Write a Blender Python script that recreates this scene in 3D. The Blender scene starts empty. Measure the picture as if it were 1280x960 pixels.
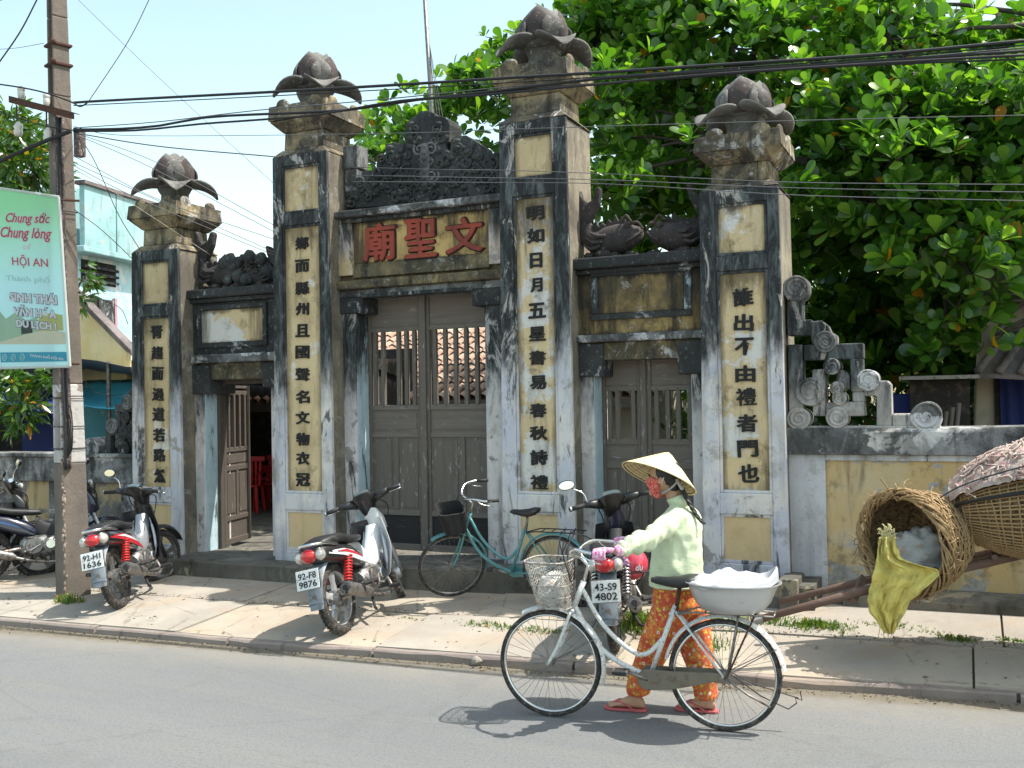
import bpy, bmesh, math, random
from mathutils import Vector, Matrix, Quaternion, noise as mnoise
R = math.radians
rnd = random.Random(7)
sc = bpy.context.scene
col = sc.collection
# ------------------------------------------------------------------ camera
F_PX, YAW, PITCH, ROLL, CAM_H = 1237.0, .4306, .0163, -.0167, 2.0
_w = Vector((-math.sin(YAW)*math.cos(PITCH), math.cos(YAW)*math.cos(PITCH), math.sin(PITCH)))
_r = Vector((math.cos(YAW), math.sin(YAW), 0)); _u = _r.cross(_w)
CR = math.cos(ROLL)*_r + math.sin(ROLL)*_u
CU = -math.sin(ROLL)*_r + math.cos(ROLL)*_u
cam = bpy.data.cameras.new("camera"); camo = bpy.data.objects.new("camera", cam); col.objects.link(camo)
cam.sensor_fit = 'HORIZONTAL'; cam.sensor_width = 36; cam.lens = 36*F_PX/1280
cam.clip_start = .1; cam.clip_end = 2000
camo.matrix_world = Matrix(((CR.x, CU.x, -_w.x, 0), (CR.y, CU.y, -_w.y, 0), (CR.z, CU.z, -_w.z, CAM_H), (0, 0, 0, 1)))
sc.camera = camo
# ------------------------------------------------------------------ sky and sun
SUN = Vector((.52, .20, 1.0)).normalized()
elev = math.asin(SUN.z); rot = math.atan2(SUN.x, SUN.y)
world = bpy.data.worlds.new("World"); sc.world = world; world.use_nodes = True
wn = world.node_tree
sky = wn.nodes.new("ShaderNodeTexSky"); sky.sky_type = 'NISHITA'; sky.sun_disc = False
sky.sun_elevation = elev; sky.sun_rotation = rot; sky.altitude = 0; sky.air_density = 1.15; sky.dust_density = 1.6; sky.ozone_density = 1.6
_tint = wn.nodes.new("ShaderNodeMix"); _tint.data_type = 'RGBA'; _tint.blend_type = 'MULTIPLY'; _tint.inputs[0].default_value = 1; _tint.inputs[7].default_value = (1.62, 1.52, 1.18, 1)   # thin bright haze: a paler, more cyan sky
wn.links.new(sky.outputs[0], _tint.inputs[6]); wn.links.new(_tint.outputs[2], wn.nodes["Background"].inputs[0]); wn.nodes["Background"].inputs[1].default_value = .15
sl = bpy.data.lights.new("sun", 'SUN'); sl.energy = 4.4; sl.angle = R(.5); sl.color = (1, .955, .87)
so = bpy.data.objects.new("sun", sl); col.objects.link(so); so.rotation_euler = SUN.to_track_quat('Z', 'Y').to_euler(); so.location = (3, 2, 20)
sc.view_settings.view_transform = 'Standard'; sc.view_settings.look = 'None'; sc.view_settings.exposure = .72; sc.view_settings.gamma = 1

# ------------------------------------------------------------------ measuring: a pixel of the 1280x960 photograph to a point in the place
def at(px, py, Y=None, Z=None):
    d = _w + CR*((px-640)/F_PX) - CU*((py-480)/F_PX)
    t = Y/d.y if Y is not None else (Z-CAM_H)/d.z
    return Vector((d.x*t, d.y*t, CAM_H+d.z*t))
def xz(px, py, Y):
    p = at(px, py, Y); return (p.x, p.z)

# ------------------------------------------------------------------ materials
MATS = {}
class G:
    def __init__(s, name):
        s.m = bpy.data.materials.new(name); s.m.use_nodes = True; s.nt = s.m.node_tree
        s.b = s.nt.nodes["Principled BSDF"]; s._pos = None; MATS[name] = s.m
    def n(s, t, **k):
        x = s.nt.nodes.new("ShaderNode"+t)
        for a, v in k.items(): setattr(x, a, v)
        return x
    def put(s, sock, v):
        if isinstance(v, bpy.types.NodeSocket): s.nt.links.new(v, sock)
        elif isinstance(v, (tuple, list)) and len(v) == 3 and sock.type == 'RGBA': sock.default_value = (*v, 1)
        else: sock.default_value = v
    def pos(s, scale=(1, 1, 1), obj=False):
        if obj: o = s.n("TexCoord").outputs['Object']
        else: o = s.n("NewGeometry").outputs['Position']
        if scale == (1, 1, 1): return o
        mp = s.n("Mapping"); s.put(mp.inputs[0], o); mp.inputs['Scale'].default_value = scale
        return mp.outputs[0]
    def z(s):
        x = s.n("SeparateXYZ"); s.put(x.inputs[0], s.pos()); return x.outputs[2]
    def noise(s, sc_=5, det=6, rough=.6, vec=None, dist=0):
        x = s.n("TexNoise"); s.put(x.inputs['Vector'], vec if vec is not None else s.pos())
        x.inputs['Scale'].default_value = sc_; x.inputs['Detail'].default_value = det; x.inputs['Roughness'].default_value = rough; x.inputs['Distortion'].default_value = dist
        return x.outputs[0]
    def voro(s, sc_=5, vec=None, out='Distance', feat='F1'):
        x = s.n("TexVoronoi"); x.feature = feat; s.put(x.inputs['Vector'], vec if vec is not None else s.pos()); x.inputs['Scale'].default_value = sc_
        return x.outputs[out]
    def ma(s, op, a, b=0.0, c=0.0):
        x = s.n("Math", operation=op); s.put(x.inputs[0], a); s.put(x.inputs[1], b); s.put(x.inputs[2], c); return x.outputs[0]
    def rng(s, v, a, b, lo=0., hi=1.):
        x = s.n("MapRange", interpolation_type='SMOOTHSTEP'); s.put(x.inputs[0], v)
        for i, q in enumerate((a, b, lo, hi)): s.put(x.inputs[i+1], q)
        return x.outputs[0]
    def mix(s, f, a, b, mode='MIX'):
        x = s.n("Mix", data_type='RGBA', blend_type=mode); s.put(x.inputs[0], f); s.put(x.inputs[6], a); s.put(x.inputs[7], b); return x.outputs[2]
    def col(s, v): s.put(s.b.inputs['Base Color'], v); return s
    def rough(s, v): s.put(s.b.inputs['Roughness'], v); return s
    def metal(s, v): s.put(s.b.inputs['Metallic'], v); return s
    def bump(s, h, st=.3, dist=.01):
        x = s.n("Bump"); x.inputs['Strength'].default_value = st; x.inputs['Distance'].default_value = dist
        s.put(x.inputs['Height'], h); s.put(s.b.inputs['Normal'], x.outputs[0]); return s

def plain(name, c, rough=.6, metal=0., var=.25, sc_=8, dirt=None, dirtamt=.3, coat=0., bump=0., obj=True):
    g = G(name); p = g.pos(obj=obj)
    c2 = tuple(x*(1-var) for x in c)
    k = g.mix(g.noise(sc_, 6, .65, p), c, c2)
    if dirt: k = g.mix(g.rng(g.noise(sc_*1.7, 8, .7, p, .4), .62-dirtamt*.4, .72-dirtamt*.3), k, dirt)
    g.col(k); g.rough(g.ma('ADD', rough, g.ma('MULTIPLY', g.noise(sc_*3, 4, .6, p), .15))); g.metal(metal)
    if coat: g.b.inputs['Coat Weight'].default_value = coat
    if bump: g.bump(g.noise(sc_*5, 8, .7, p), bump)
    return g.m

def plaster(name, base, alt, peel=None, peel_t=.6, mold=None, mold_c=(.018, .021, .022), mold_n=1.5, stain_c=(.10, .075, .04), stain=.35, speck=.35, streak=.5, lichen=0., edge=0., black=0.):
    """old lime plaster: two washes of colour, peeled patches, black mould that grows down from the top, runs and pits"""
    g = G(name)
    k = g.mix(g.rng(g.noise(1.7, 8, .62), .38, .62), base, alt)
    vs = g.pos((1, 1, .16))
    run = g.noise(7, 8, .62, vs, .3)
    if peel: k = g.mix(g.rng(g.noise(2.1, 12, .66, None, .5), peel_t-.012, peel_t+.02), k, peel)
    k = g.mix(g.ma('MULTIPLY', g.rng(run, .5, .72), stain), k, stain_c)
    k = g.mix(g.ma('MULTIPLY', g.rng(g.noise(4.3, 10, .72), .52, .66), stain*.8), k, stain_c)
    if black:
        k = g.mix(g.ma('MULTIPLY', g.rng(g.noise(3.4, 12, .74, g.pos((1, 1, .55)), .9), .47, .56), black), k, (.022, .021, .019))
        k = g.mix(g.ma('MULTIPLY', g.rng(g.noise(4.6, 12, .74, g.pos((1, 1, .8)), .9), .58, .63), black*.8), k, (.50, .49, .47))
    if edge:   # soot and runs that gather under the rail and along the edges of each panel
        tc = g.n("TexCoord"); sx = g.n("SeparateXYZ"); g.put(sx.inputs[0], tc.outputs['Generated'])
        ex = g.ma('MINIMUM', sx.outputs[0], g.ma('SUBTRACT', 1., sx.outputs[0])); nz = g.ma('SUBTRACT', g.noise(6, 10, .75, vs, .5), .5)
        top = g.ma('SUBTRACT', 1., sx.outputs[2])
        k = g.mix(g.ma('MULTIPLY', g.rng(g.ma('ADD', ex, g.ma('MULTIPLY', nz, .55)), .17, .0), edge), k, stain_c)
        k = g.mix(g.ma('MULTIPLY', g.rng(g.ma('ADD', top, g.ma('MULTIPLY', nz, .6)), .13, .0), edge), k, tuple(x*.5 for x in stain_c))
        k = g.mix(g.ma('MULTIPLY', g.rng(g.ma('ADD', sx.outputs[2], g.ma('MULTIPLY', nz, .4)), .05, .0), edge*.6), k, stain_c)
    big = g.noise(1.9, 10, .7, g.pos((1, 1, .45)), .6)
    if mold:
        zz = g.ma('ADD', g.z(), g.ma('MULTIPLY', g.ma('SUBTRACT', big, .5), mold_n))
        zz = g.ma('ADD', zz, g.ma('MULTIPLY', g.ma('SUBTRACT', g.noise(11, 10, .75, vs, .3), .5), mold_n*.75))
        mk = g.rng(zz, mold[0], mold[1])
        mc = g.mix(g.rng(g.noise(8, 12, .76, g.pos((1.6, 1.6, .35)), .6), .44, .70), mold_c, tuple(x*6.5+.02 for x in mold_c))
        k = g.mix(mk, k, mc)
        k = g.mix(g.ma('MULTIPLY', g.rng(g.noise(4.2, 12, .76, g.pos((1, 1, .30)), 1.0), .555, .60), .8), k, tuple(x*.72 for x in base))
        k = g.mix(g.ma('MULTIPLY', g.rng(g.noise(3.1, 12, .76, g.pos((1.3, 1, .22)), 1.2), .56, .62), .85), k, mold_c)
    k = g.mix(g.ma('MULTIPLY', g.rng(g.noise(38, 6, .7), .62, .7), speck), k, (.03, .03, .028))
    if lichen: k = g.mix(g.ma('MULTIPLY', g.rng(g.noise(22, 8, .75), .56, .66), lichen), k, (.42, .43, .40))
    g.col(k).rough(.92)
    g.bump(g.ma('ADD', g.noise(30, 10, .75), g.ma('MULTIPLY', g.noise(3.2, 10, .7, None, .5), 2.)), .5, .012)
    return g.m

WHITE = (.69, .655, .61)
M_frame_low = plaster("whitewash_mould_from_middle", WHITE, (.52, .53, .60), (.34, .32, .30), .61, (1.95, 2.75), mold_n=1.9, stain=.5, speck=.5)
M_frame_p1 = plaster("whitewash_mould_left", WHITE, (.50, .51, .57), (.34, .32, .30), .61, (1.75, 2.5), stain=.5, speck=.5)
M_jamb = plaster("whitewash_jamb", (.67, .63, .62), (.52, .50, .50), (.30, .28, .27), .60, (1.75, 2.35), mold_n=1.5, stain=.5, speck=.6)
M_jamb_blue = plaster("pale_blue_jamb", (.52, .66, .72), (.42, .55, .62), None, .6, (2.1, 2.6), stain=.2)
M_ochre = plaster("ochre_wash", (.66, .52, .31), (.54, .415, .24), (.66, .62, .55), .595, None, stain=.60, stain_c=(.13, .09, .045), speck=.55, edge=.65)
M_ochre_worn = plaster("ochre_wash_worn", (.65, .505, .29), (.58, .46, .29), (.64, .62, .59), .515, None, stain=.8, stain_c=(.10, .07, .035), speck=.6, edge=.7)
M_ochre_clean = plaster("ochre_wash_clean", (.66, .51, .29), (.60, .45, .25), None, .6, None, stain=.18, stain_c=(.2, .13, .06), speck=.25)
M_ochre_black = plaster("ochre_wash_blackened", (.36, .25, .10), (.10, .08, .045), None, .6, None, stain=.98, stain_c=(.022, .02, .016), speck=.6, edge=.9, black=.5)
M_lintel = plaster("lintel_mossy_plaster", (.24, .185, .09), (.07, .06, .042), (.48, .46, .46), .60, None, stain=.95, stain_c=(.02, .019, .016), speck=.7, lichen=.3, black=.6)
M_board = plaster("board_ochre", (.58, .40, .16), (.40, .28, .12), None, .6, None, stain=.95, stain_c=(.06, .045, .03), speck=.5, edge=.95)
M_black = plaster("black_mould_plaster", (.045, .047, .048), (.022, .024, .026), (.30, .31, .33), .60, None, stain=.4, stain_c=(.012, .013, .014), speck=.4, lichen=.35)
M_black2 = plaster("grey_mould_plaster", (.20, .205, .21), (.05, .052, .055), (.55, .55, .57), .56, None, stain=.7, stain_c=(.018, .019, .02), speck=.6, lichen=.35, black=.7)
M_side = plaster("pillar_side_plaster", (.29, .255, .19), (.17, .15, .12), (.28, .26, .22), .6, None, stain=.65, stain_c=(.09, .07, .045), speck=.5, lichen=.2, black=.35)  # yellowish grey plaster of the pillar bodies, stained and streaked
M_cap = plaster("capital_plaster", (.33, .26, .15), (.10, .085, .065), (.52, .50, .46), .60, None, stain=1., stain_c=(.035, .03, .026), speck=.6, lichen=.25, black=.75)
M_stone = plaster("lotus_stone", (.16, .155, .145), (.09, .085, .08), None, .6, None, stain=.6, stain_c=(.03, .027, .025), speck=.5, lichen=.7)
M_stone_red = plaster("lotus_stone_inner", (.075, .055, .052), (.045, .034, .034), (.22, .15, .14), .66, None, stain=.6, stain_c=(.02, .016, .016), speck=.4, lichen=.3)
M_crest = plaster("crest_stone", (.06, .065, .065), (.022, .025, .026), None, .6, None, stain=.4, stain_c=(.01, .011, .012), speck=.3, lichen=.35)
M_carving = plaster("carving_light_stone", (.22, .225, .23), (.05, .053, .055), None, .6, None, stain=.6, stain_c=(.015, .016, .017), speck=.4, lichen=.6)
M_fish = plaster("fish_stone", (.06, .048, .048), (.028, .025, .026), None, .6, None, stain=.5, stain_c=(.012, .01, .011), speck=.4, lichen=.35)
M_scroll = plaster("scroll_plaster", (.50, .475, .46), (.34, .32, .30), (.42, .30, .22), .62, (1.85, 2.35), mold_n=1.3, stain=.7, stain_c=(.12, .11, .10), speck=.6)
M_wallw = plaster("boundary_whitewash", (.64, .64, .66), (.52, .52, .54), (.38, .36, .33), .60, (1.35, 1.85), mold_n=.7, stain=.4, speck=.5)
M_wallcap = plaster("boundary_cap", (.30, .30, .30), (.10, .10, .10), (.55, .54, .52), .60, None, black=.5, stain=.9, stain_c=(.02, .021, .022), speck=.5, lichen=.3)
M_wallo = plaster("boundary_ochre", (.60, .43, .20), (.58, .47, .30), (.40, .39, .37), .54, None, stain=.7, stain_c=(.13, .10, .06), speck=.6)
M_walll = plaster("left_wall_ochre", (.40, .30, .16), (.44, .35, .22), (.20, .19, .18), .58, None, stain=.7, stain_c=(.05, .045, .035), speck=.5)
M_step = plaster("step_concrete", (.17, .155, .13), (.10, .095, .08), (.30, .26, .18), .62, None, stain=.8, stain_c=(.03, .03, .024), speck=.5)

def wood(name, c1, c2, flake=None, vert=True, amt=.5):
    g = G(name)
    v = g.pos((14, 14, .8) if vert else (.8, 14, 14))
    k = g.mix(g.noise(2.2, 10, .7, v, .6), c1, c2)
    if flake:
        f = g.noise(3.2, 8, .7, g.pos((9, 9, 2.2) if vert else (2.2, 9, 9)))
        k = g.mix(g.ma('MULTIPLY', g.rng(f, .58, .68), amt), k, flake)
    g.col(k).rough(.85).bump(g.noise(4, 10, .75, v, .5), .5, .006)
    return g.m
M_wood = wood("grey_weathered_wood", (.195, .168, .143), (.07, .060, .053), (.40, .385, .365), True, .8)
M_woodh = wood("grey_weathered_rail", (.22, .19, .162), (.085, .073, .065), (.34, .32, .31), False, .5)
M_woodd = wood("dark_bottom_board", (.03, .028, .028), (.012, .011, .012), (.09, .085, .08), False, .4)
M_woodb = wood("brown_door_wood", (.115, .09, .073), (.045, .036, .031), (.30, .26, .22), True, .5)
M_cartwood = wood("cart_shaft_wood", (.20, .12, .085), (.08, .05, .04), (.32, .25, .2), False, .5)

def asphalt():
    g = G("asphalt")
    k = g.mix(g.rng(g.noise(.5, 5, .6, g.pos((.3, 1.2, 1))), .35, .65), (.172, .180, .186), (.202, .208, .211))
    k = g.mix(g.ma('MULTIPLY', g.rng(g.noise(3, 8, .7, g.pos((.12, 2., 1))), .46, .66), .6), k, (.21, .21, .20))
    k = g.mix(g.ma('MULTIPLY', g.rng(g.noise(.9, 9, .7, None, .8), .54, .60), .35), k, (.145, .15, .155))
    k = g.mix(g.ma('MULTIPLY', g.rng(g.noise(48, 8, .85), .50, .62), .75), k, (.085, .09, .092))
    k = g.mix(g.ma('MULTIPLY', g.rng(g.noise(75, 6, .85), .60, .68), .7), k, (.34, .34, .33))
    k = g.mix(g.rng(g.noise(160, 3, .7), .45, .7), k, (.10, .10, .10))
    crk = g.voro(.55, g.pos((.6, 1.5, 1)), 'Distance', 'DISTANCE_TO_EDGE')
    k = g.mix(g.ma('MULTIPLY', g.rng(g.ma('ADD', crk, g.ma('MULTIPLY', g.noise(9, 8, .7), .05)), .034, .026), .22), k, (.10, .10, .095))
    k = g.mix(g.rng(g.voro(95), .0, .22, .5, 0.), k, (.30, .30, .29))
    # dusty strip along the kerb (sand washed against it)
    sx = g.n("SeparateXYZ"); g.put(sx.inputs[0], g.pos())
    line = g.ma('ADD', g.ma('MULTIPLY', sx.outputs[0], .10), 7.02)
    d = g.ma('SUBTRACT', line, sx.outputs[1])
    d = g.ma('ADD', d, g.ma('MULTIPLY', g.ma('SUBTRACT', g.noise(2.2, 10, .7), .5), 1.0))
    k = g.mix(g.rng(d, .75, -.15, 0., .6), k, (.27, .245, .20))
    d2 = g.ma('ADD', g.ma('SUBTRACT', line, sx.outputs[1]), g.ma('MULTIPLY', g.ma('SUBTRACT', g.noise(6, 10, .75), .5), .35))
    k = g.mix(g.rng(d2, .20, .02, 0., .8), k, (.15, .125, .085))
    k = g.mix(g.ma('MULTIPLY', g.rng(g.noise(14, 6, .7), .66, .72), .5), k, (.12, .12, .115))
    k = g.mix(g.rng(g.noise(5, 8, .75, None, 1.), .66, .70, 0., .5), k, (.085, .085, .085))
    g.col(k).rough(.86).bump(g.ma('ADD', g.noise(90, 5, .85), g.ma('MULTIPLY', g.noise(6, 6, .7), 2.)), .8, .008)
    return g.m
M_road = asphalt()
def concrete(name, a, b, dirt=(.16, .14, .11)):
    g = G(name)
    k = g.mix(g.rng(g.noise(1.3, 8, .65), .35, .65), a, b)
    k = g.mix(g.ma('MULTIPLY', g.rng(g.noise(3.5, 12, .72, None, .6), .55, .7), .5), k, dirt)
    k = g.mix(g.ma('MULTIPLY', g.rng(g.noise(60, 5, .7), .6, .7), .45), k, dirt)
    crk = g.ma('ADD', g.voro(1.1, g.pos((1, 1, 0)), 'Distance', 'DISTANCE_TO_EDGE'), g.ma('MULTIPLY', g.noise(7, 9, .7), .10))
    k = g.mix(g.ma('MULTIPLY', g.rng(crk, .058, .050), .55), k, dirt)
    k = g.mix(g.ma('MULTIPLY', g.rng(g.noise(.9, 10, .72, None, 1.), .53, .62), .45), k, (.36, .27, .19))
    k = g.mix(g.ma('MULTIPLY', g.rng(g.noise(130, 3, .7), .60, .68), .5), k, dirt)
    g.col(k).rough(.9).bump(g.ma('ADD', g.noise(70, 6, .75), g.noise(5, 8, .7)), .5, .010)
    return g.m
M_pave = concrete("pavement_concrete", (.375, .34, .29), (.30, .27, .235))
M_pave2 = concrete("pavement_concrete_sandy", (.40, .345, .275), (.33, .29, .245))
M_kerb = concrete("kerb_stone_face", (.28, .235, .21), (.20, .165, .15), (.12, .09, .08))
M_earth = concrete("joint_earth", (.20, .16, .11), (.13, .105, .07), (.06, .05, .035))
M_pole = plaster("pole_concrete", (.185, .15, .125), (.13, .11, .095), None, .6, None, stain=.4, stain_c=(.09, .07, .06), speck=.5)
M_polew = plaster("pole_white_paint", (.55, .53, .52), (.45, .43, .42), (.25, .21, .18), .57, None, stain=.3, speck=.4)
M_polerough = plaster("pole_rough_edge", (.36, .29, .24), (.28, .2, .16), None, .6, None, stain=.5, stain_c=(.1, .06, .05), speck=.7)

M_tyre = plain("tyre_rubber", (.030, .028, .027), .8, 0, .3, 20, (.10, .09, .08), .35)
M_rim = plain("cast_alloy", (.62, .63, .64), .32, .7, .15, 10, (.2, .18, .15), .2)
M_chrome = plain("chrome", (.72, .72, .72), .16, 1., .1, 10)
M_steel = plain("dull_steel", (.30, .29, .28), .42, .8, .35, 14, (.10, .06, .04), .3)
M_engine = plain("engine_alloy", (.36, .36, .36), .4, .7, .4, 18, (.06, .05, .045), .4)
M_rust = plain("rusty_iron", (.13, .06, .04), .85, .2, .5, 30, (.05, .03, .025), .4)
M_blackp = plain("black_plastic", (.014, .014, .016), .34, 0, .3, 10, (.05, .05, .05), .1, .3)
M_blackm = plain("matt_black", (.022, .022, .024), .65, 0, .3, 10)
M_seat = plain("black_vinyl_seat", (.018, .018, .02), .42, 0, .3, 12, (.06, .06, .06), .15)
M_navy = plain("navy_paint", (.010, .014, .040), .22, 0, .2, 6, None, 0, .8)
M_maroon = plain("black_red_paint", (.012, .010, .012), .22, 0, .2, 6, None, 0, .8)
M_redp = plain("red_paint", (.50, .02, .03), .25, 0, .2, 6, None, 0, .7)
M_whitep = plain("white_silver_paint", (.72, .74, .76), .25, .15, .1, 6, (.4, .4, .4), .05, .6)
M_silverp = plain("silver_paint", (.50, .52, .56), .3, .5, .15, 6, None, 0, .5)
M_bluep = plain("blue_paint", (.03, .10, .30), .3, 0, .2, 6, None, 0, .5)
M_redspring = plain("red_spring", (.62, .02, .02), .35, 0, .1, 6)
M_lens = plain("red_lens", (.60, .015, .02), .12, 0, .2, 20, None, 0, 1.)
M_clear = plain("clear_lens", (.62, .60, .56), .10, .3, .2, 25, None, 0, 1.)
M_glass = plain("gauge_glass", (.12, .16, .17), .06, .2, .2, 10, None, 0, 1.)
M_plate = plain("number_plate_white", (.72, .74, .74), .45, 0, .12, 12, (.3, .26, .22), .15)
M_ink = plain("black_lettering", (.012, .012, .012), .7, 0, .1, 10)
M_redink = plaster("red_plaster_letter", (.34, .065, .042), (.24, .05, .036), None, .6, None, stain=.6, stain_c=(.12, .04, .03), speck=.4)
M_mirror = plain("mirror_glass", (.8, .82, .85), .04, 1., .02, 5)
M_teal = plain("teal_bicycle_paint", (.085, .27, .28), .35, .05, .25, 14, (.12, .07, .05), .18, .3)
M_bikewhite = plain("chipped_white_bicycle_paint", (.66, .67, .66), .4, .05, .15, 34, (.14, .08, .05), .22, .2)
M_guard = plain("dusty_chain_guard", (.22, .19, .145), .8, .1, .4, 9, (.14, .10, .07), .3)
M_alu = plain("basin_aluminium", (.64, .64, .64), .34, .7, .10, 6, (.48, .47, .45), .05)
M_wire = plain("basket_wire", (.46, .45, .42), .6, .3, .25, 30, (.18, .11, .07), .35)
M_cable = plain("cable_black", (.016, .015, .018), .6, 0, .2, 5, obj=False)
M_cablegrey = plain("cable_grey", (.12, .12, .13), .6, 0, .2, 5, obj=False)
M_cablebundle = plain("cable_bundle_brown", (.10, .075, .07), .7, 0, .5, 14, (.3, .25, .24), .3, obj=False)
M_ceramic = plain("white_ceramic", (.62, .60, .56), .25, 0, .2, 12, None, 0, .5)
M_pink = plain("pink_glove", (.80, .22, .48), .8, 0, .3, 40, (.82, .62, .72), .45, bump=.3)
M_skin = plain("skin", (.50, .29, .19), .55, 0, .15, 12)
M_hair = plain("black_hair", (.012, .010, .009), .4, 0, .4, 60)
M_sole = plain("pink_red_sandal", (.55, .12, .13), .6, 0, .2, 20)
M_straw = plain("sack_yellow", (.72, .60, .16), .8, 0, .3, 5, (.46, .40, .12), .35, bump=.9)
M_whitebag = plain("white_plastic_bag", (.50, .49, .47), .45, 0, .15, 9, (.42, .32, .26), .25, bump=.4)
M_sheet = plain("white_plastic_sheet", (.46, .47, .51), .3, 0, .08, 9, None, 0, .2)
M_redplastic = plain("red_plastic_chair", (.65, .02, .02), .4, 0, .2, 6)
M_helmet = plain("red_helmet_shell", (.62, .05, .09), .22, 0, .2, 9, None, 0, .8)
M_grey = plain("grey_plastic", (.28, .28, .29), .5, 0, .2, 9)
M_yellowcloth = plain("yellow_lock_case", (.45, .38, .10), .6, 0, .2, 9)

def jacket_mat():
    g = G("pale_green_jacket"); p = g.pos(obj=True)
    k = g.mix(g.rng(g.noise(9, 6, .6, p), .4, .65), (.62, .69, .48), (.56, .63, .43))
    w = g.noise(3.2, 5, .6, g.pos((1, 1, 1.8), obj=True), 1.4)
    g.col(k).rough(.8).bump(g.ma('ADD', g.ma('MULTIPLY', w, 3.), g.noise(240, 2, .6, p)), .45, .014)
    return g.m
M_jacket = jacket_mat()
def trouser_mat():
    g = G("orange_flower_trousers"); p = g.pos(obj=True)
    k = g.mix(g.rng(g.noise(12, 4, .6, p), .4, .6), (.62, .13, .03), (.48, .06, .03))
    wv = g.n('VectorMath', operation='ADD'); nc = g.n('TexNoise'); g.put(nc.inputs['Vector'], p); nc.inputs['Scale'].default_value = 16; vs_ = g.n('VectorMath', operation='SCALE'); g.put(vs_.inputs[0], nc.outputs[1]); vs_.inputs['Scale'].default_value = .05
    g.put(wv.inputs[0], p); g.put(wv.inputs[1], vs_.outputs[0]); p2 = wv.outputs[0]
    k = g.mix(g.ma('MULTIPLY', g.rng(g.noise(34, 6, .7, p2), .52, .6), .8), k, (.68, .30, .06))
    k = g.mix(g.ma('MULTIPLY', g.rng(g.noise(27, 6, .7, g.pos((1, 1.3, .8), obj=True)), .58, .64), .8), k, (.34, .30, .05))
    k = g.mix(g.rng(g.voro(30, p2), .34, .26), k, (.62, .42, .05))
    k = g.mix(g.rng(g.voro(26, p), .14, .11), k, (.42, .04, .04))
    v2 = g.voro(17, g.pos((1.1, .9, 1), obj=True))
    k = g.mix(g.rng(v2, .20, .17), k, (.78, .60, .55))
    k = g.mix(g.rng(v2, .08, .06), k, (.5, .05, .06))
    g.col(k).rough(.8).bump(g.noise(5, 5, .6, p, 1.), .5, .012)
    return g.m
M_trouser = trouser_mat()
def mask_mat():
    g = G("red_floral_mask"); p = g.pos(obj=True)
    k = g.mix(g.rng(g.voro(60, p), .34, .28), (.58, .10, .08), (.66, .30, .22))
    k = g.mix(g.rng(g.noise(40, 4, .6, p), .58, .64), k, (.30, .03, .03))
    g.col(k).rough(.85).bump(g.noise(20, 4, .6, p), .3); return g.m
M_mask = mask_mat()
def hat_mat():
    g = G("palm_leaf_hat"); p = g.pos(obj=True)
    sx = g.n("SeparateXYZ"); g.put(sx.inputs[0], p)
    ring = g.ma('SINE', g.ma('MULTIPLY', sx.outputs[2], 340.))
    k = g.mix(g.noise(14, 6, .6, p), (.74, .62, .38), (.66, .52, .29))
    k = g.mix(g.rng(ring, .2, 1., 0., .25), k, (.50, .37, .18))
    g.col(k).rough(.6).bump(g.ma('ADD', ring, g.noise(60, 4, .6, p)), .35, .004); return g.m
M_hat = hat_mat()
def rattan_mat():
    g = G("rattan_cane"); p = g.pos()
    k = g.mix(g.noise(11, 8, .7, p), (.42, .29, .14), (.22, .13, .06))
    k = g.mix(g.rng(g.noise(5, 8, .7, p), .6, .7), k, (.10, .07, .05))
    g.col(k).rough(.75).bump(g.noise(80, 5, .7, p), .4, .004); return g.m
M_rattan = rattan_mat()
M_rattan_d = plain("rattan_inside", (.27, .17, .085), .85, 0, .5, 14, (.05, .035, .02), .4, obj=False, bump=.6)
M_net = plain("pink_white_net", (.60, .50, .44), .8, 0, .3, 22, (.48, .20, .20), .30, obj=False, bump=.8)

def leaf_mat(name, c1, c2, c3, trans=.35, yellow=.02):
    g = G(name)
    geo = g.n("NewGeometry"); oi = g.n("ObjectInfo")
    rv = g.ma('FRACT', g.ma('ADD', geo.outputs['Random Per Island'], oi.outputs['Random']))
    k = g.mix(g.rng(rv, 0., .55), c1, c2); k = g.mix(g.rng(rv, .6, 1.), k, c3)
    if yellow: k = g.mix(g.rng(rv, 1-yellow, 1-yellow+.001), k, (.50, .22, .02))
    k = g.mix(g.ma('MULTIPLY', g.noise(9, 4, .6), .35), k, tuple(x*.55 for x in c1))
    g.col(k).rough(.24)
    g.b.inputs['Specular IOR Level'].default_value = .6
    tr = g.n("BsdfTranslucent"); mx = g.n("MixShader")
    kt = g.mix(1., k, (1.9, 2.1, .45), 'MULTIPLY'); g.put(tr.inputs[0], kt)
    mx.inputs[0].default_value = trans
    g.nt.links.new(g.b.outputs[0], mx.inputs[1]); g.nt.links.new(tr.outputs[0], mx.inputs[2])
    g.nt.links.new(mx.outputs[0], g.nt.nodes["Material Output"].inputs[0])
    return g.m
M_leaf = leaf_mat("almond_tree_leaf", (.034, .098, .020), (.085, .205, .032), (.24, .40, .075), .42, .008)
M_leaf2 = leaf_mat("mango_leaf", (.04, .10, .02), (.07, .15, .03), (.11, .20, .05), .25, .05)
M_grass = leaf_mat("weed_blade", (.07, .14, .02), (.12, .20, .04), (.22, .24, .07), .3, .05)
M_bark = plain("bark", (.09, .075, .06), .9, 0, .5, 10, (.04, .035, .03), .3, obj=False, bump=.8)

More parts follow.
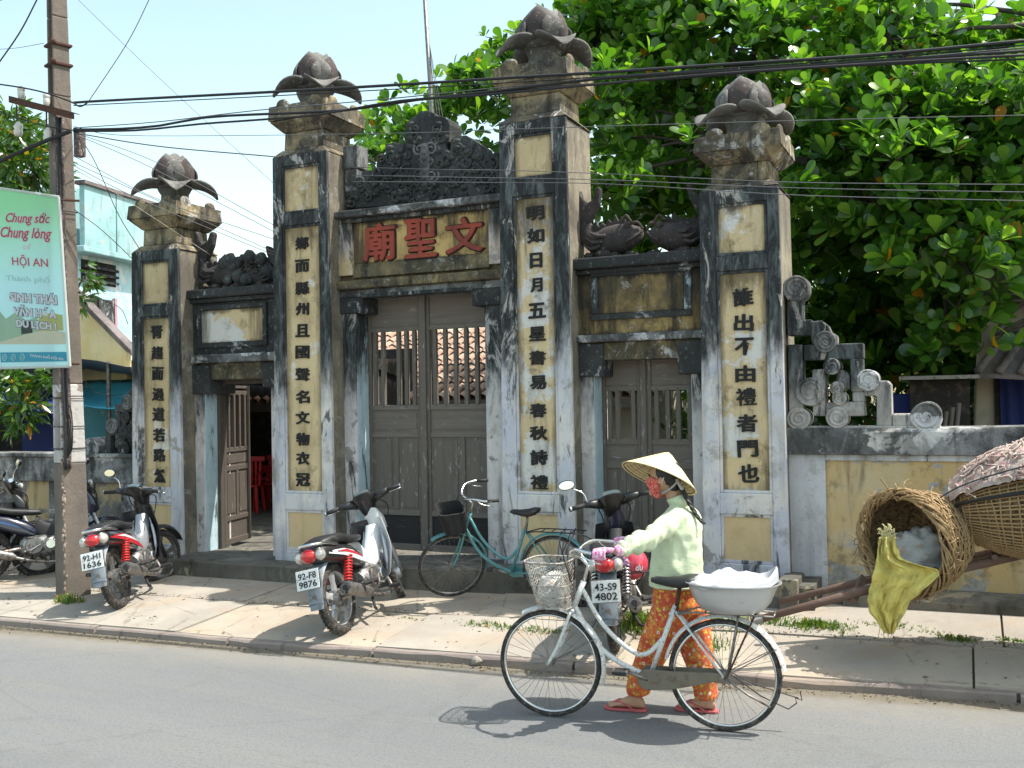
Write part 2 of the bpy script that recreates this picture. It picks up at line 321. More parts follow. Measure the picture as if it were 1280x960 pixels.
# ------------------------------------------------------------------ mesh collector
class MB:
    def __init__(s): s.v = []; s.f = []; s.x = None
    def add(s, vs, fs):
        o = len(s.v)
        s.v += [tuple(s.x(Vector(p))) if s.x else tuple(p) for p in vs]
        s.f += [tuple(i+o for i in f) for f in fs]
        return s
    def box(s, x0, y0, z0, x1, y1, z1):
        return s.add([(x0, y0, z0), (x1, y0, z0), (x1, y1, z0), (x0, y1, z0), (x0, y0, z1), (x1, y0, z1), (x1, y1, z1), (x0, y1, z1)],
                     [(0, 3, 2, 1), (4, 5, 6, 7), (0, 1, 5, 4), (1, 2, 6, 5), (2, 3, 7, 6), (3, 0, 4, 7)])
    def frus(s, a, b):           # a,b = (x0,y0,x1,y1,z)
        x0, y0, x1, y1, z = a; X0, Y0, X1, Y1, Z = b
        return s.add([(x0, y0, z), (x1, y0, z), (x1, y1, z), (x0, y1, z), (X0, Y0, Z), (X1, Y0, Z), (X1, Y1, Z), (X0, Y1, Z)],
                     [(0, 3, 2, 1), (4, 5, 6, 7), (0, 1, 5, 4), (1, 2, 6, 5), (2, 3, 7, 6), (3, 0, 4, 7)])
    def ext(s, pts, y0, y1):     # outline in x,z pushed through y
        n = len(pts)
        return s.add([(p[0], y0, p[1]) for p in pts]+[(p[0], y1, p[1]) for p in pts],
                     [tuple(range(n)), tuple(range(2*n-1, n-1, -1))]+[(i, n+i, n+(i+1) % n, (i+1) % n) for i in range(n)])
    def exty(s, pts, z0, z1):    # outline in x,y pushed through z
        n = len(pts)
        return s.add([(p[0], p[1], z0) for p in pts]+[(p[0], p[1], z1) for p in pts],
                     [tuple(range(n-1, -1, -1)), tuple(range(n, 2*n))]+[(i, (i+1) % n, n+(i+1) % n, n+i) for i in range(n)])
    def loft(s, rings, closed=True, caps=True):
        n = len(rings[0]); vs = [p for r in rings for p in r]; fs = []
        for j in range(len(rings)-1):
            for i in range(n if closed else n-1):
                k = (i+1) % n
                fs.append((j*n+i, j*n+k, (j+1)*n+k, (j+1)*n+i))
        if caps and closed: fs += [tuple(range(n-1, -1, -1)), tuple(range((len(rings)-1)*n, len(rings)*n))]
        return s.add(vs, fs)
    def tube(s, pts, r, n=8, closed=False, caps=True, flat=1.):
        pts = [Vector(p) for p in pts]; m = len(pts)
        rs = r if isinstance(r, (list, tuple)) else [r]*m
        rings = []; up = None
        for i, p in enumerate(pts):
            if closed: t = pts[(i+1) % m]-pts[i-1]
            else: t = pts[min(i+1, m-1)]-pts[max(i-1, 0)]
            if t.length < 1e-9: t = Vector((0, 0, 1))
            t.normalize()
            if up is None:
                up = Vector((0, 0, 1)) if abs(t.z) < .9 else Vector((1, 0, 0))
            a = up-t*up.dot(t)
            if a.length < 1e-6: a = t.orthogonal()
            a.normalize(); b = t.cross(a); up = a
            rings.append([p+(a*math.cos(2*math.pi*k/n)*flat+b*math.sin(2*math.pi*k/n))*rs[i] for k in range(n)])
        if closed: rings.append(rings[0]); return s.loft(rings, True, False)
        return s.loft(rings, True, caps)
    def cyl(s, a, b, r, n=16, r2=None): return s.tube([a, b], [r, r if r2 is None else r2], n)
    def ball(s, c, r, n=12, m=8):
        rx, ry, rz = (r, r, r) if not isinstance(r, (tuple, list)) else r
        rings = []
        for j in range(m+1):
            t = math.pi*j/m; rr = max(math.sin(t), .002)
            rings.append([(c[0]+rx*rr*math.cos(2*math.pi*k/n), c[1]+ry*rr*math.sin(2*math.pi*k/n), c[2]-rz*math.cos(t)) for k in range(n)])
        return s.loft(rings)
    def lathe(s, prof, c=(0, 0, 0), n=24, axis='z', caps=False):
        rings = []
        for r, h in prof:
            rg = []
            for k in range(n):
                a = 2*math.pi*k/n; u, v = max(r, .0005)*math.cos(a), max(r, .0005)*math.sin(a)
                rg.append({'z': (c[0]+u, c[1]+v, c[2]+h), 'y': (c[0]+u, c[1]+h, c[2]+v), 'x': (c[0]+h, c[1]+u, c[2]+v)}[axis])
            rings.append(rg)
        return s.loft(rings, True, caps)
    def build(s, name, mat, parent=None, smooth=False, bevel=0., kind=None, sub=0, auto=None):
        me = bpy.data.meshes.new(name); me.from_pydata(s.v, [], s.f); me.update()
        bm = bmesh.new(); bm.from_mesh(me); bmesh.ops.recalc_face_normals(bm, faces=bm.faces); bm.to_mesh(me); bm.free()
        if isinstance(mat, (list, tuple)):
            for m_ in mat: me.materials.append(m_)
        else: me.materials.append(mat)
        if smooth or sub: me.polygons.foreach_set('use_smooth', [True]*len(me.polygons))
        if auto: me.polygons.foreach_set('use_smooth', [True]*len(me.polygons)); me.set_sharp_from_angle(angle=R(auto))
        o = bpy.data.objects.new(name, me); col.objects.link(o)
        if parent: o.parent = parent
        if bevel:
            b = o.modifiers.new("bevel", 'BEVEL'); b.width = bevel; b.segments = 2; b.limit_method = 'ANGLE'; b.angle_limit = R(40)
        if sub:
            b = o.modifiers.new("sub", 'SUBSURF'); b.levels = b.render_levels = sub
        if kind: o['kind'] = kind
        return o
def tag(o, label=None, cat=None, group=None, kind=None):
    if label: o['label'] = label
    if cat: o['category'] = cat
    if group: o['group'] = group
    if kind: o['kind'] = kind
    return o
def empty(name, loc=(0, 0, 0), rz=0., label=None, cat=None, group=None, parent=None):
    o = bpy.data.objects.new(name, None); col.objects.link(o); o.location = loc; o.rotation_euler = (0, 0, rz); o.empty_display_size = .1
    if parent: o.parent = parent
    return tag(o, label, cat, group)
def freeze(o):
    """bake an object's modifiers into its mesh"""
    dg = bpy.context.evaluated_depsgraph_get(); me = bpy.data.meshes.new_from_object(o.evaluated_get(dg))
    o.modifiers.clear(); o.data = me; return o
def remesh(o, voxel, it=6, fac=.5):
    m = o.modifiers.new("r", 'REMESH'); m.mode = 'VOXEL'; m.voxel_size = voxel
    s_ = o.modifiers.new("s", 'SMOOTH'); s_.iterations = it; s_.factor = fac
    freeze(o); o.data.polygons.foreach_set('use_smooth', [True]*len(o.data.polygons)); return o
def text_mb(txt, w=None, h=None, bold=0., depth=.004, shear=0., res=3):
    """lettering as mesh: returns verts (x right, y up, z out) and faces, centred, fitted to w x h"""
    c = bpy.data.curves.new("t", 'FONT'); c.body = txt; c.size = 1; c.offset = bold; c.extrude = 0; c.resolution_u = res; c.shear = shear
    o = bpy.data.objects.new("t", c); col.objects.link(o)
    dg = bpy.context.evaluated_depsgraph_get(); me = bpy.data.meshes.new_from_object(o.evaluated_get(dg))
    vs = [Vector(v.co) for v in me.vertices]; fs = [tuple(p.vertices) for p in me.polygons]
    bpy.data.objects.remove(o); bpy.data.curves.remove(c)
    if not vs: return [], []
    x0 = min(v.x for v in vs); x1 = max(v.x for v in vs); y0 = min(v.y for v in vs); y1 = max(v.y for v in vs)
    sx = (w/(x1-x0)) if w else None; sy = (h/(y1-y0)) if h else None
    sx = sx or sy; sy = sy or sx
    vs = [Vector(((v.x-(x0+x1)/2)*sx, (v.y-(y0+y1)/2)*sy, 0)) for v in vs]
    # solid: front, back and edge walls
    n = len(vs); out = [(v.x, v.y, depth) for v in vs]+[(v.x, v.y, 0) for v in vs]
    edges = {}
    for f in fs:
        for i in range(len(f)):
            e = (f[i], f[(i+1) % len(f)]); edges[e] = edges.get(e, 0)+1
    ff = list(fs)+[tuple(n+i for i in reversed(f)) for f in fs]
    for (a, b) in edges:
        if (b, a) not in edges: ff.append((a, n+a, n+b, b))
    bpy.data.meshes.remove(me)
    return out, ff
def letter(name, txt, mat, parent, org, right, up, w=None, h=None, bold=0., depth=.004, shear=0., jit=0., brush=0.):
    vs, fs = text_mb(txt, w, h, bold, depth, shear)
    right = Vector(right).normalized(); up = Vector(up).normalized(); out = right.cross(up)
    org = Vector(org); m = MB()
    if jit:
        a = rnd.uniform(-jit, jit); right, up = right*math.cos(a)+up*math.sin(a), up*math.cos(a)-right*math.sin(a)
    m.add([org+right*v[0]+up*v[1]+out*v[2] for v in vs], fs)
    if brush:   # broad brush strokes: the stroke laid again a touch to each side, the outline wandering a little
        for k, (dx, dy) in enumerate(((1, .15), (-1, -.15), (.2, .6), (-.2, -.6))):
            m.add([org+right*(v[0]+dx*brush+.35*brush*mnoise.noise((v[0]*30, v[1]*30, k)))+up*(v[1]+dy*brush+.5*brush*mnoise.noise((v[0]*25, v[1]*25, k+9)))+out*(v[2]+.0006*(k+1)*(v[2] > 0)) for v in vs], fs)
    me = bpy.data.meshes.new(name); me.from_pydata(m.v, [], m.f); me.materials.append(mat)
    o = bpy.data.objects.new(name, me); col.objects.link(o); o.parent = parent
    return o
def ell(c, a, b, ra, rb, n=12, p=2.):
    c = Vector(c); a = Vector(a); b = Vector(b); o = []
    for k in range(n):
        t = 2*math.pi*k/n; cs, sn = math.cos(t), math.sin(t)
        o.append(c+a*ra*math.copysign(abs(cs)**(2/p), cs)+b*rb*math.copysign(abs(sn)**(2/p), sn))
    return o
def bez(pts, n=24):
    """smooth curve through the points (Catmull-Rom)"""
    pts = [Vector(p) for p in pts]; q = [pts[0]*2-pts[1]]+pts+[pts[-1]*2-pts[-2]]; out = []
    seg = len(pts)-1; per = max(1, n//seg)
    for i in range(seg):
        p0, p1, p2, p3 = q[i:i+4]
        for k in range(per):
            t = k/per
            out.append(.5*((2*p1)+(p2-p0)*t+(2*p0-5*p1+4*p2-p3)*t*t+(3*p1-p0-3*p2+p3)*t*t*t))
    return out+[pts[-1]]

# ================================================================== THE GROUND
KP = [(-60, 3.4), (-20, 5.55), (-8.15, 6.34), (-5.44, 6.50), (-3.13, 6.72), (-1.07, 6.96), (.29, 7.14), (4, 7.6), (60, 13.5)]
def kerb_y(x):
    for (a, b), (c, d) in zip(KP, KP[1:]):
        if x <= c: return b+(d-b)*(x-a)/(c-a)
    return KP[-1][1]
def interp(x, T):
    if x <= T[0][0]: return T[0][1]
    for (a, b), (c, d) in zip(T, T[1:]):
        if x <= c: return b+(d-b)*(x-a)/(c-a)
    return T[-1][1]
def step_z(x): return interp(x, [(-13, .13), (-8, .155), (-6.1, .173), (-4.3, .205), (-3.5, .235), (-1, .27), (3, .29)])
def pav_z(x, y):
    t = (y-kerb_y(x))/(8.3-kerb_y(x)); t = max(0, min(1.15, t))
    return .06+(step_z(x)-.06)*t
tag(MB().add([(-300, -60, -.03), (300, -60, -.03), (300, 400, -.03), (-300, 400, -.03)], [(0, 1, 2, 3)]).build('ground', M_earth), kind='structure')
b = MB(); xs = [-120, -60, -20, -8.15, -5.44, -3.13, -1.07, .29, 4, 60, 120]
def ky(x): return kerb_y(x) if -60 <= x <= 60 else (KP[0][1]+(x+60)*.054 if x < -60 else KP[-1][1]+(x-60)*.105)
for i in range(len(xs)-1):
    b.add([(xs[i], -14, 0), (xs[i+1], -14, 0), (xs[i+1], ky(xs[i+1])+.05, 0), (xs[i], ky(xs[i])+.05, 0)], [(0, 1, 2, 3)])
tag(b.build('road', M_road), kind='structure')
# pavement: an earth bed carrying cast slabs (each slab a piece), and a row of kerb stones
b = MB(); gx = [-30+.5*i for i in range(85)]
for i in range(len(gx)-1):
    for j in range(4):
        q = []
        for (a, c) in ((i, j), (i+1, j), (i+1, j+1), (i, j+1)):
            x = gx[a]; y = kerb_y(x)+.06+(8.9-kerb_y(x)-.06)*c/4; q.append((x, y, pav_z(x, y)-.028))
        b.add(q, [(0, 1, 2, 3)])
pavement = tag(b.build('pavement', M_earth), kind='structure')
rk = random.Random(3)
x = -16.0; k = 0
while x < 7:
    L = rk.uniform(1.25, 1.75); x1 = x+L
    b = MB(); ns = 6; rows = []
    dz = rk.uniform(-.008, .008); dy = rk.uniform(-.008, .008)
    for i in range(ns+1):
        xx = x+.012+(L-.024)*i/ns; y = kerb_y(xx)+dy+rk.uniform(-.004, .004); z = pav_z(xx, y)+dz+rk.uniform(-.003, .003)
        ch = rk.uniform(.008, .022)
        rows.append([(xx, y, -.02), (xx, y+.002, z-ch), (xx, y+ch, z), (xx, y+.065, z+.002), (xx, y+.065, -.02)])
    b.loft(rows, closed=True, caps=True)
    b.build('kerb_stone', M_kerb, pavement, auto=35)
    x = x1; k += 1
def slab(x0, x1, t0, t1, mat, n=5):
    b = MB(); rows = []; dz = rk.uniform(-.004, .006)
    for i in range(n+1):
        xx = x0+(x1-x0)*i/n; row = []
        yk = kerb_y(xx)+.072
        Y0 = yk+(8.45-yk)*t0+rk.uniform(-.008, .008); Y1 = yk+(8.45-yk)*t1+rk.uniform(-.008, .008)
        for jj in range(4):
            y = Y0+(Y1-Y0)*jj/3; row.append((xx, y, pav_z(xx, y)+dz+rk.uniform(-.002, .002)))
        rows.append([(xx, Y0, -.0)]+row+[(xx, Y1, -.0)])
    b.loft(rows, closed=True, caps=True)
    b.build('paving_slab', mat, pavement, auto=35)
x = -15.5
while x < 6:
    L = rk.choice([1.6, 2.1, 2.4, 1.9]); slab(x+.008, x+L-.008, 0.0, .50, rk.choice([M_pave, M_pave, M_pave2])); x += L
x = -15.0
while x < 6:
    L = rk.choice([2.4, 1.7, 2.9]); slab(x+.008, x+L-.008, .515, 1., rk.choice([M_pave, M_pave2])); x += L

# courtyard floor behind the gate
tag(MB().box(-14, 8.95, -.02, 8, 40, .315).build('courtyard_floor', M_step), kind='structure')

# ================================================================== THE GATE
gate = empty('temple_gate', (-4.9, 8.9, .3), 0, 'weathered old temple gateway of four lotus-topped pillars with black painted characters and wooden doors', 'gateway')
YF, YW, YD, YB = 8.54, 8.79, 9.03, 9.23
GI = Matrix.Translation((-4.9, 8.9, .3)).inverted()
_build = MB.build
def gb(mb, name, mat, parent=None, **k):
    """build something given in world coordinates as a child of the gate (or of a part of it)"""
    o = _build(mb, name, mat, None, **k)
    p = parent or gate; o.parent = p
    if p is gate: o.matrix_parent_inverse = GI
    return o
def gletter(name, txt, mat, parent, **k): return letter(name, txt, mat, parent, **k)
def rough_edges(o, amp=.008, sc_=3., seed=0):
    for v in o.data.vertices:
        p = v.co*sc_+Vector((seed, 0, 0)); n = mnoise.noise_vector(p); v.co += n*amp
    return o

def frame_ring(b, X0, Z0, X1, Z1, w, y0, y1):
    b.box(X0, y0, Z0, X0+w, y1, Z1); b.box(X1-w, y0, Z0, X1, y1, Z1)
    b.box(X0+w, y0, Z0, X1-w, y1, Z0+w); b.box(X0+w, y0, Z1-w, X1-w, y1, Z1)

PIL = [  # left, right (top of shaft), foot z, shoulder z, panels as photo rows (pixel column used for measuring, rows)
    dict(x=(-8.735, -8.05), zb=.30, zt=3.775, px=194, rows=((325, 382), (395, 612), (628, 682)), px0=(176, 213), frame=M_frame_p1, seed=1),
    dict(x=(-6.705, -6.01), zb=.30, zt=4.64, px=378, rows=((205, 265), (280, 617), (638, 689)), px0=(354, 402), frame=M_frame_p1, seed=2),
    dict(x=(-4.02, -3.335), zb=.42, zt=4.64, px=670, rows=((165, 222), (243, 618), (640, 703)), px0=(643, 696), frame=M_frame_low, seed=3),
    dict(x=(-2.09, -1.415), zb=.42, zt=3.79, px=932, rows=((252, 318), (337, 617), (643, 705)), px0=(897, 963), frame=M_frame_low, seed=4)]
COUP = ["胥趨而過道若路然", "鄉而縣州且國聲名文物衣冠", "明如日月五星書易春秋詩禮", "誰出不由禮者門也"]
CROW = [[415, 441, 467, 493, 518, 544, 569, 595], [303.6, 332, 360, 386, 413, 440, 468, 496, 522, 549, 573, 600],
        [266, 294, 325, 356, 388, 417, 447, 478, 513, 541.5, 572, 603], [371, 403, 433, 467, 496, 529, 561, 592]]
CCOL = [(194, 198), (376, 377), (668, 673), (928, 935)]
def petal(b, base, out, up, L, W, th, curl, lean, n=9, m=7, cup=.35, tip=1.):
    """one stone petal: grows from base along up, leaning outwards along 'out' with a curling tip"""
    out = Vector(out).normalized(); up = Vector(up).normalized(); side = out.cross(up); F_, Bk = [], []
    for i in range(n):
        t = i/(n-1)
        wdt = W*(math.sin(math.pi*min(1, .16+t*.84))**.75 if t < .999 else .02)*(1 if t < .6 else 1-.12*(t-.6))
        ang = lean+curl*t
        # integrate the bend
        pos = Vector((0, 0, 0))
        for q in range(12):
            a = lean+curl*t*(q+.5)/12; pos += (up*math.cos(a)+out*math.sin(a))*L*t/12
        nrm = out*math.cos(ang)-up*math.sin(ang)
        rf, rb = [], []
        for j in range(m):
            s_ = (j/(m-1)-.5)*2; p = base+pos+side*(wdt/2*s_)-nrm*(cup*wdt/2*s_*s_*.9)
            tt = th*(1-.35*abs(s_))*(1-.45*t)
            rf.append(p+nrm*tt/2); rb.append(p-nrm*tt/2)
        F_.append(rf); Bk.append(rb)
    rings = [F_[i]+list(reversed(Bk[i])) for i in range(n)]
    b.loft(rings, True, True)
    return b
def finial(P, pil, zt, seed, s=1., rotz=0., hs=1.):
    """lotus on its stepped capital: neck, flare, block, pedestal, four drooping corner leaves, four upright petals and a bud"""
    xc = (P[0]+P[1])/2; yc = YF+.345; h = .345*s
    def gb(mb, *a_, **k_):
        mb.v = [(v[0], v[1], zt+(v[2]-zt)*hs) for v in mb.v]; return globals()['gb'](mb, *a_, **k_)
    b = MB(); b.frus((xc-h, yc-h, xc+h, yc+h, zt), (xc-.27*s, yc-.27*s, xc+.27*s, yc+.27*s, zt+.085))
    b.frus((xc-.255*s, yc-.255*s, xc+.255*s, yc+.255*s, zt+.085), (xc-.25*s, yc-.25*s, xc+.25*s, yc+.25*s, zt+.29))
    b.frus((xc-.262*s, yc-.262*s, xc+.262*s, yc+.262*s, zt+.292), (xc-.37*s, yc-.37*s, xc+.37*s, yc+.37*s, zt+.42))
    rough_edges(gb(b, 'capital', M_cap, pil, bevel=.012), .01, 2.5, seed)
    b = MB(); b.frus((xc-.375*s, yc-.375*s, xc+.375*s, yc+.375*s, zt+.424), (xc-.365*s, yc-.365*s, xc+.365*s, yc+.365*s, zt+.60))
    # little clouds standing on the block edges
    for (sx_, sy_) in ((-1, -1), (1, -1), (1, 1), (-1, 1)):
        b.ball((xc+sx_*.20*s, yc+sy_*.34*s, zt+.61), (.085, .03, .07), 10, 6); b.ball((xc+sx_*.34*s, yc+sy_*.20*s, zt+.61), (.03, .085, .07), 10, 6)
    rough_edges(gb(b, 'capital_block', M_cap, pil, bevel=.014), .01, 3., seed+5)
    b = MB(); b.lathe([(.27, 0), (.20, .03), (.16, .09), (.155, .18), (.20, .27), (.21, .31), (0, .32)], (xc, yc, zt+.60), 20)
    gb(b, 'pedestal', M_stone, pil, auto=40)
    zc = zt+.60+.235
    for a in (45, 135, 225, 315):
        t = R(a)+rotz; o = Vector((math.cos(t), math.sin(t), 0)); b = MB()
        petal(b, Vector((xc, yc, zc+.02))+o*.10, o, (0, 0, 1), .43*s, .37*s, .045, 1.35, 1.22, 11, 9, cup=.40)
        rough_edges(gb(b, 'drooping_petal', M_stone, pil, smooth=True), .014, 4, a)
    for a in (0, 90, 180, 270):
        t = R(a)+rotz; o = Vector((math.cos(t), math.sin(t), 0)); b = MB(); L_ = (.46 if a != 270 else .48)*s
        petal(b, Vector((xc, yc, zc+.0))+o*.175, o, (0, 0, 1), L_, .49*s, .04, -1.05, .42, 10, 9, cup=.5)
        rough_edges(gb(b, 'upright_petal', M_stone, pil, smooth=True), .014, 4, a)
        b = MB(); petal(b, Vector((xc, yc, zc+.03))+o*.205, o, (0, 0, 1), L_*.84, .37*s, .012, -1.0, .41, 9, 7, cup=.5)
        gb(b, 'petal_inlay', M_stone_red, pil, smooth=True)
    b = MB(); b.lathe([(.15, -.02), (.21, .10), (.22, .22), (.18, .33), (.10, .42), (.03, .475), (0, .485)], (xc, yc, zc), 16)
    rough_edges(gb(b, 'lotus_bud', M_stone, pil, smooth=True), .012, 4, seed)

for i, P in enumerate(PIL):
    x0, x1 = P['x']; zb, zt = P['zb'], P['zt']; t = .032; W = x1-x0
    b = MB(); b.frus((x0-t+.01, YF+.045, x1+t-.01, YF+.69, zb-.06), (x0+.01, YF+.045, x1-.01, YF+.685, zt-.004))
    pil = gb(b, 'pillar', M_side, bevel=.012); rough_edges(pil, .006, 1.5, i)
    # measured panel openings
    pans = []
    for r0, r1 in P['rows']:
        za, zb_ = at(P['px'], r0, YF)[2], at(P['px'], r1, YF)[2]
        pans.append((za, zb_))
    xa = at(P['px0'][0], 0.5*(P['rows'][1][0]+P['rows'][1][1]), YF)[0]; xb = at(P['px0'][1], .5*(P['rows'][1][0]+P['rows'][1][1]), YF)[0]
    # raised frame: two stiles and rails between the panels
    b = MB()
    b.frus((x0-t, YF, xa, YF+.05, zb-.06), (x0, YF, xa, YF+.05, zt))
    b.frus((xb, YF, x1+t, YF+.05, zb-.06), (xb, YF, x1, YF+.05, zt))
    zs = [zt]+[q for pr in pans for q in pr]+[zb-.06]
    for k in range(0, len(zs), 2): b.box(xa, YF, zs[k+1], xb, YF+.05, zs[k])
    rough_edges(gb(b, 'frame', P['frame'], pil, bevel=.009), .004, 2, i)
    for k, (z1, z0) in enumerate(pans):
        b = MB(); frame_ring(b, xa+.001, z0+.001, xb-.001, z1-.001, .026, YF+.014, YF+.048)
        gb(b, 'moulding', P['frame'], pil, bevel=.005)
        mt = (M_ochre_worn if i in (2, 3) else M_ochre) if k < 2 else M_ochre_clean
        if k == 0 and i in (0, 1, 2): mt = M_ochre
        gb(MB().box(xa+.026, YF+.030, z0+.026, xb-.026, YF+.047, z1-.026), 'panel', mt, pil)
    cc = CCOL[i]
    for k, (ch, ry) in enumerate(zip(COUP[i], CROW[i])):
        cx = cc[0]+(cc[1]-cc[0])*k/(len(CROW[i])-1)
        p = at(cx, ry, YF); hh = .135 if i in (1, 2) else .15
        if ch == '日' or ch == '月': ww = .115
        else: ww = .168
        gletter('character', ch, M_ink, pil, org=(p.x, YF+.0285, p.z), right=(1, 0, 0), up=(0, 0, 1), w=ww*rnd.uniform(.95, 1.04), h=hh*rnd.uniform(.94, 1.03), bold=.001 if ch in '鄉縣國聲趨過禮書' else .014, depth=.012, jit=.05, brush=.0042)
    finial(P['x'], pil, zt, i*3, 1.0 if i != 2 else 1.03, 0, (.90, .90, .90, .80)[i])

# ---- wall fields between the pillars
def zw(px, py, Y=YW): return at(px, py, Y)[2]
def xw(px, py, Y=YW): return at(px, py, Y)[0]
XA0, XA1 = PIL[0]['x'][1]-.03, PIL[1]['x'][0]+.03
XB0, XB1 = PIL[1]['x'][1]-.03, PIL[2]['x'][0]+.03
XC0, XC1 = PIL[2]['x'][1]-.03, PIL[3]['x'][0]+.03
def jambs(XL, jl, jr, XR, z0, ztop, zc, jmat, seed, blue=True):
    for (a, c) in ((XL, jl), (jr, XR)):
        b = MB().box(a, YW, z0-.05, c, YB, ztop)
        j = gb(b, 'door_jamb', jmat, bevel=.01); rough_edges(j, .005, 2, seed)
    if blue:
        gb(MB().box(jl+.001, YW+.015, z0-.04, jl+.006, YD-.02, zc), 'jamb_reveal', M_jamb_blue); gb(MB().box(jr-.006, YW+.015, z0-.04, jr-.001, YD-.02, zc), 'jamb_reveal', M_jamb_blue)
# --- left side bay (A)
zA = dict(cor=zw(290, 360), cor2=zw(290, 371), bt=zw(290, 388), bb=zw(290, 426), m1=zw(290, 442), m2=zw(290, 453), l2=zw(290, 474))
b = MB(); b.box(XA0, YW-.10, zA['cor2'], XA1, YB+.05, zA['cor']); b.box(XA0, YW-.05, zA['cor2']-.05, XA1, YB, zA['cor2']-.002)
gb(b, 'cornice', M_black, bevel=.015)
b = MB(); b.box(XA0, YW, zA['m1'], XA1, YB, zA['cor2']-.052)
fld = gb(b, 'wall_field', M_black, bevel=.008)
xa, xb = xw(248, 405), xw(335, 405)
b = MB(); frame_ring(b, xa, zA['bb']-.07, xb, zA['bt']+.07, .055, YW-.035, YW-.001); gb(b, 'board_frame', M_black, fld, bevel=.01)
gb(MB().box(xa+.06, YW-.012, zA['bb']-.01, xb-.06, YW-.002, zA['bt']+.01), 'board_panel', M_ochre_worn, fld)
b = MB(); b.box(XA0, YW-.07, zA['m2'], XA1, YB, zA['m1']-.002); gb(b, 'string_course', M_black2, bevel=.015)
jA0, jA1 = xw(256, 600), xw(340, 600)
gb(MB().box(XA0, YW, zA['l2'], XA1, YB, zA['m2']-.002), 'lintel', M_lintel, bevel=.01)
gb(MB().box(XA0, YW-.03, zA['l2']-.16, xw(264, 480), YB-.02, zA['m2']-.02), 'corbel', M_black, bevel=.012); gb(MB().box(xw(330, 480), YW-.03, zA['l2']-.10, XA1, YB-.02, zA['m2']-.02), 'corbel', M_black, bevel=.012)
jambs(XA0, jA0, jA1, XA1, .30, zA['l2']+.001, zA['l2']-.16, M_jamb, 3)
# --- centre bay (B)
zB = dict(cor=zw(530, 255), c2=zw(530, 264), bt=zw(530, 270), bb=zw(530, 323), b2=zw(530, 345), s2=zw(530, 356), l2=zw(530, 366))
b = MB(); b.box(XB0, YW-.12, zB['c2'], XB1, YB+.06, zB['cor']); gb(b, 'cornice', M_black2, bevel=.016)
b = MB(); b.box(XB0, YW, zB['b2'], XB1, YB, zB['c2']-.002); fld = gb(b, 'wall_field', M_lintel, bevel=.008)
xa, xb = xw(443, 300), xw(613, 290)
b = MB()
b.box(XB0+.01, YW-.05, zB['bt'], XB1-.01, YW-.001, zB['c2']-.004); b.box(XB0+.01, YW-.05, zB['bb']-.12, xa, YW-.001, zB['bt']-.002)
b.box(xb, YW-.05, zB['bb']-.12, XB1-.01, YW-.001, zB['bt']-.002); gb(b, 'board_frame', plaster("board_frame_wash", (.62, .55, .52), (.50, .38, .2), (.32, .25, .2), .62, (3.42, 3.9), mold_n=.9, stain=.7, stain_c=(.07, .055, .04), speck=.5), fld, bevel=.01)
b = MB(); b.frus((xa, YW-.045, xb, YW-.001, zB['b2']+.03), (xa, YW-.012, xb, YW-.001, zB['bb'])); gb(b, 'mossy_ledge', M_lintel, fld, bevel=.01)
board = gb(MB().box(xa+.003, YW-.010, zB['bb']+.003, xb-.003, YW-.001, zB['bt']-.003), 'name_board', M_board, fld)
for ch, px_, py_, w_, h_ in (('廟', 476, 303, .37, .38), ('聖', 527.5, 298, .35, .39), ('文', 582, 294.5, .40, .34)):
    p = at(px_, py_, YW)
    gletter('title_character', ch, M_ink, fld, org=(p.x, YW-.0105, p.z), right=(1, 0, 0), up=(0, 0, 1), w=w_+.02, h=h_+.02, bold=.006, depth=.006, brush=.018)
    gletter('title_character', ch, M_redink, fld, org=(p.x, YW-.0105, p.z), right=(1, 0, 0), up=(0, 0, 1), w=w_, h=h_, bold=.004, depth=.03, brush=.009)
b = MB(); b.box(XB0, YW-.10, zB['s2'], XB1, YB, zB['b2']-.002); gb(b, 'string_course', M_lintel, bevel=.014)
b = MB(); b.box(XB0, YW-.04, zB['l2'], XB1, YB, zB['s2']-.002); gb(b, 'lintel', M_black2, bevel=.012)
gb(MB().box(xw(455, 372), YW-.055, zB['l2']-.012, xw(592, 358), YW+.1, zB['l2']+.022), 'lintel_edge', M_scroll, bevel=.006)
gb(MB().box(XB0, YW-.045, zB['l2']-.17, xw(456, 385), YB-.03, zB['l2']-.002), 'corbel', M_black, bevel=.012); gb(MB().box(xw(592, 370), YW-.045, zB['l2']-.17, XB1, YB-.03, zB['l2']-.002), 'corbel', M_black, bevel=.012)
jB0, jB1 = xw(447, 600), xw(609, 600)
jambs(XB0, jB0, jB1, XB1, .36, zB['l2']+.001, zB['l2']-.17, M_jamb, 7)
# --- right side bay (C)
zC = dict(cor=zw(798, 319), c2=zw(798, 333), bt=zw(798, 343), bb=zw(798, 390), m1=zw(798, 416), m2=zw(798, 426), l2=zw(798, 449))
b = MB(); b.box(XC0, YW-.11, zC['c2'], XC1, YB+.05, zC['cor']); b.box(XC0, YW-.05, zC['c2']-.045, XC1, YB, zC['c2']-.002); gb(b, 'cornice', M_black, bevel=.016)
b = MB(); b.box(XC0, YW, zC['m1'], XC1, YB, zC['c2']-.047); fld = gb(b, 'wall_field', M_ochre_black, bevel=.008)
xa, xb = xw(739, 368), xw(865, 368)
b = MB(); b.box(xa, YW-.03, zC['bb'], xa+.07, YW-.001, zC['bt']); b.box(xb-.07, YW-.03, zC['bb'], xb, YW-.001, zC['bt']); gb(b, 'white_moulding', M_jamb_blue, fld, bevel=.02)
b = MB(); b.box(xa, YW-.03, zC['bb']-.06, xb, YW-.001, zC['bb']-.002); b.box(xa, YW-.03, zC['bt']+.002, xb, YW-.001, zC['bt']+.04); gb(b, 'board_frame', M_black, fld, bevel=.01)
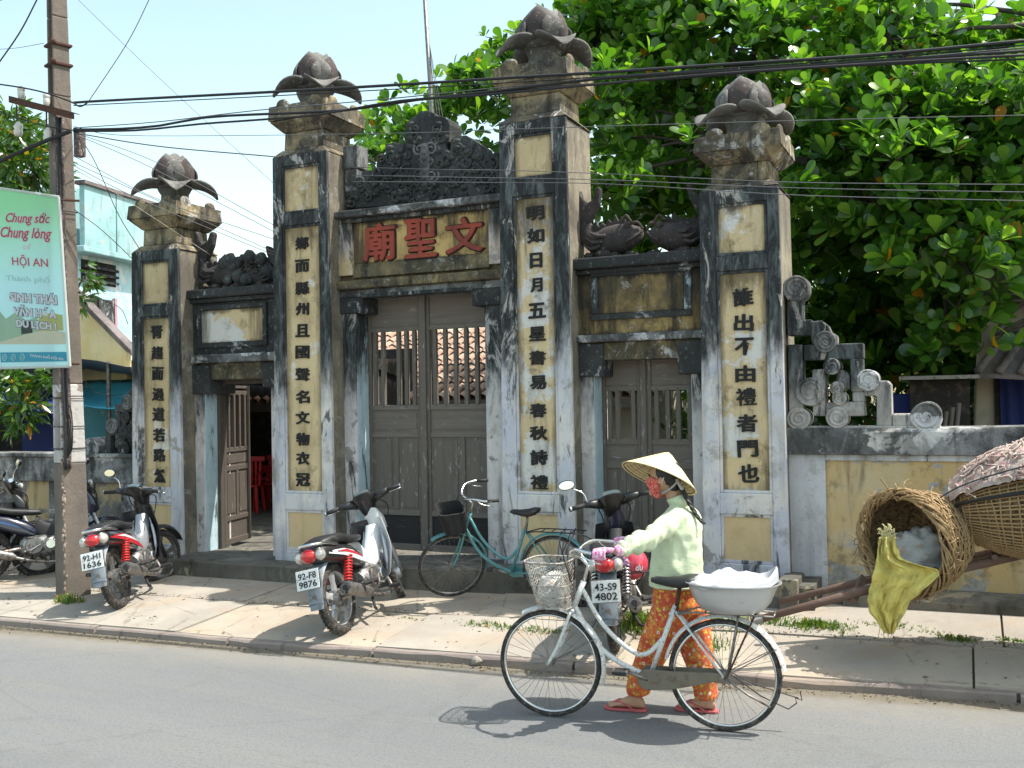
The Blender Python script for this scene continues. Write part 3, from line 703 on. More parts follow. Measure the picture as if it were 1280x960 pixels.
gb(MB().box(xa+.075, YW-.014, zC['bb']+.002, xb-.075, YW-.002, zC['bt']), 'board_panel', M_ochre_black, fld)
b = MB(); b.box(XC0, YW-.07, zC['m2'], XC1, YB, zC['m1']-.002); gb(b, 'string_course', M_black2, bevel=.014)
gb(MB().box(XC0, YW, zC['l2'], XC1, YB, zC['m2']-.002), 'lintel', M_lintel, bevel=.01)
gb(MB().box(XC0, YW-.035, zC['l2']-.15, xw(755, 455), YB-.03, zC['m2']-.012), 'corbel', M_black, bevel=.012); gb(MB().box(xw(848, 450), YW-.035, zC['l2']-.15, XC1, YB-.03, zC['m2']-.012), 'corbel', M_black, bevel=.012)
jC0, jC1 = xw(743, 560), xw(866, 560)
jambs(XC0, jC0, jC1, XC1, .42, zC['l2']+.001, zC['l2']-.15, M_jamb, 9)

# ---- the step along the foot of the gate
b = MB(); rows = []; rs = random.Random(5)
for i in range(41):
    X = -8.6+i*(7.45)/40; zt = interp(X, [(-8.6, .325), (-6.7, .335), (-6.1, .34), (-4.6, .42), (-4.0, .45), (-1.1, .455)])+rs.uniform(-.006, .006)
    yf = 8.27+rs.uniform(-.008, .008)
    rows.append([(X, yf, .05), (X, yf+.004, zt-.02), (X, yf+.02, zt), (X, 8.7, zt+.004), (X, 9.25, zt+.004), (X, 9.25, .05)])
b.loft(rows, True, True); gb(b, 'step', M_step, auto=35)

# ---- plank doors
def door_leaf(x0, x1, z0, z1, Y, slats, missing=(), open_to=None, mats=(M_wood, M_woodh, M_woodd), mids=(.42, .30), upper=True, top_h=.27):
    """a panelled leaf: stiles, rails, a row of square bars, a slim panel, two tall panels, a bottom panel. Local: x along leaf, z up"""
    W = x1-x0; st = .065; d = .045
    def T(mb):
        if open_to is not None:
            a = open_to; mb.x = lambda p: Vector((x0+p.x*math.cos(a)-p.y*math.sin(a), Y+p.x*math.sin(a)+p.y*math.cos(a), p.z))
        else: mb.x = lambda p: Vector((x0+p.x, Y+p.y, p.z))
        return mb
    H = z1-z0
    zz = [z0, z0+.07, z0+.28, z0+.34, z0+.34+H*.30, 0, 0, 0, 0, z1]
    zb0, zb1 = z0+.07, z0+.07+H*.11        # bottom panel
    zp0, zp1 = zb1+.055, zb1+.055+H*.285   # tall panels
    zm0, zm1 = zp1+.06, zp1+.06+H*.085     # slim panel
    zs0 = zm1+.055
    zs1 = z1-(top_h if upper else .06)-.05
    leaf = gb(T(MB()).box(0, 0, z0, st, d, z1), 'door_leaf', mats[0], bevel=.006)
    gb(T(MB()).box(W-st, 0, z0, W, d, z1), 'stile', mats[0], leaf, bevel=.006)
    for a, c in ((z0, zb0), (zb1, zp0), (zp1, zm0), (zm1, zs0), (zs1, zs1+.05), (z1-.035, z1)):
        gb(T(MB()).box(st, .003, a, W-st, d-.002, c), 'rail', mats[1], leaf, bevel=.006)
    gb(T(MB()).box(st, .02, zb0, W-st, .034, zb1), 'door_panel', mats[2], leaf)
    mid = W/2; gb(T(MB()).box(mid-.032, .004, zp0, mid+.032, d-.002, zp1), 'muntin', mats[0], leaf, bevel=.006)
    for a, c in ((st, mid-.032), (mid+.032, W-st)):
        gb(T(MB()).box(a, .018, zp0, c, .034, zp1), 'door_panel', mats[0], leaf)
        gb(T(MB()).box(a+.025, .010, zp0+.03, c-.025, .0175, zp1-.03), 'door_panel', mats[0], leaf, bevel=.006)
    gb(T(MB()).box(st, .018, zm0, W-st, .034, zm1), 'door_panel', mats[1], leaf)
    gb(T(MB()).box(st+.03, .010, zm0+.025, W-st-.03, .0175, zm1-.025), 'door_panel', mats[1], leaf, bevel=.006)
    if upper: gb(T(MB()).box(st, .018, zs1+.05, W-st, .034, z1-.035), 'door_panel', mats[1], leaf)
    n = slats; pitch = (W-2*st)/n
    for k in range(n):
        if k in missing: continue
        xx = st+pitch*(k+.5); h = .021
        b = T(MB()); b.frus((xx-.004, .0, xx+.004, .04, zs0-.03), (xx-h, -.002, xx+h, .042, zs0+.005)); b.box(xx-h, -.002, zs0+.005, xx+h, .042, zs1-.01)
        b.frus((xx-h, -.002, xx+h, .042, zs1-.01), (xx-.003, .0, xx+.003, .04, zs1+.028))
        gb(b, 'door_bar', mats[0], leaf, bevel=.004)
    return leaf
zd0 = .455
m_ = xw(532, 560, YD); door_leaf(jB0-.03, m_-.012, zd0-.02, zB['l2']+.02, YD, 6, (2,), top_h=.33)
door_leaf(m_-.006, jB1+.03, zd0-.02, zB['l2']+.02, YD+.004, 6, (), top_h=.33)
gb(MB().box(m_-.05, YD-.028, zd0, m_+.028, YD-.001, zB['l2']+.03), 'meeting_post', M_wood, bevel=.01)
m_ = xw(807, 560, YD); door_leaf(jC0-.03, m_-.01, .44, zC['l2']+.02, YD, 4, (2,), top_h=.26)
door_leaf(m_-.004, jC1+.03, .44, zC['l2']+.02, YD+.004, 4, (), top_h=.26)
gb(MB().box(m_-.04, YD-.024, .44, m_+.02, YD-.001, zC['l2']+.03), 'meeting_post', M_wood, bevel=.01)
# open leaf of the left bay, swung inwards, and its frame
gb(MB().box(jA0-.02, YD-.03, .33, jA0+.05, YD+.05, zA['l2']+.02), 'door_post', M_woodb, bevel=.006)
gb(MB().box(jA0+.05, YD-.03, zA['l2']-.05, jA1, YD+.05, zA['l2']+.02), 'door_head', M_woodb, bevel=.006)
door_leaf(jA0+.055, jA0+.055+.68, .36, zA['l2']-.06, YD+.03, 4, (), open_to=R(104), mats=(M_woodb, M_woodb, M_woodb), upper=False)

# ---- crest over the centre bay
cr = [(40, 520), (45, 420), (112, 405), (118, 350), (150, 342), (186, 340), (188, 292), (226, 286), (228, 222), (268, 214), (314, 220), (318, 262), (320, 150), (326, 122), (348, 100), (368, 92), (382, 76), (405, 68), (428, 68),
      (450, 78), (466, 90), (500, 96), (516, 108), (524, 130), (522, 212), (506, 216), (508, 262), (526, 262), (530, 200), (560, 186), (600, 180), (630, 205), (660, 222), (668, 240), (680, 265), (748, 262), (752, 480)]
pts = [xz(420+a/3.692, 120+c/3.692, 8.85) for a, c in cr]
zc0 = zB['cor']-.005
pts = [(max(min(x, XB1-.01), XB0+.02), max(z, zc0)) for x, z in pts]
b = MB().ext(pts, 8.85, 9.12); crest = gb(b, 'crest', M_crest, bevel=.012)
# relief on the crest: central mask column with scrolls and a scatter of small curls
def spiral(b, c, r, Y, turns=1.6, t=.014, sgn=1, ph=0., n=26):
    q = []
    for i in range(n+1):
        u = i/n; a = ph+sgn*u*turns*2*math.pi; q.append((c[0]+r*(1-u*.82)*math.cos(a), Y, c[1]+r*(1-u*.82)*math.sin(a)))
    return b.tube(q, [t*(1-.4*i/n) for i in range(n+1)], 6)
def C5(a, c, Y=8.85): return xz(420+a/3.692, 120+c/3.692, Y)
b = MB()
for (a, c, r, sg) in ((385, 245, .07, 1), (440, 245, .07, -1), (392, 300, .05, -1), (432, 300, .05, 1), (385, 370, .08, 1), (445, 370, .08, -1), (395, 410, .06, -1), (437, 410, .06, 1), (365, 150, .06, 1), (465, 150, .06, -1), (375, 205, .05, 1), (455, 205, .05, -1)):
    spiral(b, C5(a, c), r, 8.845, 1.4, .015, sg, rnd.uniform(0, 6))
p0, p1 = C5(413, 225), C5(413, 440)
b.ext([(p0[0]-.035, p0[1]), (p0[0]-.06, p0[1]-.16), (p1[0]-.05, p1[1]+.14), (p1[0]-.02, p1[1]), (p1[0]+.02, p1[1]), (p1[0]+.05, p1[1]+.14), (p0[0]+.06, p0[1]-.16), (p0[0]+.035, p0[1])], 8.82, 8.852)
for k in range(7):
    q = C5(413, 232+k*30); b.ball((q[0], 8.83, q[1]), (.04, .03, .028), 10, 6)
gb(b, 'carved_column', M_carving, crest, smooth=True)
b = MB(); rc = random.Random(9)
for k in range(210):
    a = rc.uniform(60, 740); c = rc.uniform(110, 500)
    top = interp(a, [(60, 420), (118, 370), (190, 310), (230, 240), (318, 240), (330, 150), (400, 90), (500, 130), (525, 220), (600, 195), (665, 240), (740, 275)])
    if c < top+22 or abs(a-413) < 42: continue
    q = C5(a, c); r = rc.uniform(.03, .065)
    if rc.random() < .6: spiral(b, q, r*1.25, 8.838, rc.uniform(.9, 1.6), .019, rc.choice((-1, 1)), rc.uniform(0, 6), 14)
    else: b.ball((q[0], 8.85, q[1]), (r*.9, .055, r*.6), 8, 5)
for a, c in ((350, 132), (475, 132), (250, 240), (300, 250), (560, 210), (625, 230)):
    q = C5(a, c); b.ball((q[0], 8.85, q[1]), (.05, .035, .035), 8, 5)
gb(b, 'relief_curls', M_crest, crest, smooth=True, kind='stuff')
b = MB(); q0, q1 = at(431, 184, 8.87), at(449.5, 229, 8.87); b.box(q0.x, 8.83, q1.z+.16, q1.x+.0, 9.05, q0.z); b.box(q0.x+.01, 8.84, q1.z-.08, q1.x-.015, 9.02, q1.z+.158)
gb(b, 'crest_post', M_black2, bevel=.012)

# ---- paired dragon-fish over the side bays
def dragon_fish(x0, x1, z0, h, face, Y=8.93, s_=1.):
    """x0..x1 body span, face=+1 head to +x, tail fin turned up at the other end"""
    L = x1-x0
    def Q(u, v): return ((x0+u*L) if face > 0 else (x1-u*L), z0+v*h)
    fish = None
    # body as a loft along a curved spine
    sp = [(.14, .62, .05, .035), (.13, .48, .08, .05), (.16, .34, .11, .07), (.30, .26, .15, .09), (.48, .27, .18, .11), (.66, .29, .19, .12), (.80, .31, .17, .12), (.90, .34, .12, .10), (.98, .36, .06, .06)]
    rings = []
    for i, (u, v, rv, ry) in enumerate(sp):
        c = Q(u, v); a = sp[min(i+1, len(sp)-1)]; e = sp[max(i-1, 0)]
        ca, ce = Q(a[0], a[1]), Q(e[0], e[1]); t = Vector((ca[0]-ce[0], 0, ca[1]-ce[1])).normalized(); up = Vector((-t.z, 0, t.x))
        rings.append(ell((c[0], Y, c[1]), up, (0, 1, 0), rv*h*1.05, ry, 14))
    fish = gb(MB().loft(rings), 'dragon_fish', M_fish, smooth=True); rough_edges(fish, .02, 9, x0)
    # tail fork
    b = MB()
    b.ext([Q(.05, .52), Q(-.01, .75), Q(.0, 1.0), Q(.035, 1.03), Q(.10, .86), Q(.17, .80), Q(.26, .84), Q(.31, .97), Q(.36, 1.0), Q(.385, .95), Q(.35, .78), Q(.27, .62), Q(.20, .52)], Y-.045, Y+.045)
    rough_edges(gb(b, 'tail_fin', M_fish, fish, bevel=.02), .012, 7, x1)
    # spiny back fin
    b = MB(); base = [(.17, .46), (.27, .44), (.37, .45), (.47, .47), (.57, .49), (.67, .50), (.76, .50)]; o = [Q(*base[0])]
    for k in range(len(base)-1):
        u, v = base[k]; o += [Q(u+.02, v+.10+.03*math.sin(k*2.)), Q(u+.075, v+.03)]
    o += [Q(.76, .40), Q(.17, .36)]; b.ext(o, Y-.02, Y+.02); gb(b, 'back_fin', M_fish, fish, bevel=.008)
    b = MB()
    for k in range(3):
        u = .40+k*.045; b.tube(bez([(Q(u, .2+.06*k)[0], Y-.10, Q(u, .2+.06*k)[1]), (Q(u-.12, .16+.08*k)[0], Y-.13, Q(u-.12, .16+.08*k)[1]), (Q(u-.24, .22+.08*k)[0], Y-.12, Q(u-.24, .22+.08*k)[1])], 10), [.022, .022, .02, .02, .018, .018, .015, .015, .012, .01, .006], 6)
    gb(b, 'side_fin', M_fish, fish, smooth=True)
    b = MB(); e = Q(.80, .44); b.ball((e[0], Y-.085, e[1]), .035, 10, 8); b.tube(bez([(Q(.72, .50)[0], Y-.06, Q(.72, .50)[1]), (Q(.80, .56)[0], Y-.10, Q(.80, .56)[1]), (Q(.88, .46)[0], Y-.10, Q(.88, .46)[1])], 10), .014, 6)
    b.tube(bez([(Q(.80, .22)[0], Y-.11, Q(.80, .22)[1]), (Q(.92, .28)[0], Y-.10, Q(.92, .28)[1]), (Q(1.02, .36)[0], Y-.05, Q(1.02, .36)[1])], 10), .014, 6)
    b.tube(bez([(Q(.84, .44)[0], Y-.08, Q(.84, .44)[1]), (Q(.95, .47)[0], Y-.08, Q(.95, .47)[1]), (Q(1.02, .38)[0], Y-.04, Q(1.02, .38)[1])], 10), .013, 6)
    gb(b, 'fish_face', M_stone_red, fish, smooth=True)
    b = MB(); rr = random.Random(int(x0*100))
    for k in range(26):
        u = rr.uniform(.02, 1.0); q = Q(u, rr.uniform(-.02, .10)); r = rr.uniform(.03, .07); b.ball((q[0], Y+rr.uniform(-.10, .06), q[1]), (r, r*.8, r*.7), 8, 5)
    gb(b, 'cloud_base', M_fish, fish, smooth=True)
    return fish
zq = zC['cor']
dragon_fish(xw(722, 300, 8.93), xw(804, 300, 8.93), zq-.02, zw(740, 232, 8.93)-zq, +1)
dragon_fish(xw(812, 300, 8.93), XC1+.0, zq-.02, zw(860, 225, 8.93)-zq, -1)
zq = zA['cor']
dragon_fish(xw(247, 330, 8.93), xw(306, 330, 8.93), zq-.02, zw(262, 288, 8.93)-zq, +1)
dragon_fish(xw(309, 330, 8.93), xw(352, 330, 8.93), zq-.02, zw(335, 305, 8.93)-zq, -1)
# foliage-like clumps at the fish heads of the left bay
b = MB(); rr = random.Random(4)
for px0, px1, r0, r1 in ((282, 305, 322, 352), (312, 340, 322, 356)):
    for k in range(26):
        q = at(rr.uniform(px0, px1), rr.uniform(r0, r1), 8.9); r = rr.uniform(.04, .085); b.ball((q.x, 8.9+rr.uniform(-.09, .09), q.z), (r, r*.7, r), 8, 6)
rough_edges(gb(b, 'stone_flower', M_crest, smooth=True), .02, 12, 3)

# ================================================================== BOUNDARY WALLS WITH OPENWORK
YS = 8.74
def scroll_disc(b, c, r, Y, th, lobes=True, sg=1, ph=0.):
    pts = []
    for k in range(28):
        a = 2*math.pi*k/28; rr = r*(1+(.10*abs(math.sin(a*1.5+ph)) if lobes else 0)); pts.append((c[0]+rr*math.cos(a), c[1]+rr*math.sin(a)))
    b.ext(pts, Y-.012, Y+th)
    spiral(b, c, r*.80, Y-.014, 1.7, .016, sg, ph, 30)
    pts = [(c[0]+r*.95*math.cos(a_), Y-.012, c[1]+r*.95*math.sin(a_)) for a_ in [2*math.pi*k/28 for k in range(28)]]
    b.tube(pts, .012, 6, closed=True)
def openwork(parent, S, flip=None, mats=(M_scroll, M_scroll)):
    """the stepped fretwork: S maps photo-crop pixels to x,z"""
    th = .17
    def rect(b, a0, c0, a1, c1, dy=0.):
        p, q = S(a0, c0), S(a1, c1); b.box(min(p[0], q[0]), YS+dy, min(p[1], q[1]), max(p[0], q[0]), YS+th-dy, max(p[1], q[1]))
    b = MB(); k = .0015
    rect(b, 15, 200, 105, 320); rect(b, 15, 321, 160, 405, k); rect(b, 18, 462, 112, 925, k); rect(b, 112, 462, 455, 540); rect(b, 378, 541, 455, 730, 0.)
    p = [S(*q) for q in ((105, 320), (160, 325), (215, 320), (250, 350), (265, 385), (300, 410), (300, 461), (160, 461), (150, 405))]; b.ext(p, YS, YS+th)
    rect(b, 240, 541, 300, 600, k); rect(b, 160, 600, 240, 870, 0.); rect(b, 240, 790, 460, 870, k); rect(b, 388, 731, 460, 789, k)
    p = [S(*q) for q in ((456, 620), (500, 610), (540, 665), (590, 665), (612, 690), (618, 855), (618, 925), (530, 925), (530, 755), (456, 755))]; b.ext(p, YS+.001, YS+th)
    rect(b, 619, 855, 760, 925, .002); rect(b, 15, 926, 895, 945, -.01)
    p = [S(*q) for q in ((300, 600), (350, 610), (377, 640), (377, 720), (300, 700))]; b.ext(p, YS+.02, YS+th-.02)
    rough_edges(gbw(b, 'fretwork', mats[0], parent, bevel=.012), .006, 4, 3)
    for (a, c, r, sg, ph) in ((68, 140, .14, 1, 0), (235, 445, .115, -1, 1), (275, 585, .085, 1, 2), (150, 730, .155, 1, 0), (305, 710, .07, 1, 0), (318, 765, .07, -1, 2), (85, 885, .125, 1, 1), (305, 877, .115, -1, 0), (480, 665, .115, 1, .5), (815, 872, .155, 1, 3.)):
        b = MB(); scroll_disc(b, S(a, c), r*.74, YS-.01, th+.02, True, sg, ph); gbw(b, 'scroll', M_black2 if (a > 700 or c < 460 or a == 480) else mats[1], parent, bevel=.006)
def gbw(mb, name, mat, parent, **k):
    o = _build(mb, name, mat, None, **k); o.parent = parent; return o
# right wall: starts at the right-hand pillar and runs out of the picture
S = lambda a, c: xz(980+a/4.57, 330+c/4.57, YS)
wr = empty('boundary_wall', (0, 0, 0), 0, 'ochre and white boundary wall with openwork scroll ornament right of the gateway', 'wall')
x0 = -1.43; ztop = zw(1120, 533, YS); zcb = zw(1120, 568, YS)
xo = xw(1033, 640, YS)
b = MB(); b.box(x0, YS+.02, .2, 6, YS+.24, zcb); wbody = gbw(b, 'wall_body', M_wallo, wr)
b = MB(); b.box(x0, YS-.012, .22, xo, YS+.019, zcb-.002); gbw(b, 'pilaster', M_wallw, wr, bevel=.008)
b = MB(); b.box(xo+.001, YS-.006, zcb-.055, 6, YS+.019, zcb-.003); gbw(b, 'white_band', M_wallw, wr, bevel=.006)
b = MB(); rows = []
for k in range(30):
    X = x0+k*(6-x0)/29; w_ = mnoise.noise((X, 0, 0))*.01
    rows.append([(X, YS-.045, zcb), (X, YS-.05+w_, ztop-.045), (X, YS-.03, ztop-.012+w_), (X, YS+.10, ztop+w_), (X, YS+.30, ztop-.01), (X, YS+.30, zcb)])
b.loft(rows, True, True); gbw(b, 'coping', M_wallcap, wr, auto=35)
b = MB(); rows = []; 
for k in range(20):
    X = -.95+k*7/19; rows.append([(X, 8.42, .1), (X, 8.43, .37+rs.uniform(-.015, .01)), (X, 8.50, .40), (X, YS+.1, .41), (X, YS+.1, .1)])
b.loft(rows, True, True); gbw(b, 'footing', M_step, wr, auto=40)
openwork(wr, S)
# left wall
wl = empty('boundary_wall', (0, 0, 0), 0, 'low blackened ochre boundary wall with dark scroll ornament left of the gateway', 'wall')
x1 = -8.77; zt = zw(140, 569, YS); zm = zw(140, 584, YS); zn = zw(140, 588, YS)
b = MB(); b.box(-16, YS+.02, .1, x1, YS+.24, zn-.15); gbw(b, 'wall_body', M_walll, wl)
for (a, c) in ((-16, xw(-60, 650, YS)), (xw(0, 650, YS), xw(27, 650, YS)), (xw(62, 650, YS), xw(118, 650, YS)), (xw(152, 650, YS), x1)):
    gbw(MB().box(a, YS-.01, .12, c, YS+.019, zn-.15), 'pilaster', M_black2, wl, bevel=.008)
b = MB(); b.box(-16, YS-.03, zn-.149, x1, YS+.27, zt-.03); b.box(-16, YS-.06, zt-.029, x1, YS+.31, zt+.02); gbw(b, 'coping', M_wallcap, wl, bevel=.012)
def S2(a, c):   # mirrored and smaller, in the corner of the left pillar
    u = (a-15)/880*.92; v = (925-c)/880
    return (x1+.0-u*1.0, zt+.02+v*1.12)
openwork(wl, S2, mats=(M_crest, M_black))
# loose block by the gate foot
b = MB(); p = at(976, 750, 8.3); q = at(999, 723, 8.3); b.box(p.x, 8.22, .2, q.x, 8.60, q.z)
tag(b.build('concrete_block', M_step, bevel=.01), 'small square concrete block at the foot of the right-hand pillar', 'block')

# ================================================================== BEHIND THE GATE
def tiles(b, x0, x1, y0, z0, y1, z1, pitch=.2):
    n = int((x1-x0)/pitch)
    L = math.hypot(y1-y0, z1-z0); m = max(2, int(L/.26))
    for i in range(n):
        x = x0+(i+.5)*pitch; 
        for j in range(m):
            t0, t1 = j/m, (j+1.12)/m; lift = .02
            a = Vector((x, y0+(y1-y0)*t0, z0+(z1-z0)*t0+.035)); c = Vector((x, y0+(y1-y0)*t1, z0+(z1-z0)*t1+.010))
            b.tube([a, c], [pitch*.44, pitch*.38], 6, caps=False)
M_tile = plaster("red_roof_tile", (.36, .22, .155), (.42, .30, .23), (.20, .14, .11), .6, None, stain=.5, stain_c=(.10, .07, .06), speck=.5)
M_greytile = plaster("grey_roof_tile", (.13, .11, .11), (.20, .17, .17), None, .6, None, stain=.6, stain_c=(.05, .045, .045), speck=.5)
M_pale = plaster("pale_house_wall", (.50, .46, .38), (.45, .41, .34), None, .6, None, stain=.35, stain_c=(.2, .17, .12), speck=.3)
M_dark = plain("dark_boards_and_shade", (.03, .027, .025), .9, 0, .5, 5, (.07, .05, .04), .3, obj=False)  # near-black boards; also paints the shade inside doorway, window and vent
M_bluecloth = plain("blue_cloth", (.02, .035, .17), .8, 0, .3, 3, obj=False, bump=.5)
M_canvas = plain("grey_canvas", (.30, .30, .31), .85, 0, .3, 3, obj=False)
# tiled house seen through the bars of the centre doors
h = empty('tiled_house', (-8, 15, .3), 0, 'low house with sunlit red tiled roof seen through the bars of the middle doors', 'house')
HI = Matrix.Translation((-8, 15, .3)).inverted()
def hb(mb, name, mat, parent, root, **k):
    o = _build(mb, name, mat, None, **k); o.parent = parent
    if parent is root: o.matrix_parent_inverse = Matrix.Translation(root.location).inverted()
    return o
hb(MB().box(-12.6, 15.0, .3, -4.4, 19, 2.15), 'house_wall', M_pale, h, h)
b = MB(); tiles(b, -13, -4.2, 14.3, 2.0, 17.2, 3.35); o = hb(b, 'roof_tiles', M_tile, h, h, kind='stuff', smooth=True)
hb(MB().add([(-13, 14.3, 1.98), (-4.2, 14.3, 1.98), (-4.2, 17.2, 3.3), (-13, 17.2, 3.3)], [(0, 1, 2, 3)]), 'roof_deck', M_tile, h, h)
hb(MB().box(-13, 14.28, 1.86, -4.2, 14.32, 2.0), 'eaves_board', M_wood, h, h)
for xx in (-9.6, -8.3, -7.1, -6.0):
    hb(MB().box(xx-.05, 14.5, .3, xx+.05, 14.6, 2.0), 'post', M_woodb, h, h)
# dark shelter seen through the open side door, with stacked red chairs
h = empty('courtyard_shelter', (-11, 13, .3), 0, 'dark canvas-roofed shelter seen through the open side door', 'shelter')
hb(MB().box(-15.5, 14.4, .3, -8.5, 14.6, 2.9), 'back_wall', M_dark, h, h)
hb(MB().box(-8.6, 11.8, .3, -8.5, 14.39, 2.7), 'unseen_side_wall', M_dark, h, h)  # added wall: keeps the sun out so the shelter stays dark
hb(MB().box(-15.6, 10.3, .3, -15.5, 14.39, 2.7), 'unseen_side_wall', M_dark, h, h)
rows = []
for i in range(9):
    y = 10.3+i*.5; rows.append([(x, y, 2.62+.10*math.sin(x*2+i)-.05*i*.6) for x in [-15.6+.55*k for k in range(14)]])
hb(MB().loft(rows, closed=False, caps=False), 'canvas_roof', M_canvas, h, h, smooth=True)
for xx in (-13.5, -11.2): hb(MB().cyl((xx, 10.5, .3), (xx, 10.5, 2.65), .03, 10), 'post', M_steel, h, h)
def plastic_chair(x, y, rz, label):
    e = empty('plastic_chair', (x, y, .315), rz, label, 'chair', 'red plastic chairs beyond the side door')
    b = MB()
    for i in range(6):
        pass
    MBs = MB().box(-.20, -.20, .40, .20, .20, .43); o = _build(MBs, 'seat', M_redplastic, e, bevel=.01)
    for sx_ in (-1, 1):
        for sy_ in (-1, 1): _build(MB().frus((sx_*.20-.02, sy_*.20-.02, sx_*.20+.02, sy_*.20+.02, 0), (sx_*.17-.025, sy_*.17-.025, sx_*.17+.025, sy_*.17+.025, .405)), 'leg', M_redplastic, e)
        _build(MB().tube([(sx_*.22, -.18, .42), (sx_*.23, -.18, .60), (sx_*.22, .20, .64)], .016, 8), 'arm', M_redplastic, e)
    b = MB()
    for k in range(5): b.box(-.16+k*.068, .19, .43, -.12+k*.068, .215, .78)
    b.box(-.21, .185, .781, .21, .22, .86); _build(b, 'backrest', M_redplastic, e, bevel=.008)
for (px, py, rz, lb) in ((311, 640, .4, 'red plastic chair nearer the open door leaf, in the courtyard'), (327, 637, -.5, 'red plastic chair nearer the right jamb of the side door, in the courtyard'), (322, 628, 2.2, 'red plastic chair standing behind the two others beyond the side door')):
    p = at(px, py, Z=.315); plastic_chair(p.x, p.y, rz, lb)
# pale house on the right
p0 = at(1216, 530, 13.); xr = p0.x
h = empty('pale_house', (xr+2, 14, .3), 0, 'pale rendered house with grey tiled canopy over a blue curtained doorway, at the right edge', 'house')
hb(MB().ext([(xr-.05, .3), (xr+4, .3), (xr+4, 5.2), (xr+.55, 4.6), (xr+.12, 3.6)], 13., 17), 'house_wall', M_pale, h, h, bevel=.02)
q = [at(1207, 432, 12.8), at(1222, 384, 12.8), at(1275, 345, 12.8)]
b = MB(); b.ext([(q[0].x, q[0].z), (q[1].x, q[1].z), (q[2].x+1.5, q[2].z+1.1), (q[2].x+1.6, q[2].z+1.3), (q[1].x-.05, q[1].z+.18), (q[0].x-.12, q[0].z+.02)], 12.7, 17.2); hb(b, 'roof', M_greytile, h, h, bevel=.01)
c0, c1, c2 = at(1222, 452, 12.), at(1252, 462, 12.0), at(1268, 418, 12.95)
b = MB(); b.add([(c0.x, 12.35, c0.z-.12), (c0.x+2.8, 11.9, c0.z-.35), (c0.x+2.9, 12.98, c2.z+.1), (c2.x, 12.98, c2.z+.08), (c0.x, 12.35, c0.z-.17), (c0.x+2.8, 11.9, c0.z-.40), (c0.x+2.9, 12.98, c2.z+.05), (c2.x, 12.98, c2.z+.03)],
                 [(0, 1, 2, 3), (7, 6, 5, 4), (0, 4, 5, 1), (1, 5, 6, 2), (2, 6, 7, 3), (3, 7, 4, 0)]); hb(b, 'canopy', M_greytile, h, h)
b = MB()
for k in range(14):
    t = k/13; a = Vector((c0.x+2.8*t, 12.33-.43*t, c0.z-.10-.23*t)); e_ = Vector((c2.x+(c0.x+2.9-c2.x)*t, 12.98, c2.z+.10)); b.tube([a, e_], .05, 6)
hb(b, 'canopy_tiles', M_greytile, h, h, kind='stuff', smooth=True)
dl, dr = xw(1243, 500, 12.97), xw(1243, 500, 12.97)+1.0
hb(MB().box(dl, 12.94, .3, dr, 12.995, 2.55), 'doorway', M_dark, h, h)
rows = []
for j in range(8):
    z = .5+j*.28; rows.append([(dl+.06+(.75-.30*j/8*.6)*i/24*(1.15), 12.90+.03*math.sin(i*1.3+j*.1), z) for i in range(25)])
hb(MB().loft(rows, closed=False, caps=False), 'blue_curtain', M_bluecloth, h, h, smooth=True)
# dark shed
h = empty('garden_shed', (xr-1, 12, .3), 0, 'dark lean-to shed beyond the right-hand wall, left of the pale house', 'shed')
a = at(1137, 475, 12.); c = at(1212, 480, 12.)
hb(MB().box(a.x, 12, .3, c.x, 13, a.z), 'shed_wall', M_dark, h, h)
hb(MB().box(a.x-.1, 11.8, a.z, c.x+.1, 13, a.z+.04), 'shed_roof', M_steel, h, h)
for k in range(4):
    q0, q1 = at(1150+k*9, 530, 11.7), at(1175+k*8, 480+k*6, 11.85)
    tag(MB().cyl((q0.x, 11.7, .3), (q1.x, 11.85, q1.z-.35+.1*k), .022, 8).build('timber_pole', M_wood), ('leftmost', 'second from left', 'third from left', 'rightmost')[k]+' timber pole leaning against the dark shed', 'pole', 'timber poles leaning on the shed')
# white shelter pieces glimpsed through the fretwork
tag(MB().box(-.9, 12.2, .3, -.1, 12.8, 2.0).build('blue_tarpaulin_stack', M_bluecloth, bevel=.05), 'dark blue covered stack glimpsed through the openwork of the right wall', 'stack')

# ================================================================== LEFT BACKGROUND
M_blueplaster = plaster("turquoise_wall", (.26, .46, .48), (.34, .52, .54), (.42, .42, .40), .62, None, stain=.5, stain_c=(.16, .19, .18), speck=.4)
M_bluelow = plaster("pale_blue_wall", (.36, .60, .70), (.48, .68, .74), (.70, .74, .76), .55, None, stain=.3, speck=.2)
M_yellow = plaster("yellow_gable", (.72, .58, .28), (.76, .66, .40), None, .6, None, stain=.15, speck=.2)
th = R(10.6); D = Vector((-math.sin(th), math.cos(th), 0)); N_ = Vector((math.cos(th), math.sin(th), 0))
O = at(92, 500, 14.); O.z = 0
bl = empty('blue_house', tuple(O), th, 'two-storey turquoise house with parapet panels and louvred vent, behind the utility pole', 'house')
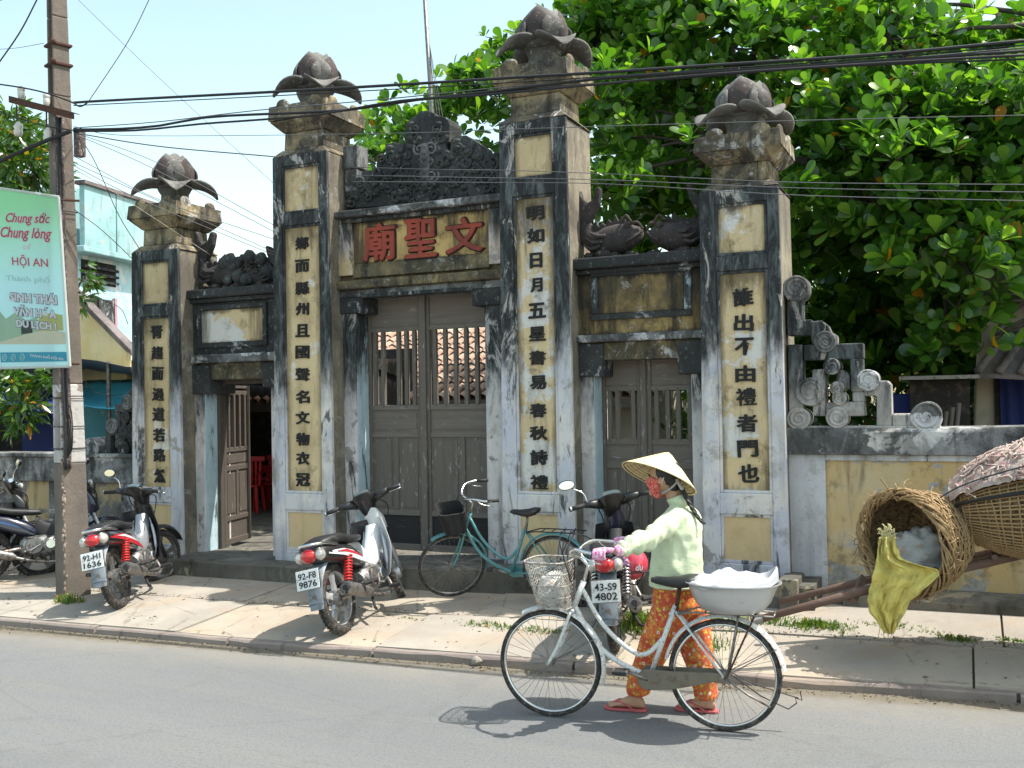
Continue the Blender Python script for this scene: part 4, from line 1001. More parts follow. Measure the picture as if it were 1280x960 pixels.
# local frame: y along the facade (away), x = outwards normal (towards the street side)
bl.rotation_euler = (0, 0, th)
sc_ = lambda px, py: None
def zloc(px, py, t):   # height of a photo row at facade distance t
    P_ = O+D*t; dd = (P_.x*_w.x+P_.y*_w.y); return CAM_H+dd*((480-py)/F_PX)+dd*math.tan(PITCH)
z_top = zloc(92, 233, 0)+.25; z_led = zloc(96, 305, 0)+.1
def lb(mb, name, mat, **k): return _build(mb, name, mat, bl, **k)
lb(MB().box(-6, 0, 0, 0, 3.3, z_led-.12), 'house_wall', M_bluelow)
lb(MB().box(-6, -.1, z_led-.119, .35, 3.4, z_led), 'balcony_slab', M_blueplaster, bevel=.02)
for k in range(3): lb(MB().box(.20, -.05+k*1.0+.012, z_led+.001, .32, .93+k*1.0, z_top-.08), 'parapet_panel', M_blueplaster, bevel=.01)
lb(MB().box(.14, -.1, z_top-.079, .38, 3.05, z_top), 'parapet_coping', M_greytile, bevel=.01)
lb(MB().box(-6, .2, z_led+.001, -.3, 3.0, z_top+.0), 'upper_wall', M_blueplaster)
for k in range(3): 
    lb(MB().box(.001, .25, z_led-.62+.13*k, .08, 1.35, z_led-.57+.13*k), 'louvre', M_wallw)
lb(MB().box(-.1, .25, z_led-.66, .002, 1.35, z_led-.2), 'vent_opening', M_dark)
wz0 = z_led-2.3
lb(MB().box(-.1, .30, wz0, .004, 1.2, z_led-.95), 'window', M_dark)
lb(MB().box(.005, .75, wz0, .05, 1.25, z_led-.95), 'shutter', M_wallw, bevel=.01)
for yy in (.24, 1.26): lb(MB().box(.005, yy-.04, wz0, .07, yy+.04, z_led-.9), 'window_frame', plain("pink_trim", (.5, .3, .35), .7), bevel=.005)
# yellow gable house
ye = empty('yellow_house', (-13, 12, 0), 0, 'small yellow gabled house with dark roof edge, between the utility pole and the gateway', 'house')
def yb(mb, name, mat, **k):
    o = _build(mb, name, mat, None, **k); o.parent = ye; o.matrix_parent_inverse = Matrix.Translation((-13, 12, 0)).inverted(); return o
g_ = [xz(60, 352, 11.6), xz(104, 385, 11.6), xz(158, 440, 11.6), xz(160, 600, 11.6), xz(60, 600, 11.6)]
yb(MB().ext([(g_[0][0]-2.5, g_[0][1]-1.2), g_[0], g_[1], g_[2], (g_[3][0]-.02, .1), (g_[4][0]-2.5, .1)], 11.6, 11.70), 'gable_wall', M_yellow)
a, c = xz(64, 346, 11.5), xz(163, 445, 11.5)
yb(MB().ext([a, c, (c[0]-.02, c[1]+.10), (a[0], a[1]+.12)], 11.52, 11.72), 'roof', M_greytile, bevel=.01)
a2 = (a[0]-2.6, a[1]-1.4); yb(MB().ext([a2, (a[0]-.002, a[1]), (a[0]-.002, a[1]+.12), (a2[0], a2[1]+.12)], 11.52, 11.72), 'roof', M_greytile, bevel=.01)
# tarpaulins
M_cyan = plain("cyan_tarpaulin", (.10, .52, .68), .5, 0, .2, 2, (.3, .7, .8), .2, obj=False, bump=.4)
M_navytarp = plain("navy_tarpaulin", (.015, .03, .22), .45, 0, .3, 3, (.3, .4, .6), .1, obj=False, bump=.5)
def sheet(name, pts4, mat, nx=14, ny=8, sag=.08, amp=.03, thick=.01):
    A, B, C_, D_ = [Vector(p) for p in pts4]; b = MB(); top, bot = [], []
    for j in range(ny+1):
        v = j/ny; r1, r2 = [], []
        for i in range(nx+1):
            u = i/nx; p = (A*(1-u)+B*u)*(1-v)+(D_*(1-u)+C_*u)*v
            p.z += -sag*math.sin(math.pi*u)*math.sin(math.pi*v)+amp*mnoise.noise((u*6, v*6, len(name)))
            r1.append(p); r2.append(p-Vector((0, 0, thick)))
        top.append(r1+list(reversed(r2)))
    return b.loft(top, True, True)
P3 = lambda px, py, Y: tuple(at(px, py, Y))
t_ = tag(sheet('cyan', [P3(88, 508, 10.4), P3(172, 512, 10.4), P3(168, 474, 11.5), P3(96, 476, 11.5)], M_cyan).build('cyan_tarpaulin', M_cyan, smooth=True), 'cyan tarpaulin stretched between the utility pole and the gateway', 'tarpaulin')
t_ = tag(MB().ext([xz(98, 500, 11.3), xz(165, 500, 11.3), xz(165, 600, 11.3), xz(98, 600, 11.3)], 11.3, 11.36).build('cyan_screen', M_cyan), 'cyan sheet screen hanging under the yellow gable', 'screen')
st = empty('market_stall', (-12, 10.2, .1), 0, 'street stall under a navy and cyan tarpaulin behind the left wall', 'stall')
def sb(mb, name, mat, **k):
    o = _build(mb, name, mat, None, **k); o.parent = st; o.matrix_parent_inverse = Matrix.Translation((-12, 10.2, .1)).inverted(); return o
sb(sheet('navytarp', [P3(-60, 488, 9.6), P3(72, 520, 9.6), P3(72, 494, 10.6), P3(-60, 474, 10.6)], M_navytarp, sag=.1, amp=.1), 'tarpaulin', M_navytarp, smooth=True)
sb(sheet('cyantarp2', [P3(-60, 474, 10.6), P3(72, 497, 10.6), P3(72, 462, 12.2), P3(-60, 455, 12.2)], M_cyan, sag=.1, amp=.08), 'upper_tarpaulin', M_cyan, smooth=True)
sb(MB().box(-17, 11.5, 0, -11.2, 11.6, 2.0), 'back_screen', M_dark)
q = at(28, 560, 10.); sb(MB().box(q.x, 10, .1, q.x+1.0, 10.05, at(30, 515, 10.).z), 'blue_side_sheet', M_bluecloth)
for px in (-30, 70): p = at(px, 540, 9.7); sb(MB().cyl((p.x, 9.7, .1), (p.x, 9.7, 2.0), .025, 8), 'post', M_steel)

# ================================================================== TREES
def leaf_mesh(L, W, fold=.12, name='leaf', mat=None, obov=True):
    prof = [(0, .04), (.22, .34), (.45, .74), (.68, 1.0), (.86, .86), (.97, .42), (1.0, .0)] if obov else [(0, .06), (.18, .6), (.4, 1.0), (.65, .8), (.85, .4), (1., 0.)]
    v = []; f = []
    for t, w_ in prof:
        z = -.10*L*t*t*1.0; x = t*L; y = w_*W/2
        v += [(x, -y, z+fold*y), (x, 0, z), (x, y, z+fold*y)]
    for i in range(len(prof)-1):
        a = i*3; f += [(a, a+1, a+4, a+3), (a+1, a+2, a+5, a+4)]
    return v, f
LV, LF = leaf_mesh(1, .56)
LV2, LF2 = leaf_mesh(1, .26, obov=False)
def rosette(out, c, d, r_, n, L, spread=(.35, 1.25)):
    """whorl of leaves round a twig tip pointing along d"""
    d = d.normalized(); a = d.orthogonal().normalized(); bb = d.cross(a); ph = r_.uniform(0, 6.28)
    for k in range(n):
        t = ph+k*2.4; s_ = spread[0]+(spread[1]-spread[0])*(k/n)+r_.uniform(-.15, .15)
        ax = (a*math.cos(t)+bb*math.sin(t)); dr = (d*math.cos(s_)+ax*math.sin(s_)).normalized()
        nz = (d*math.sin(s_)-ax*math.cos(s_)).normalized()
        if nz.z < 0 and r_.random() < .7: nz = -nz
        q = nz.cross(dr).normalized()
        tw = r_.uniform(-.5, .5); q2 = q*math.cos(tw)+nz*math.sin(tw); n2 = nz*math.cos(tw)-q*math.sin(tw)
        l = L*r_.uniform(.65, 1.15)
        out.append((c+dr*l*.12, dr*l, q2*l, n2*l))
def in_frame(p, m=30):
    d = p-Vector((0, 0, CAM_H)); z = d.dot(_w)
    if z <= 0: return None
    x = 640+F_PX*d.dot(CR)/z; y = 480-F_PX*d.dot(CU)/z
    return (x, y, z) if -m < x < 1280+m and -m < y < 960+m else None
def leaves_to_tree(root, L, V, Fc, mat, nobj, rootinv):
    vis = []
    for i, (p, dx, dy, dz) in enumerate(L):
        fr = in_frame(p, 0)
        hid = fr and any(a-6 < fr[0] < b_+6 and fr[1] > c_ for a, b_, c_ in ((342, 430, 150), (424, 628, 225), (624, 740, 130), (720, 880, 300), (872, 990, 210), (980, 1290, 520)))
        if fr and not hid: vis.append((fr[2]/(dx.length*(abs(dz.normalized().dot(_w))*.7+.3)), i))
    vis.sort(); pick = set(i for _, i in vis[:nobj])
    me = bpy.data.meshes.new('leaf'); me.from_pydata(V, [], Fc); me.materials.append(mat); me.polygons.foreach_set('use_smooth', [True]*len(me.polygons))
    for i in pick:
        p, dx, dy, dz = L[i]; o = bpy.data.objects.new('leaf', me); col.objects.link(o); o.parent = root
        o.matrix_local = rootinv @ Matrix(((dx.x, dy.x, dz.x, p.x), (dx.y, dy.y, dz.y, p.y), (dx.z, dy.z, dz.z, p.z), (0, 0, 0, 1)))
    vs, fs = [], []
    for i, (p, dx, dy, dz) in enumerate(L):
        if i in pick: continue
        o = len(vs)
        for (x, y, z) in V: vs.append((p.x+dx.x*x+dy.x*y+dz.x*z, p.y+dx.y*x+dy.y*y+dz.y*z, p.z+dx.z*x+dy.z*y+dz.z*z))
        fs += [tuple(j+o for j in f) for f in Fc]
    me = bpy.data.meshes.new('crown'); me.from_pydata(vs, [], fs); me.materials.append(mat); me.polygons.foreach_set('use_smooth', [True]*len(me.polygons))
    o = bpy.data.objects.new('crown', me); col.objects.link(o); o.parent = root; o.matrix_parent_inverse = rootinv; o['kind'] = 'stuff'
    return o
def limb(b, a, c, r0, r1, r_, n=6):
    a = Vector(a); c = Vector(c); pts = [a]; L = (c-a).length
    for i in range(1, n): pts.append(a+(c-a)*i/n+Vector((r_.uniform(-1, 1), r_.uniform(-1, 1), r_.uniform(-.3, 1)))*L*.05)
    pts.append(c); b.tube(pts, [r0+(r1-r0)*i/n for i in range(n+1)], 8); return pts

rt = random.Random(21); LEAVES = []; TIPS = []; SPRIGS = []
blobs = []
def blob(px, py, Y, r): blobs.append((at(px, py, Y+rt.uniform(-.4, .4)), r*.82))
for (px, py, Y, r) in ((500, 128, 12.2, .40), (480, 165, 12., .42), (545, 112, 12.5, .40), (560, 145, 12.1, .60), (598, 112, 12.6, .45), (590, 165, 11.9, .6), (530, 175, 11.8, .55), (470, 205, 11.5, .45), (628, 88, 12.8, .5), (560, 215, 11.6, .5), (610, 115, 12.2, .6),
                       (655, 62, 13, .5), (700, 62, 12.9, .65), (738, 38, 13.2, .6), (760, 60, 12.4, .8), (745, 120, 11.9, .7), (800, 20, 13.0, .9), (860, 40, 12.6, .8), (800, 110, 11.9, .75), (850, 120, 11.8, .6), (770, 175, 11.5, .6), (815, 185, 11.5, .6), (860, 190, 11.7, .5), (915, 60, 12.3, .8), (950, 20, 12.8, .9),
                       (760, 235, 11.6, .42), (840, 225, 11.9, .42), (990, 60, 12.2, .8), (1010, 110, 11.9, .5), (1050, 30, 12.4, .8), (1110, 50, 12.2, .75), (1160, 80, 12.1, .6), (1030, 150, 11.5, .62), (1085, 140, 11.4, .65), (1140, 150, 11.5, .7), (1190, 110, 12.0, .6), (1215, 150, 11.7, .6), (1270, 130, 11.8, .7), (1010, 200, 11.2, .55), (1000, 250, 11.3, .45),
                       (1065, 195, 11.2, .6), (1120, 205, 11.2, .65), (1180, 205, 11.4, .6), (1050, 240, 11.2, .55), (1100, 260, 11.1, .6), (1150, 270, 11.2, .6), (1245, 215, 11.6, .65), (1285, 200, 11.6, .7), (1180, 320, 11.3, .55), (1215, 345, 11.4, .45), (1195, 385, 11.5, .45), (1250, 300, 11.9, .6), (1275, 350, 11.9, .45),
                       (1190, 45, 12.8, .4), (1110, 5, 13.2, .5), (1250, 75, 12.7, .45), (1310, 80, 12.6, .6), (1330, 130, 12., 1.), (1340, 260, 12., 1.), (1240, 420, 12.3, .28), (1165, 440, 12.3, .3)):
    blob(px, py, Y, r)
for _ in range(46):   # upper and rear mass of the crown, above and behind what is seen
    blobs.append((Vector((rt.uniform(-5.0, 6.5), rt.uniform(12.6, 17), rt.uniform(5.0, 9.2))), rt.uniform(.7, 1.1)))
for _ in range(20):
    blobs.append((at(rt.uniform(690, 1000), rt.uniform(170, 430), rt.uniform(13.4, 15.2)), rt.uniform(.6, .9)))
for _ in range(24):
    blobs.append((at(rt.uniform(985, 1290), rt.uniform(270, 460), rt.uniform(14, 15.8)), rt.uniform(.6, .9)))
for _ in range(26):
    blobs.append((at(rt.uniform(740, 1300), rt.uniform(0, 300), rt.uniform(13.2, 15)), rt.uniform(.7, 1.0)))
blobs = [(c, r) for c, r in blobs if not (c.y > 13 and (lambda f: f and ((f[0] > 1120 and f[1] < 70) or (f[0] < 690 and f[1] < 300)))(in_frame(c, 200)))]
for c, r in blobs:
    fr = in_frame(c, 120); vis = fr is not None
    n = int((128 if vis and c.y < 13.1 else 24)*r*r/.36*.42)+4
    if vis and c.y < 13.1 and rt.random() < .14: n = 4
    for _ in range(n):
        v = Vector((rt.gauss(0, 1), rt.gauss(0, 1), rt.gauss(.35, 1))).normalized()
        rr = r*rt.uniform(.6, 1.08); p = c+Vector((v.x*rr*1.25, v.y*rr, v.z*rr*.72))
        d = (v+Vector((0, 0, .9))+Vector((rt.uniform(-.3, .3), rt.uniform(-.3, .3), 0))).normalized()
        rosette(LEAVES, p, d, rt, rt.randint(5, 9), rt.uniform(.145, .25) if c.y < 13.3 else .31)
        if vis and c.y < 13 and rt.random() < .06:
            q = c+Vector((v.x*r*1.7, v.y*r*1.3, abs(v.z)*r*1.25)); rosette(LEAVES, q, d, rt, 7, rt.uniform(.15, .22)); SPRIGS.append((c, q))
    TIPS.append(c)
TB = Vector((1.6, 13.2, .3)); TI = Matrix.Translation(TB).inverted()
tree = empty('almond_tree', tuple(TB), 0, 'large tropical almond tree with big glossy oval leaves rising behind the gateway', 'tree')
leaves_to_tree(tree, LEAVES, LV, LF, M_leaf, 300, TI)
b = MB(); fork = Vector((1.5, 13.2, 3.2)); limb(b, TB, fork, .34, .24, rt); tr = _build(b, 'trunk', M_bark, None, smooth=True); tr.parent = tree; tr.matrix_parent_inverse = TI
b = MB()
for c, q in SPRIGS: b.tube([c, c.lerp(q, .6)+Vector((0, 0, .03)), q], [.012, .008, .005], 5)
o = _build(b, 'twigs', M_bark, None, kind='stuff'); o.parent = tree; o.matrix_parent_inverse = TI
for (e, r0) in (((-2.5, 12.6, 5.2), .17), ((-.5, 12.3, 5.6), .15), ((1.0, 12.2, 6.0), .15), ((3.2, 12.2, 5.4), .15), ((3.9, 13.4, 4.6), .12), ((0.5, 14.5, 7), .16), ((2.2, 12., 3.9), .12)):
    b = MB(); pts = limb(b, fork-Vector((0, 0, .1)), e, r0, .05, rt)
    for c in TIPS:
        fr_ = in_frame(c, 300)
        if fr_ and fr_[0] > 1120 and fr_[1] < 90: continue
        k = min(range(len(pts)), key=lambda i: (pts[i]-c).length)
        if (pts[k]-c).length < 2.2: limb(b, pts[k], c, .035, .012, rt, 4)
    o = _build(b, 'limb', M_bark, None, smooth=True); o.parent = tree; o.matrix_parent_inverse = TI
# dense backdrop of smaller garden trees behind
def mass(name, label, cat, boxes, n, L, V, Fc, mat, seed, kind=None):
    r_ = random.Random(seed); out = []
    for (x0, x1, y0, y1, z0, z1), w_ in boxes:
        for _ in range(int(n*w_)):
            p = Vector((r_.uniform(x0, x1), r_.uniform(y0, y1), r_.uniform(z0, z1))); rosette(out, p, Vector((r_.uniform(-.6, .6), r_.uniform(-1., .1), 1)), r_, 5, L*r_.uniform(.7, 1.2))
    vs, fs = [], []
    for (p, dx, dy, dz) in out:
        o = len(vs)
        for (x, y, z) in V: vs.append((p.x+dx.x*x+dy.x*y+dz.x*z, p.y+dx.y*x+dy.y*y+dz.y*z, p.z+dx.z*x+dy.z*y+dz.z*z))
        fs += [tuple(j+o for j in f) for f in Fc]
    me = bpy.data.meshes.new(name); me.from_pydata(vs, [], fs); me.materials.append(mat)
    o = bpy.data.objects.new(name, me); col.objects.link(o); tag(o, label, cat, None, 'stuff'); return o
mass('garden_thicket', 'dense mixed foliage filling the garden behind the right wall', 'foliage', [((-4, 9, 16.5, 18.5, 0, 4.2), 1.), ((-4.5, 9, 17.5, 20, 3.5, 7.), .8), ((-4, 9, 18.6, 20, 0, 3.6), .9), ((0, 4.2, 14.5, 16, .6, 2.8), .35), ((-4.2, 0, 14.5, 16, .3, 3.2), .2)], 2000, .34, LV2, LF2, M_leaf2, 5)

# left tree with narrow leaves, behind the banner
TL = Vector((-12.6, 10.4, .1)); TLI = Matrix.Translation(TL).inverted(); LL = []; rl = random.Random(8)
tl = empty('mango_tree', tuple(TL), 0, 'tree with narrow drooping leaves behind the banner at the left edge', 'tree')
cs = []
for (px, py, Y, r, n) in ((10, 190, 10, .55, 90), (35, 200, 10, .5, 90), (-30, 200, 10.4, .9, 60), (18, 150, 10.1, .28, 30), (-20, 300, 10.5, 1.1, 60), (40, 240, 10.2, .5, 50), (20, 480, 9.3, .30, 22), (-10, 460, 9.4, .5, 30), (60, 475, 9.5, .26, 22), (25, 515, 9.2, .28, 26), (-15, 510, 9.3, .45, 40), (105, 345, 10.8, .20, 18), (100, 370, 10.8, .18, 12)):
    c = at(px, py, Y); cs.append(c)
    for _ in range(n):
        v = Vector((rl.gauss(0, 1), rl.gauss(0, 1), rl.gauss(0, 1))).normalized()*r*rl.uniform(.4, 1.05)
        rosette(LL, c+v, Vector((v.x, v.y, v.z*.3-.25*r)), rl, 7, .20, (.3, 1.1))
leaves_to_tree(tl, LL, LV2, LF2, M_leaf2, 120, TLI)
b = MB(); limb(b, TL, TL+Vector((.1, 0, 2.4)), .16, .11, rl)
o = _build(b, 'trunk', M_bark, None, smooth=True); o.parent = tl; o.matrix_parent_inverse = TLI
for c in cs:
    b = MB(); limb(b, TL+Vector((.1, 0, 2.3)) if c.z > 2.5 else TL+Vector((0, 0, 1.6)), c, .05, .012, rl); o = _build(b, 'limb', M_bark, None, smooth=True); o.parent = tl; o.matrix_parent_inverse = TLI

# ================================================================== UTILITY POLE, CROSSARM, BANNER, CABLES
PY = 7.25; pb = at(92, 744, PY); pt = at(69, -70, PY)
zb_ = pav_z(pb.x, PY)-.05
pole = empty('utility_pole', (pb.x, PY, zb_), R(-20), 'tall leaning concrete utility pole with white painted band and cable bundle at the kerb', 'pole')
Hh = pt.z-zb_; lean = Vector((pt.x-pb.x, 0, 0)); lean.rotate(Matrix.Rotation(R(20), 3, 'Z'))
def ptr(mb):   # local shaft coordinates sheared to the lean
    mb.x = lambda p: Vector((p.x+lean.x*p.z/Hh, p.y+lean.y*p.z/Hh, p.z)); return mb
def hz(row): return at(85, row, PY).z-zb_   # height of a photo row on the pole
def wd(z): t = z/Hh; return .128-.062*t, .130-.055*t
def pole_seg(z0, z1, niche, mat, name, parent):
    a0, d0 = wd(z0); a1, d1 = wd(z1); b = ptr(MB())
    if niche:   # an I-section: two flanges and a recessed web
        w0, w1 = a0*.38, a1*.38
        b.frus((-a0, -d0, -a0+w0*1., d0, z0), (-a1, -d1, -a1+w1*1., d1, z1)); b.frus((a0-w0, -d0, a0, d0, z0), (a1-w1, -d1, a1, d1, z1))
        b.frus((-a0+w0, -d0+.05, a0-w0, d0-.05, z0), (-a1+w1, -d1+.05, a1-w1, d1-.05, z1))
    else: b.frus((-a0, -d0, a0, d0, z0), (-a1, -d1, a1, d1, z1))
    return _build(b, name, mat, parent, bevel=.012)
cuts = [(0, hz(578), 0, M_pole), (hz(578), hz(562), 0, M_polew), (hz(562), hz(496), 1, M_polew), (hz(496), hz(480), 0, M_polew), (hz(480), hz(250), 0, M_pole), (hz(250), hz(120), 0, M_pole), (hz(120), hz(20), 1, M_pole), (hz(20), Hh, 1, M_pole)]
for z0, z1, nch, mt in cuts: pole_seg(z0, z1-.002, nch, mt, 'shaft_segment', pole)
# rough weathered arris on the road side
b = ptr(MB()); rr = random.Random(2)
for k in range(150):
    z = rr.uniform(.05, hz(150)); a0, d0 = wd(z); b.ball((a0+rr.uniform(-.02, .004), -d0+rr.uniform(-.004, .02), z), (rr.uniform(.008, .018), rr.uniform(.008, .016), rr.uniform(.012, .035)), 6, 4)
_build(b, 'spalled_edge', M_polerough, pole, kind='stuff')
for row in (55, 80, 498, 533, 560, 265):
    z = hz(row); a0, d0 = wd(z); a0 += .012; d0 += .012
    b = ptr(MB()); hgt = .03 if row in (55, 80) else .008
    b.tube([(-a0, -d0, z), (a0, -d0, z), (a0, d0, z), (-a0, d0, z)], hgt*.6, 6, closed=True)
    if row in (55, 80): b.ball((a0+.03, -d0, z), .03, 8, 6)
    _build(b, 'clamp_band', M_rust if row < 100 else M_cable, pole)
# bundle of cables running down the pole
b = ptr(MB()); rr = random.Random(11)
bund = []
for k in range(9):
    off = (rr.uniform(-.035, .035), rr.uniform(-.04, .04)); pts = []
    for row in (150, 190, 240, 300, 360, 420, 480, 520, 555, 585):
        z = hz(row); a0, d0 = wd(z); bulge = .03*math.sin(row*.02+k)+(.03 if row > 480 and row < 570 else 0)
        pts.append((a0+.05+off[0]+bulge*.5, -d0+.03+off[1], z))
    bb_ = ptr(MB()); bb_.tube(bez(pts, 30), rr.uniform(.009, .017), 6); _build(bb_, 'downlead', M_cablebundle if k % 3 else M_cable, pole, smooth=True)
for k in range(5):
    bb_ = ptr(MB()); z = hz(560)+.05*k; a0, d0 = wd(z); r_ = .05+.02*k
    bb_.tube([(a0+.06+r_*math.cos(t)*.5, -d0+.02+.01*k, z+r_*math.sin(t)*1.8) for t in [i*math.pi/8 for i in range(16)]], .006, 5, closed=True); _build(bb_, 'cable_loop', M_cable, pole)
# crossarm and insulators
A_ = at(15, 125, PY-.15); B_ = at(96, 146, PY-.10)
arm = tag(MB().build('crossarm', M_rust, pole) if False else None, ) if False else None
ca = empty('crossarm', tuple((A_+B_)/2), 0, 'dark steel crossarm bolted across the utility pole, carrying insulators', 'crossarm')
def cab(mb, name, mat, parent=ca, **k):
    o = _build(mb, name, mat, None, **k); o.parent = parent
    if parent is ca: o.matrix_parent_inverse = Matrix.Translation(ca.location).inverted()
    return o
u_ = (B_-A_).normalized(); b = MB(); b.x = lambda p: A_+u_*p.x+Vector((0, p.y, p.z)); Lc = (B_-A_).length
b.box(0, -.04, -.035, Lc, -.03, .035); b.box(0, -.029, .026, Lc, .035, .035); cab(b, 'angle_bar', M_rust)
for (px, py, upw) in ((26.5, 122, 1), (58.5, 131, 1), (21, 133, -1), (58, 140, -1)):
    p = at(px, py, PY-.13); b = MB(); sg = 1 if upw > 0 else -1
    if upw > 0: b.lathe([(.012, -.04), (.030, .0), (.036, .02), (.036, .055), (.030, .062), (.038, .07), (.038, .10), (.022, .115), (.0, .118)], (p.x, p.y, p.z), 14)
    else: b.lathe([(.012, -.16), (.04, -.20), (.044, -.22), (.036, -.235), (.042, -.25), (.042, -.29), (.03, -.31), (0, -.31)], (p.x+.02, p.y, p.z), 14)
    s_ = cab(b, 'insulator', M_ceramic, smooth=True)
    cab(MB().cyl((p.x+(0 if upw > 0 else .0), p.y, p.z-.05 if upw > 0 else p.z-.3), (p.x, p.y, p.z+.01), .008, 6), 'insulator_pin', M_rust)
p = at(100, 180, PY-.05); tag(MB().box(p.x-.05, p.y-.04, p.z-.13, p.x+.03, p.y+.05, p.z+.13).build('junction_box', M_cablebundle, bevel=.01), 'small dark junction box strapped to the utility pole below the crossarm', 'box')

# banner
BY = 7.05
c4 = [at(-17, 233, BY), at(73, 246, BY), at(87, 458, BY), at(-1, 460, BY)]
def banner_mat():
    g = G("banner_print"); z = g.z(); z0, z1 = c4[2].z, c4[0].z
    t = g.ma('DIVIDE', g.ma('SUBTRACT', z, z0), z1-z0)
    k = g.mix(g.rng(t, .93, .55), (.42, .82, .50), (.62, .92, .86)); k = g.mix(g.rng(t, .60, .42), k, (.66, .93, .95))
    g.col(k).rough(.5)
    tr = g.n("BsdfTranslucent"); g.put(tr.inputs[0], k); mx = g.n("MixShader"); mx.inputs[0].default_value = .45
    g.nt.links.new(g.b.outputs[0], mx.inputs[1]); g.nt.links.new(tr.outputs[0], mx.inputs[2]); g.nt.links.new(mx.outputs[0], g.nt.nodes["Material Output"].inputs[0]); return g.m
def print_mat(name, c):
    g = G(name); g.col(g.mix(g.noise(14, 4, .6), c, tuple(x*.75 for x in c))).rough(.5)
    tr = g.n("BsdfTranslucent"); g.put(tr.inputs[0], c); mx = g.n("MixShader"); mx.inputs[0].default_value = .4
    g.nt.links.new(g.b.outputs[0], mx.inputs[1]); g.nt.links.new(tr.outputs[0], mx.inputs[2]); g.nt.links.new(mx.outputs[0], g.nt.nodes["Material Output"].inputs[0]); return g.m
bn = empty('street_banner', tuple(c4[3]), 0, 'green and turquoise printed street banner hung on the left of the utility pole', 'banner')
BI = Matrix.Translation(c4[3]).inverted()
def bb2(mb, name, mat, parent=bn, **k):
    o = _build(mb, name, mat, None, **k); o.parent = parent
    if parent is bn: o.matrix_parent_inverse = BI
    return o
bsheet = bb2(MB().ext([(p.x, p.z) for p in c4], BY, BY+.008), 'banner_sheet', banner_mat())
b = MB(); cc4 = [Vector((p.x, BY, p.z)) for p in c4]
for i in range(4): b.cyl(cc4[i]+Vector((0, .004, 0)), cc4[(i+1) % 4]+Vector((0, .004, 0)), .014, 8)
bb2(b, 'banner_frame', print_mat("banner_white", (.72, .76, .74)))
def BQ(u, v): 
    """u,v in 0..1 from the lower left corner"""
    return (c4[3]*(1-u)+c4[2]*u)*(1-v)+(c4[0]*(1-u)+c4[1]*u)*v
M_bpink = print_mat("banner_pink_red", (.62, .10, .14)); M_bwhite = print_mat("banner_letter_white", (.80, .82, .84)); M_bgrey = print_mat("banner_letter_shadow", (.16, .20, .34)); M_bteal = print_mat("banner_pale_teal", (.55, .80, .78))
rgt = (BQ(1, .5)-BQ(0, .5)).normalized(); upv = (BQ(.5, 1)-BQ(.5, 0)).normalized()
Wb = (BQ(1, .5)-BQ(0, .5)).length; Hb = (BQ(.5, 1)-BQ(.5, 0)).length
def bt(txt, u, v, w, h, mat, outl=None, ob=.05, bold=.01, shear=0):
    p = BQ(u, v)
    if outl: 
        o = letter('lettering', txt, outl, bsheet, (p.x, BY-.001, p.z), rgt, upv, w*Wb+.012, h*Hb+.010, bold+ob, .0015, shear)
    o = letter('lettering', txt, mat, bsheet, (p.x, BY-.0025 if outl else BY-.001, p.z), rgt, upv, w*Wb, h*Hb, bold, .0015, shear)
bt("Chung sức", .56, .845, .62, .075, M_bpink, M_bwhite, .05, .012, .35); bt("Chung lòng", .52, .755, .72, .08, M_bpink, M_bwhite, .05, .012, .35)
bt("vì", .52, .685, .12, .04, M_bwhite, None, 0, .02, .3)
bt("HỘI AN", .55, .60, .50, .075, M_bpink, M_bwhite, .04, .0)
bt("Thành phố", .50, .50, .62, .05, M_bteal, None, 0, .01)
bt("SINH THÁI", .56, .395, .66, .062, M_bwhite, M_bgrey, .05, .045); bt("VĂN HÓA", .57, .315, .60, .062, M_bwhite, M_bgrey, .05, .045); bt("DU LỊCH !", .58, .235, .56, .055, M_bwhite, M_bgrey, .05, .045)
def patch(uv, mat, d=.001):
    pts = [BQ(u, v) for u, v in uv]; bb2(MB().ext([(p.x, p.z) for p in pts], BY-d, BY-d+.0009), 'printed_picture', mat, bsheet)
patch([(.03, .13), (.97, .13), (.97, .20), (.65, .22), (.03, .14)], print_mat("banner_picture_ground", (.75, .74, .58)))
patch([(.03, .142), (.60, .205), (.60, .29), (.45, .26), (.30, .31), (.15, .27), (.03, .33)], print_mat("banner_picture_trees", (.46, .66, .50)), .0012)
patch([(.62, .205), (.95, .21), (.95, .30), (.80, .31), (.62, .29)], print_mat("banner_picture_house", (.60, .62, .25)), .0012)
patch([(.36, .185), (.52, .195), (.52, .26), (.36, .26)], print_mat("banner_picture_dark", (.05, .08, .07)), .0022)
patch([(.03, .03), (.97, .03), (.97, .085), (.03, .085)], print_mat("banner_blue_band", (.05, .45, .62)), .0012)
bt("THÀNH PHỐ HỘI AN", .69, .057, .46, .026, M_bwhite, None, 0, .02)
for k in range(3):
    p = BQ(.09+.13*k, .057); b = MB(); b.tube([(p.x+.033*math.cos(t), BY-.003, p.z+.033*math.sin(t)) for t in [i*math.pi/8 for i in range(16)]], .004, 4, closed=True); b.tube([(p.x+.016*math.cos(t), BY-.003, p.z+.016*math.sin(t)) for t in [i*math.pi/8 for i in range(16)]], .004, 4, closed=True)
    bb2(b, 'printed_ring', M_bteal, bsheet)
for row in (250, 455): p = at(80, row, BY+.05); bb2(MB().cyl((p.x-.05, BY+.02, p.z), (p.x+.1, PY-.05, p.z), .012, 6), 'bracket', M_rust)

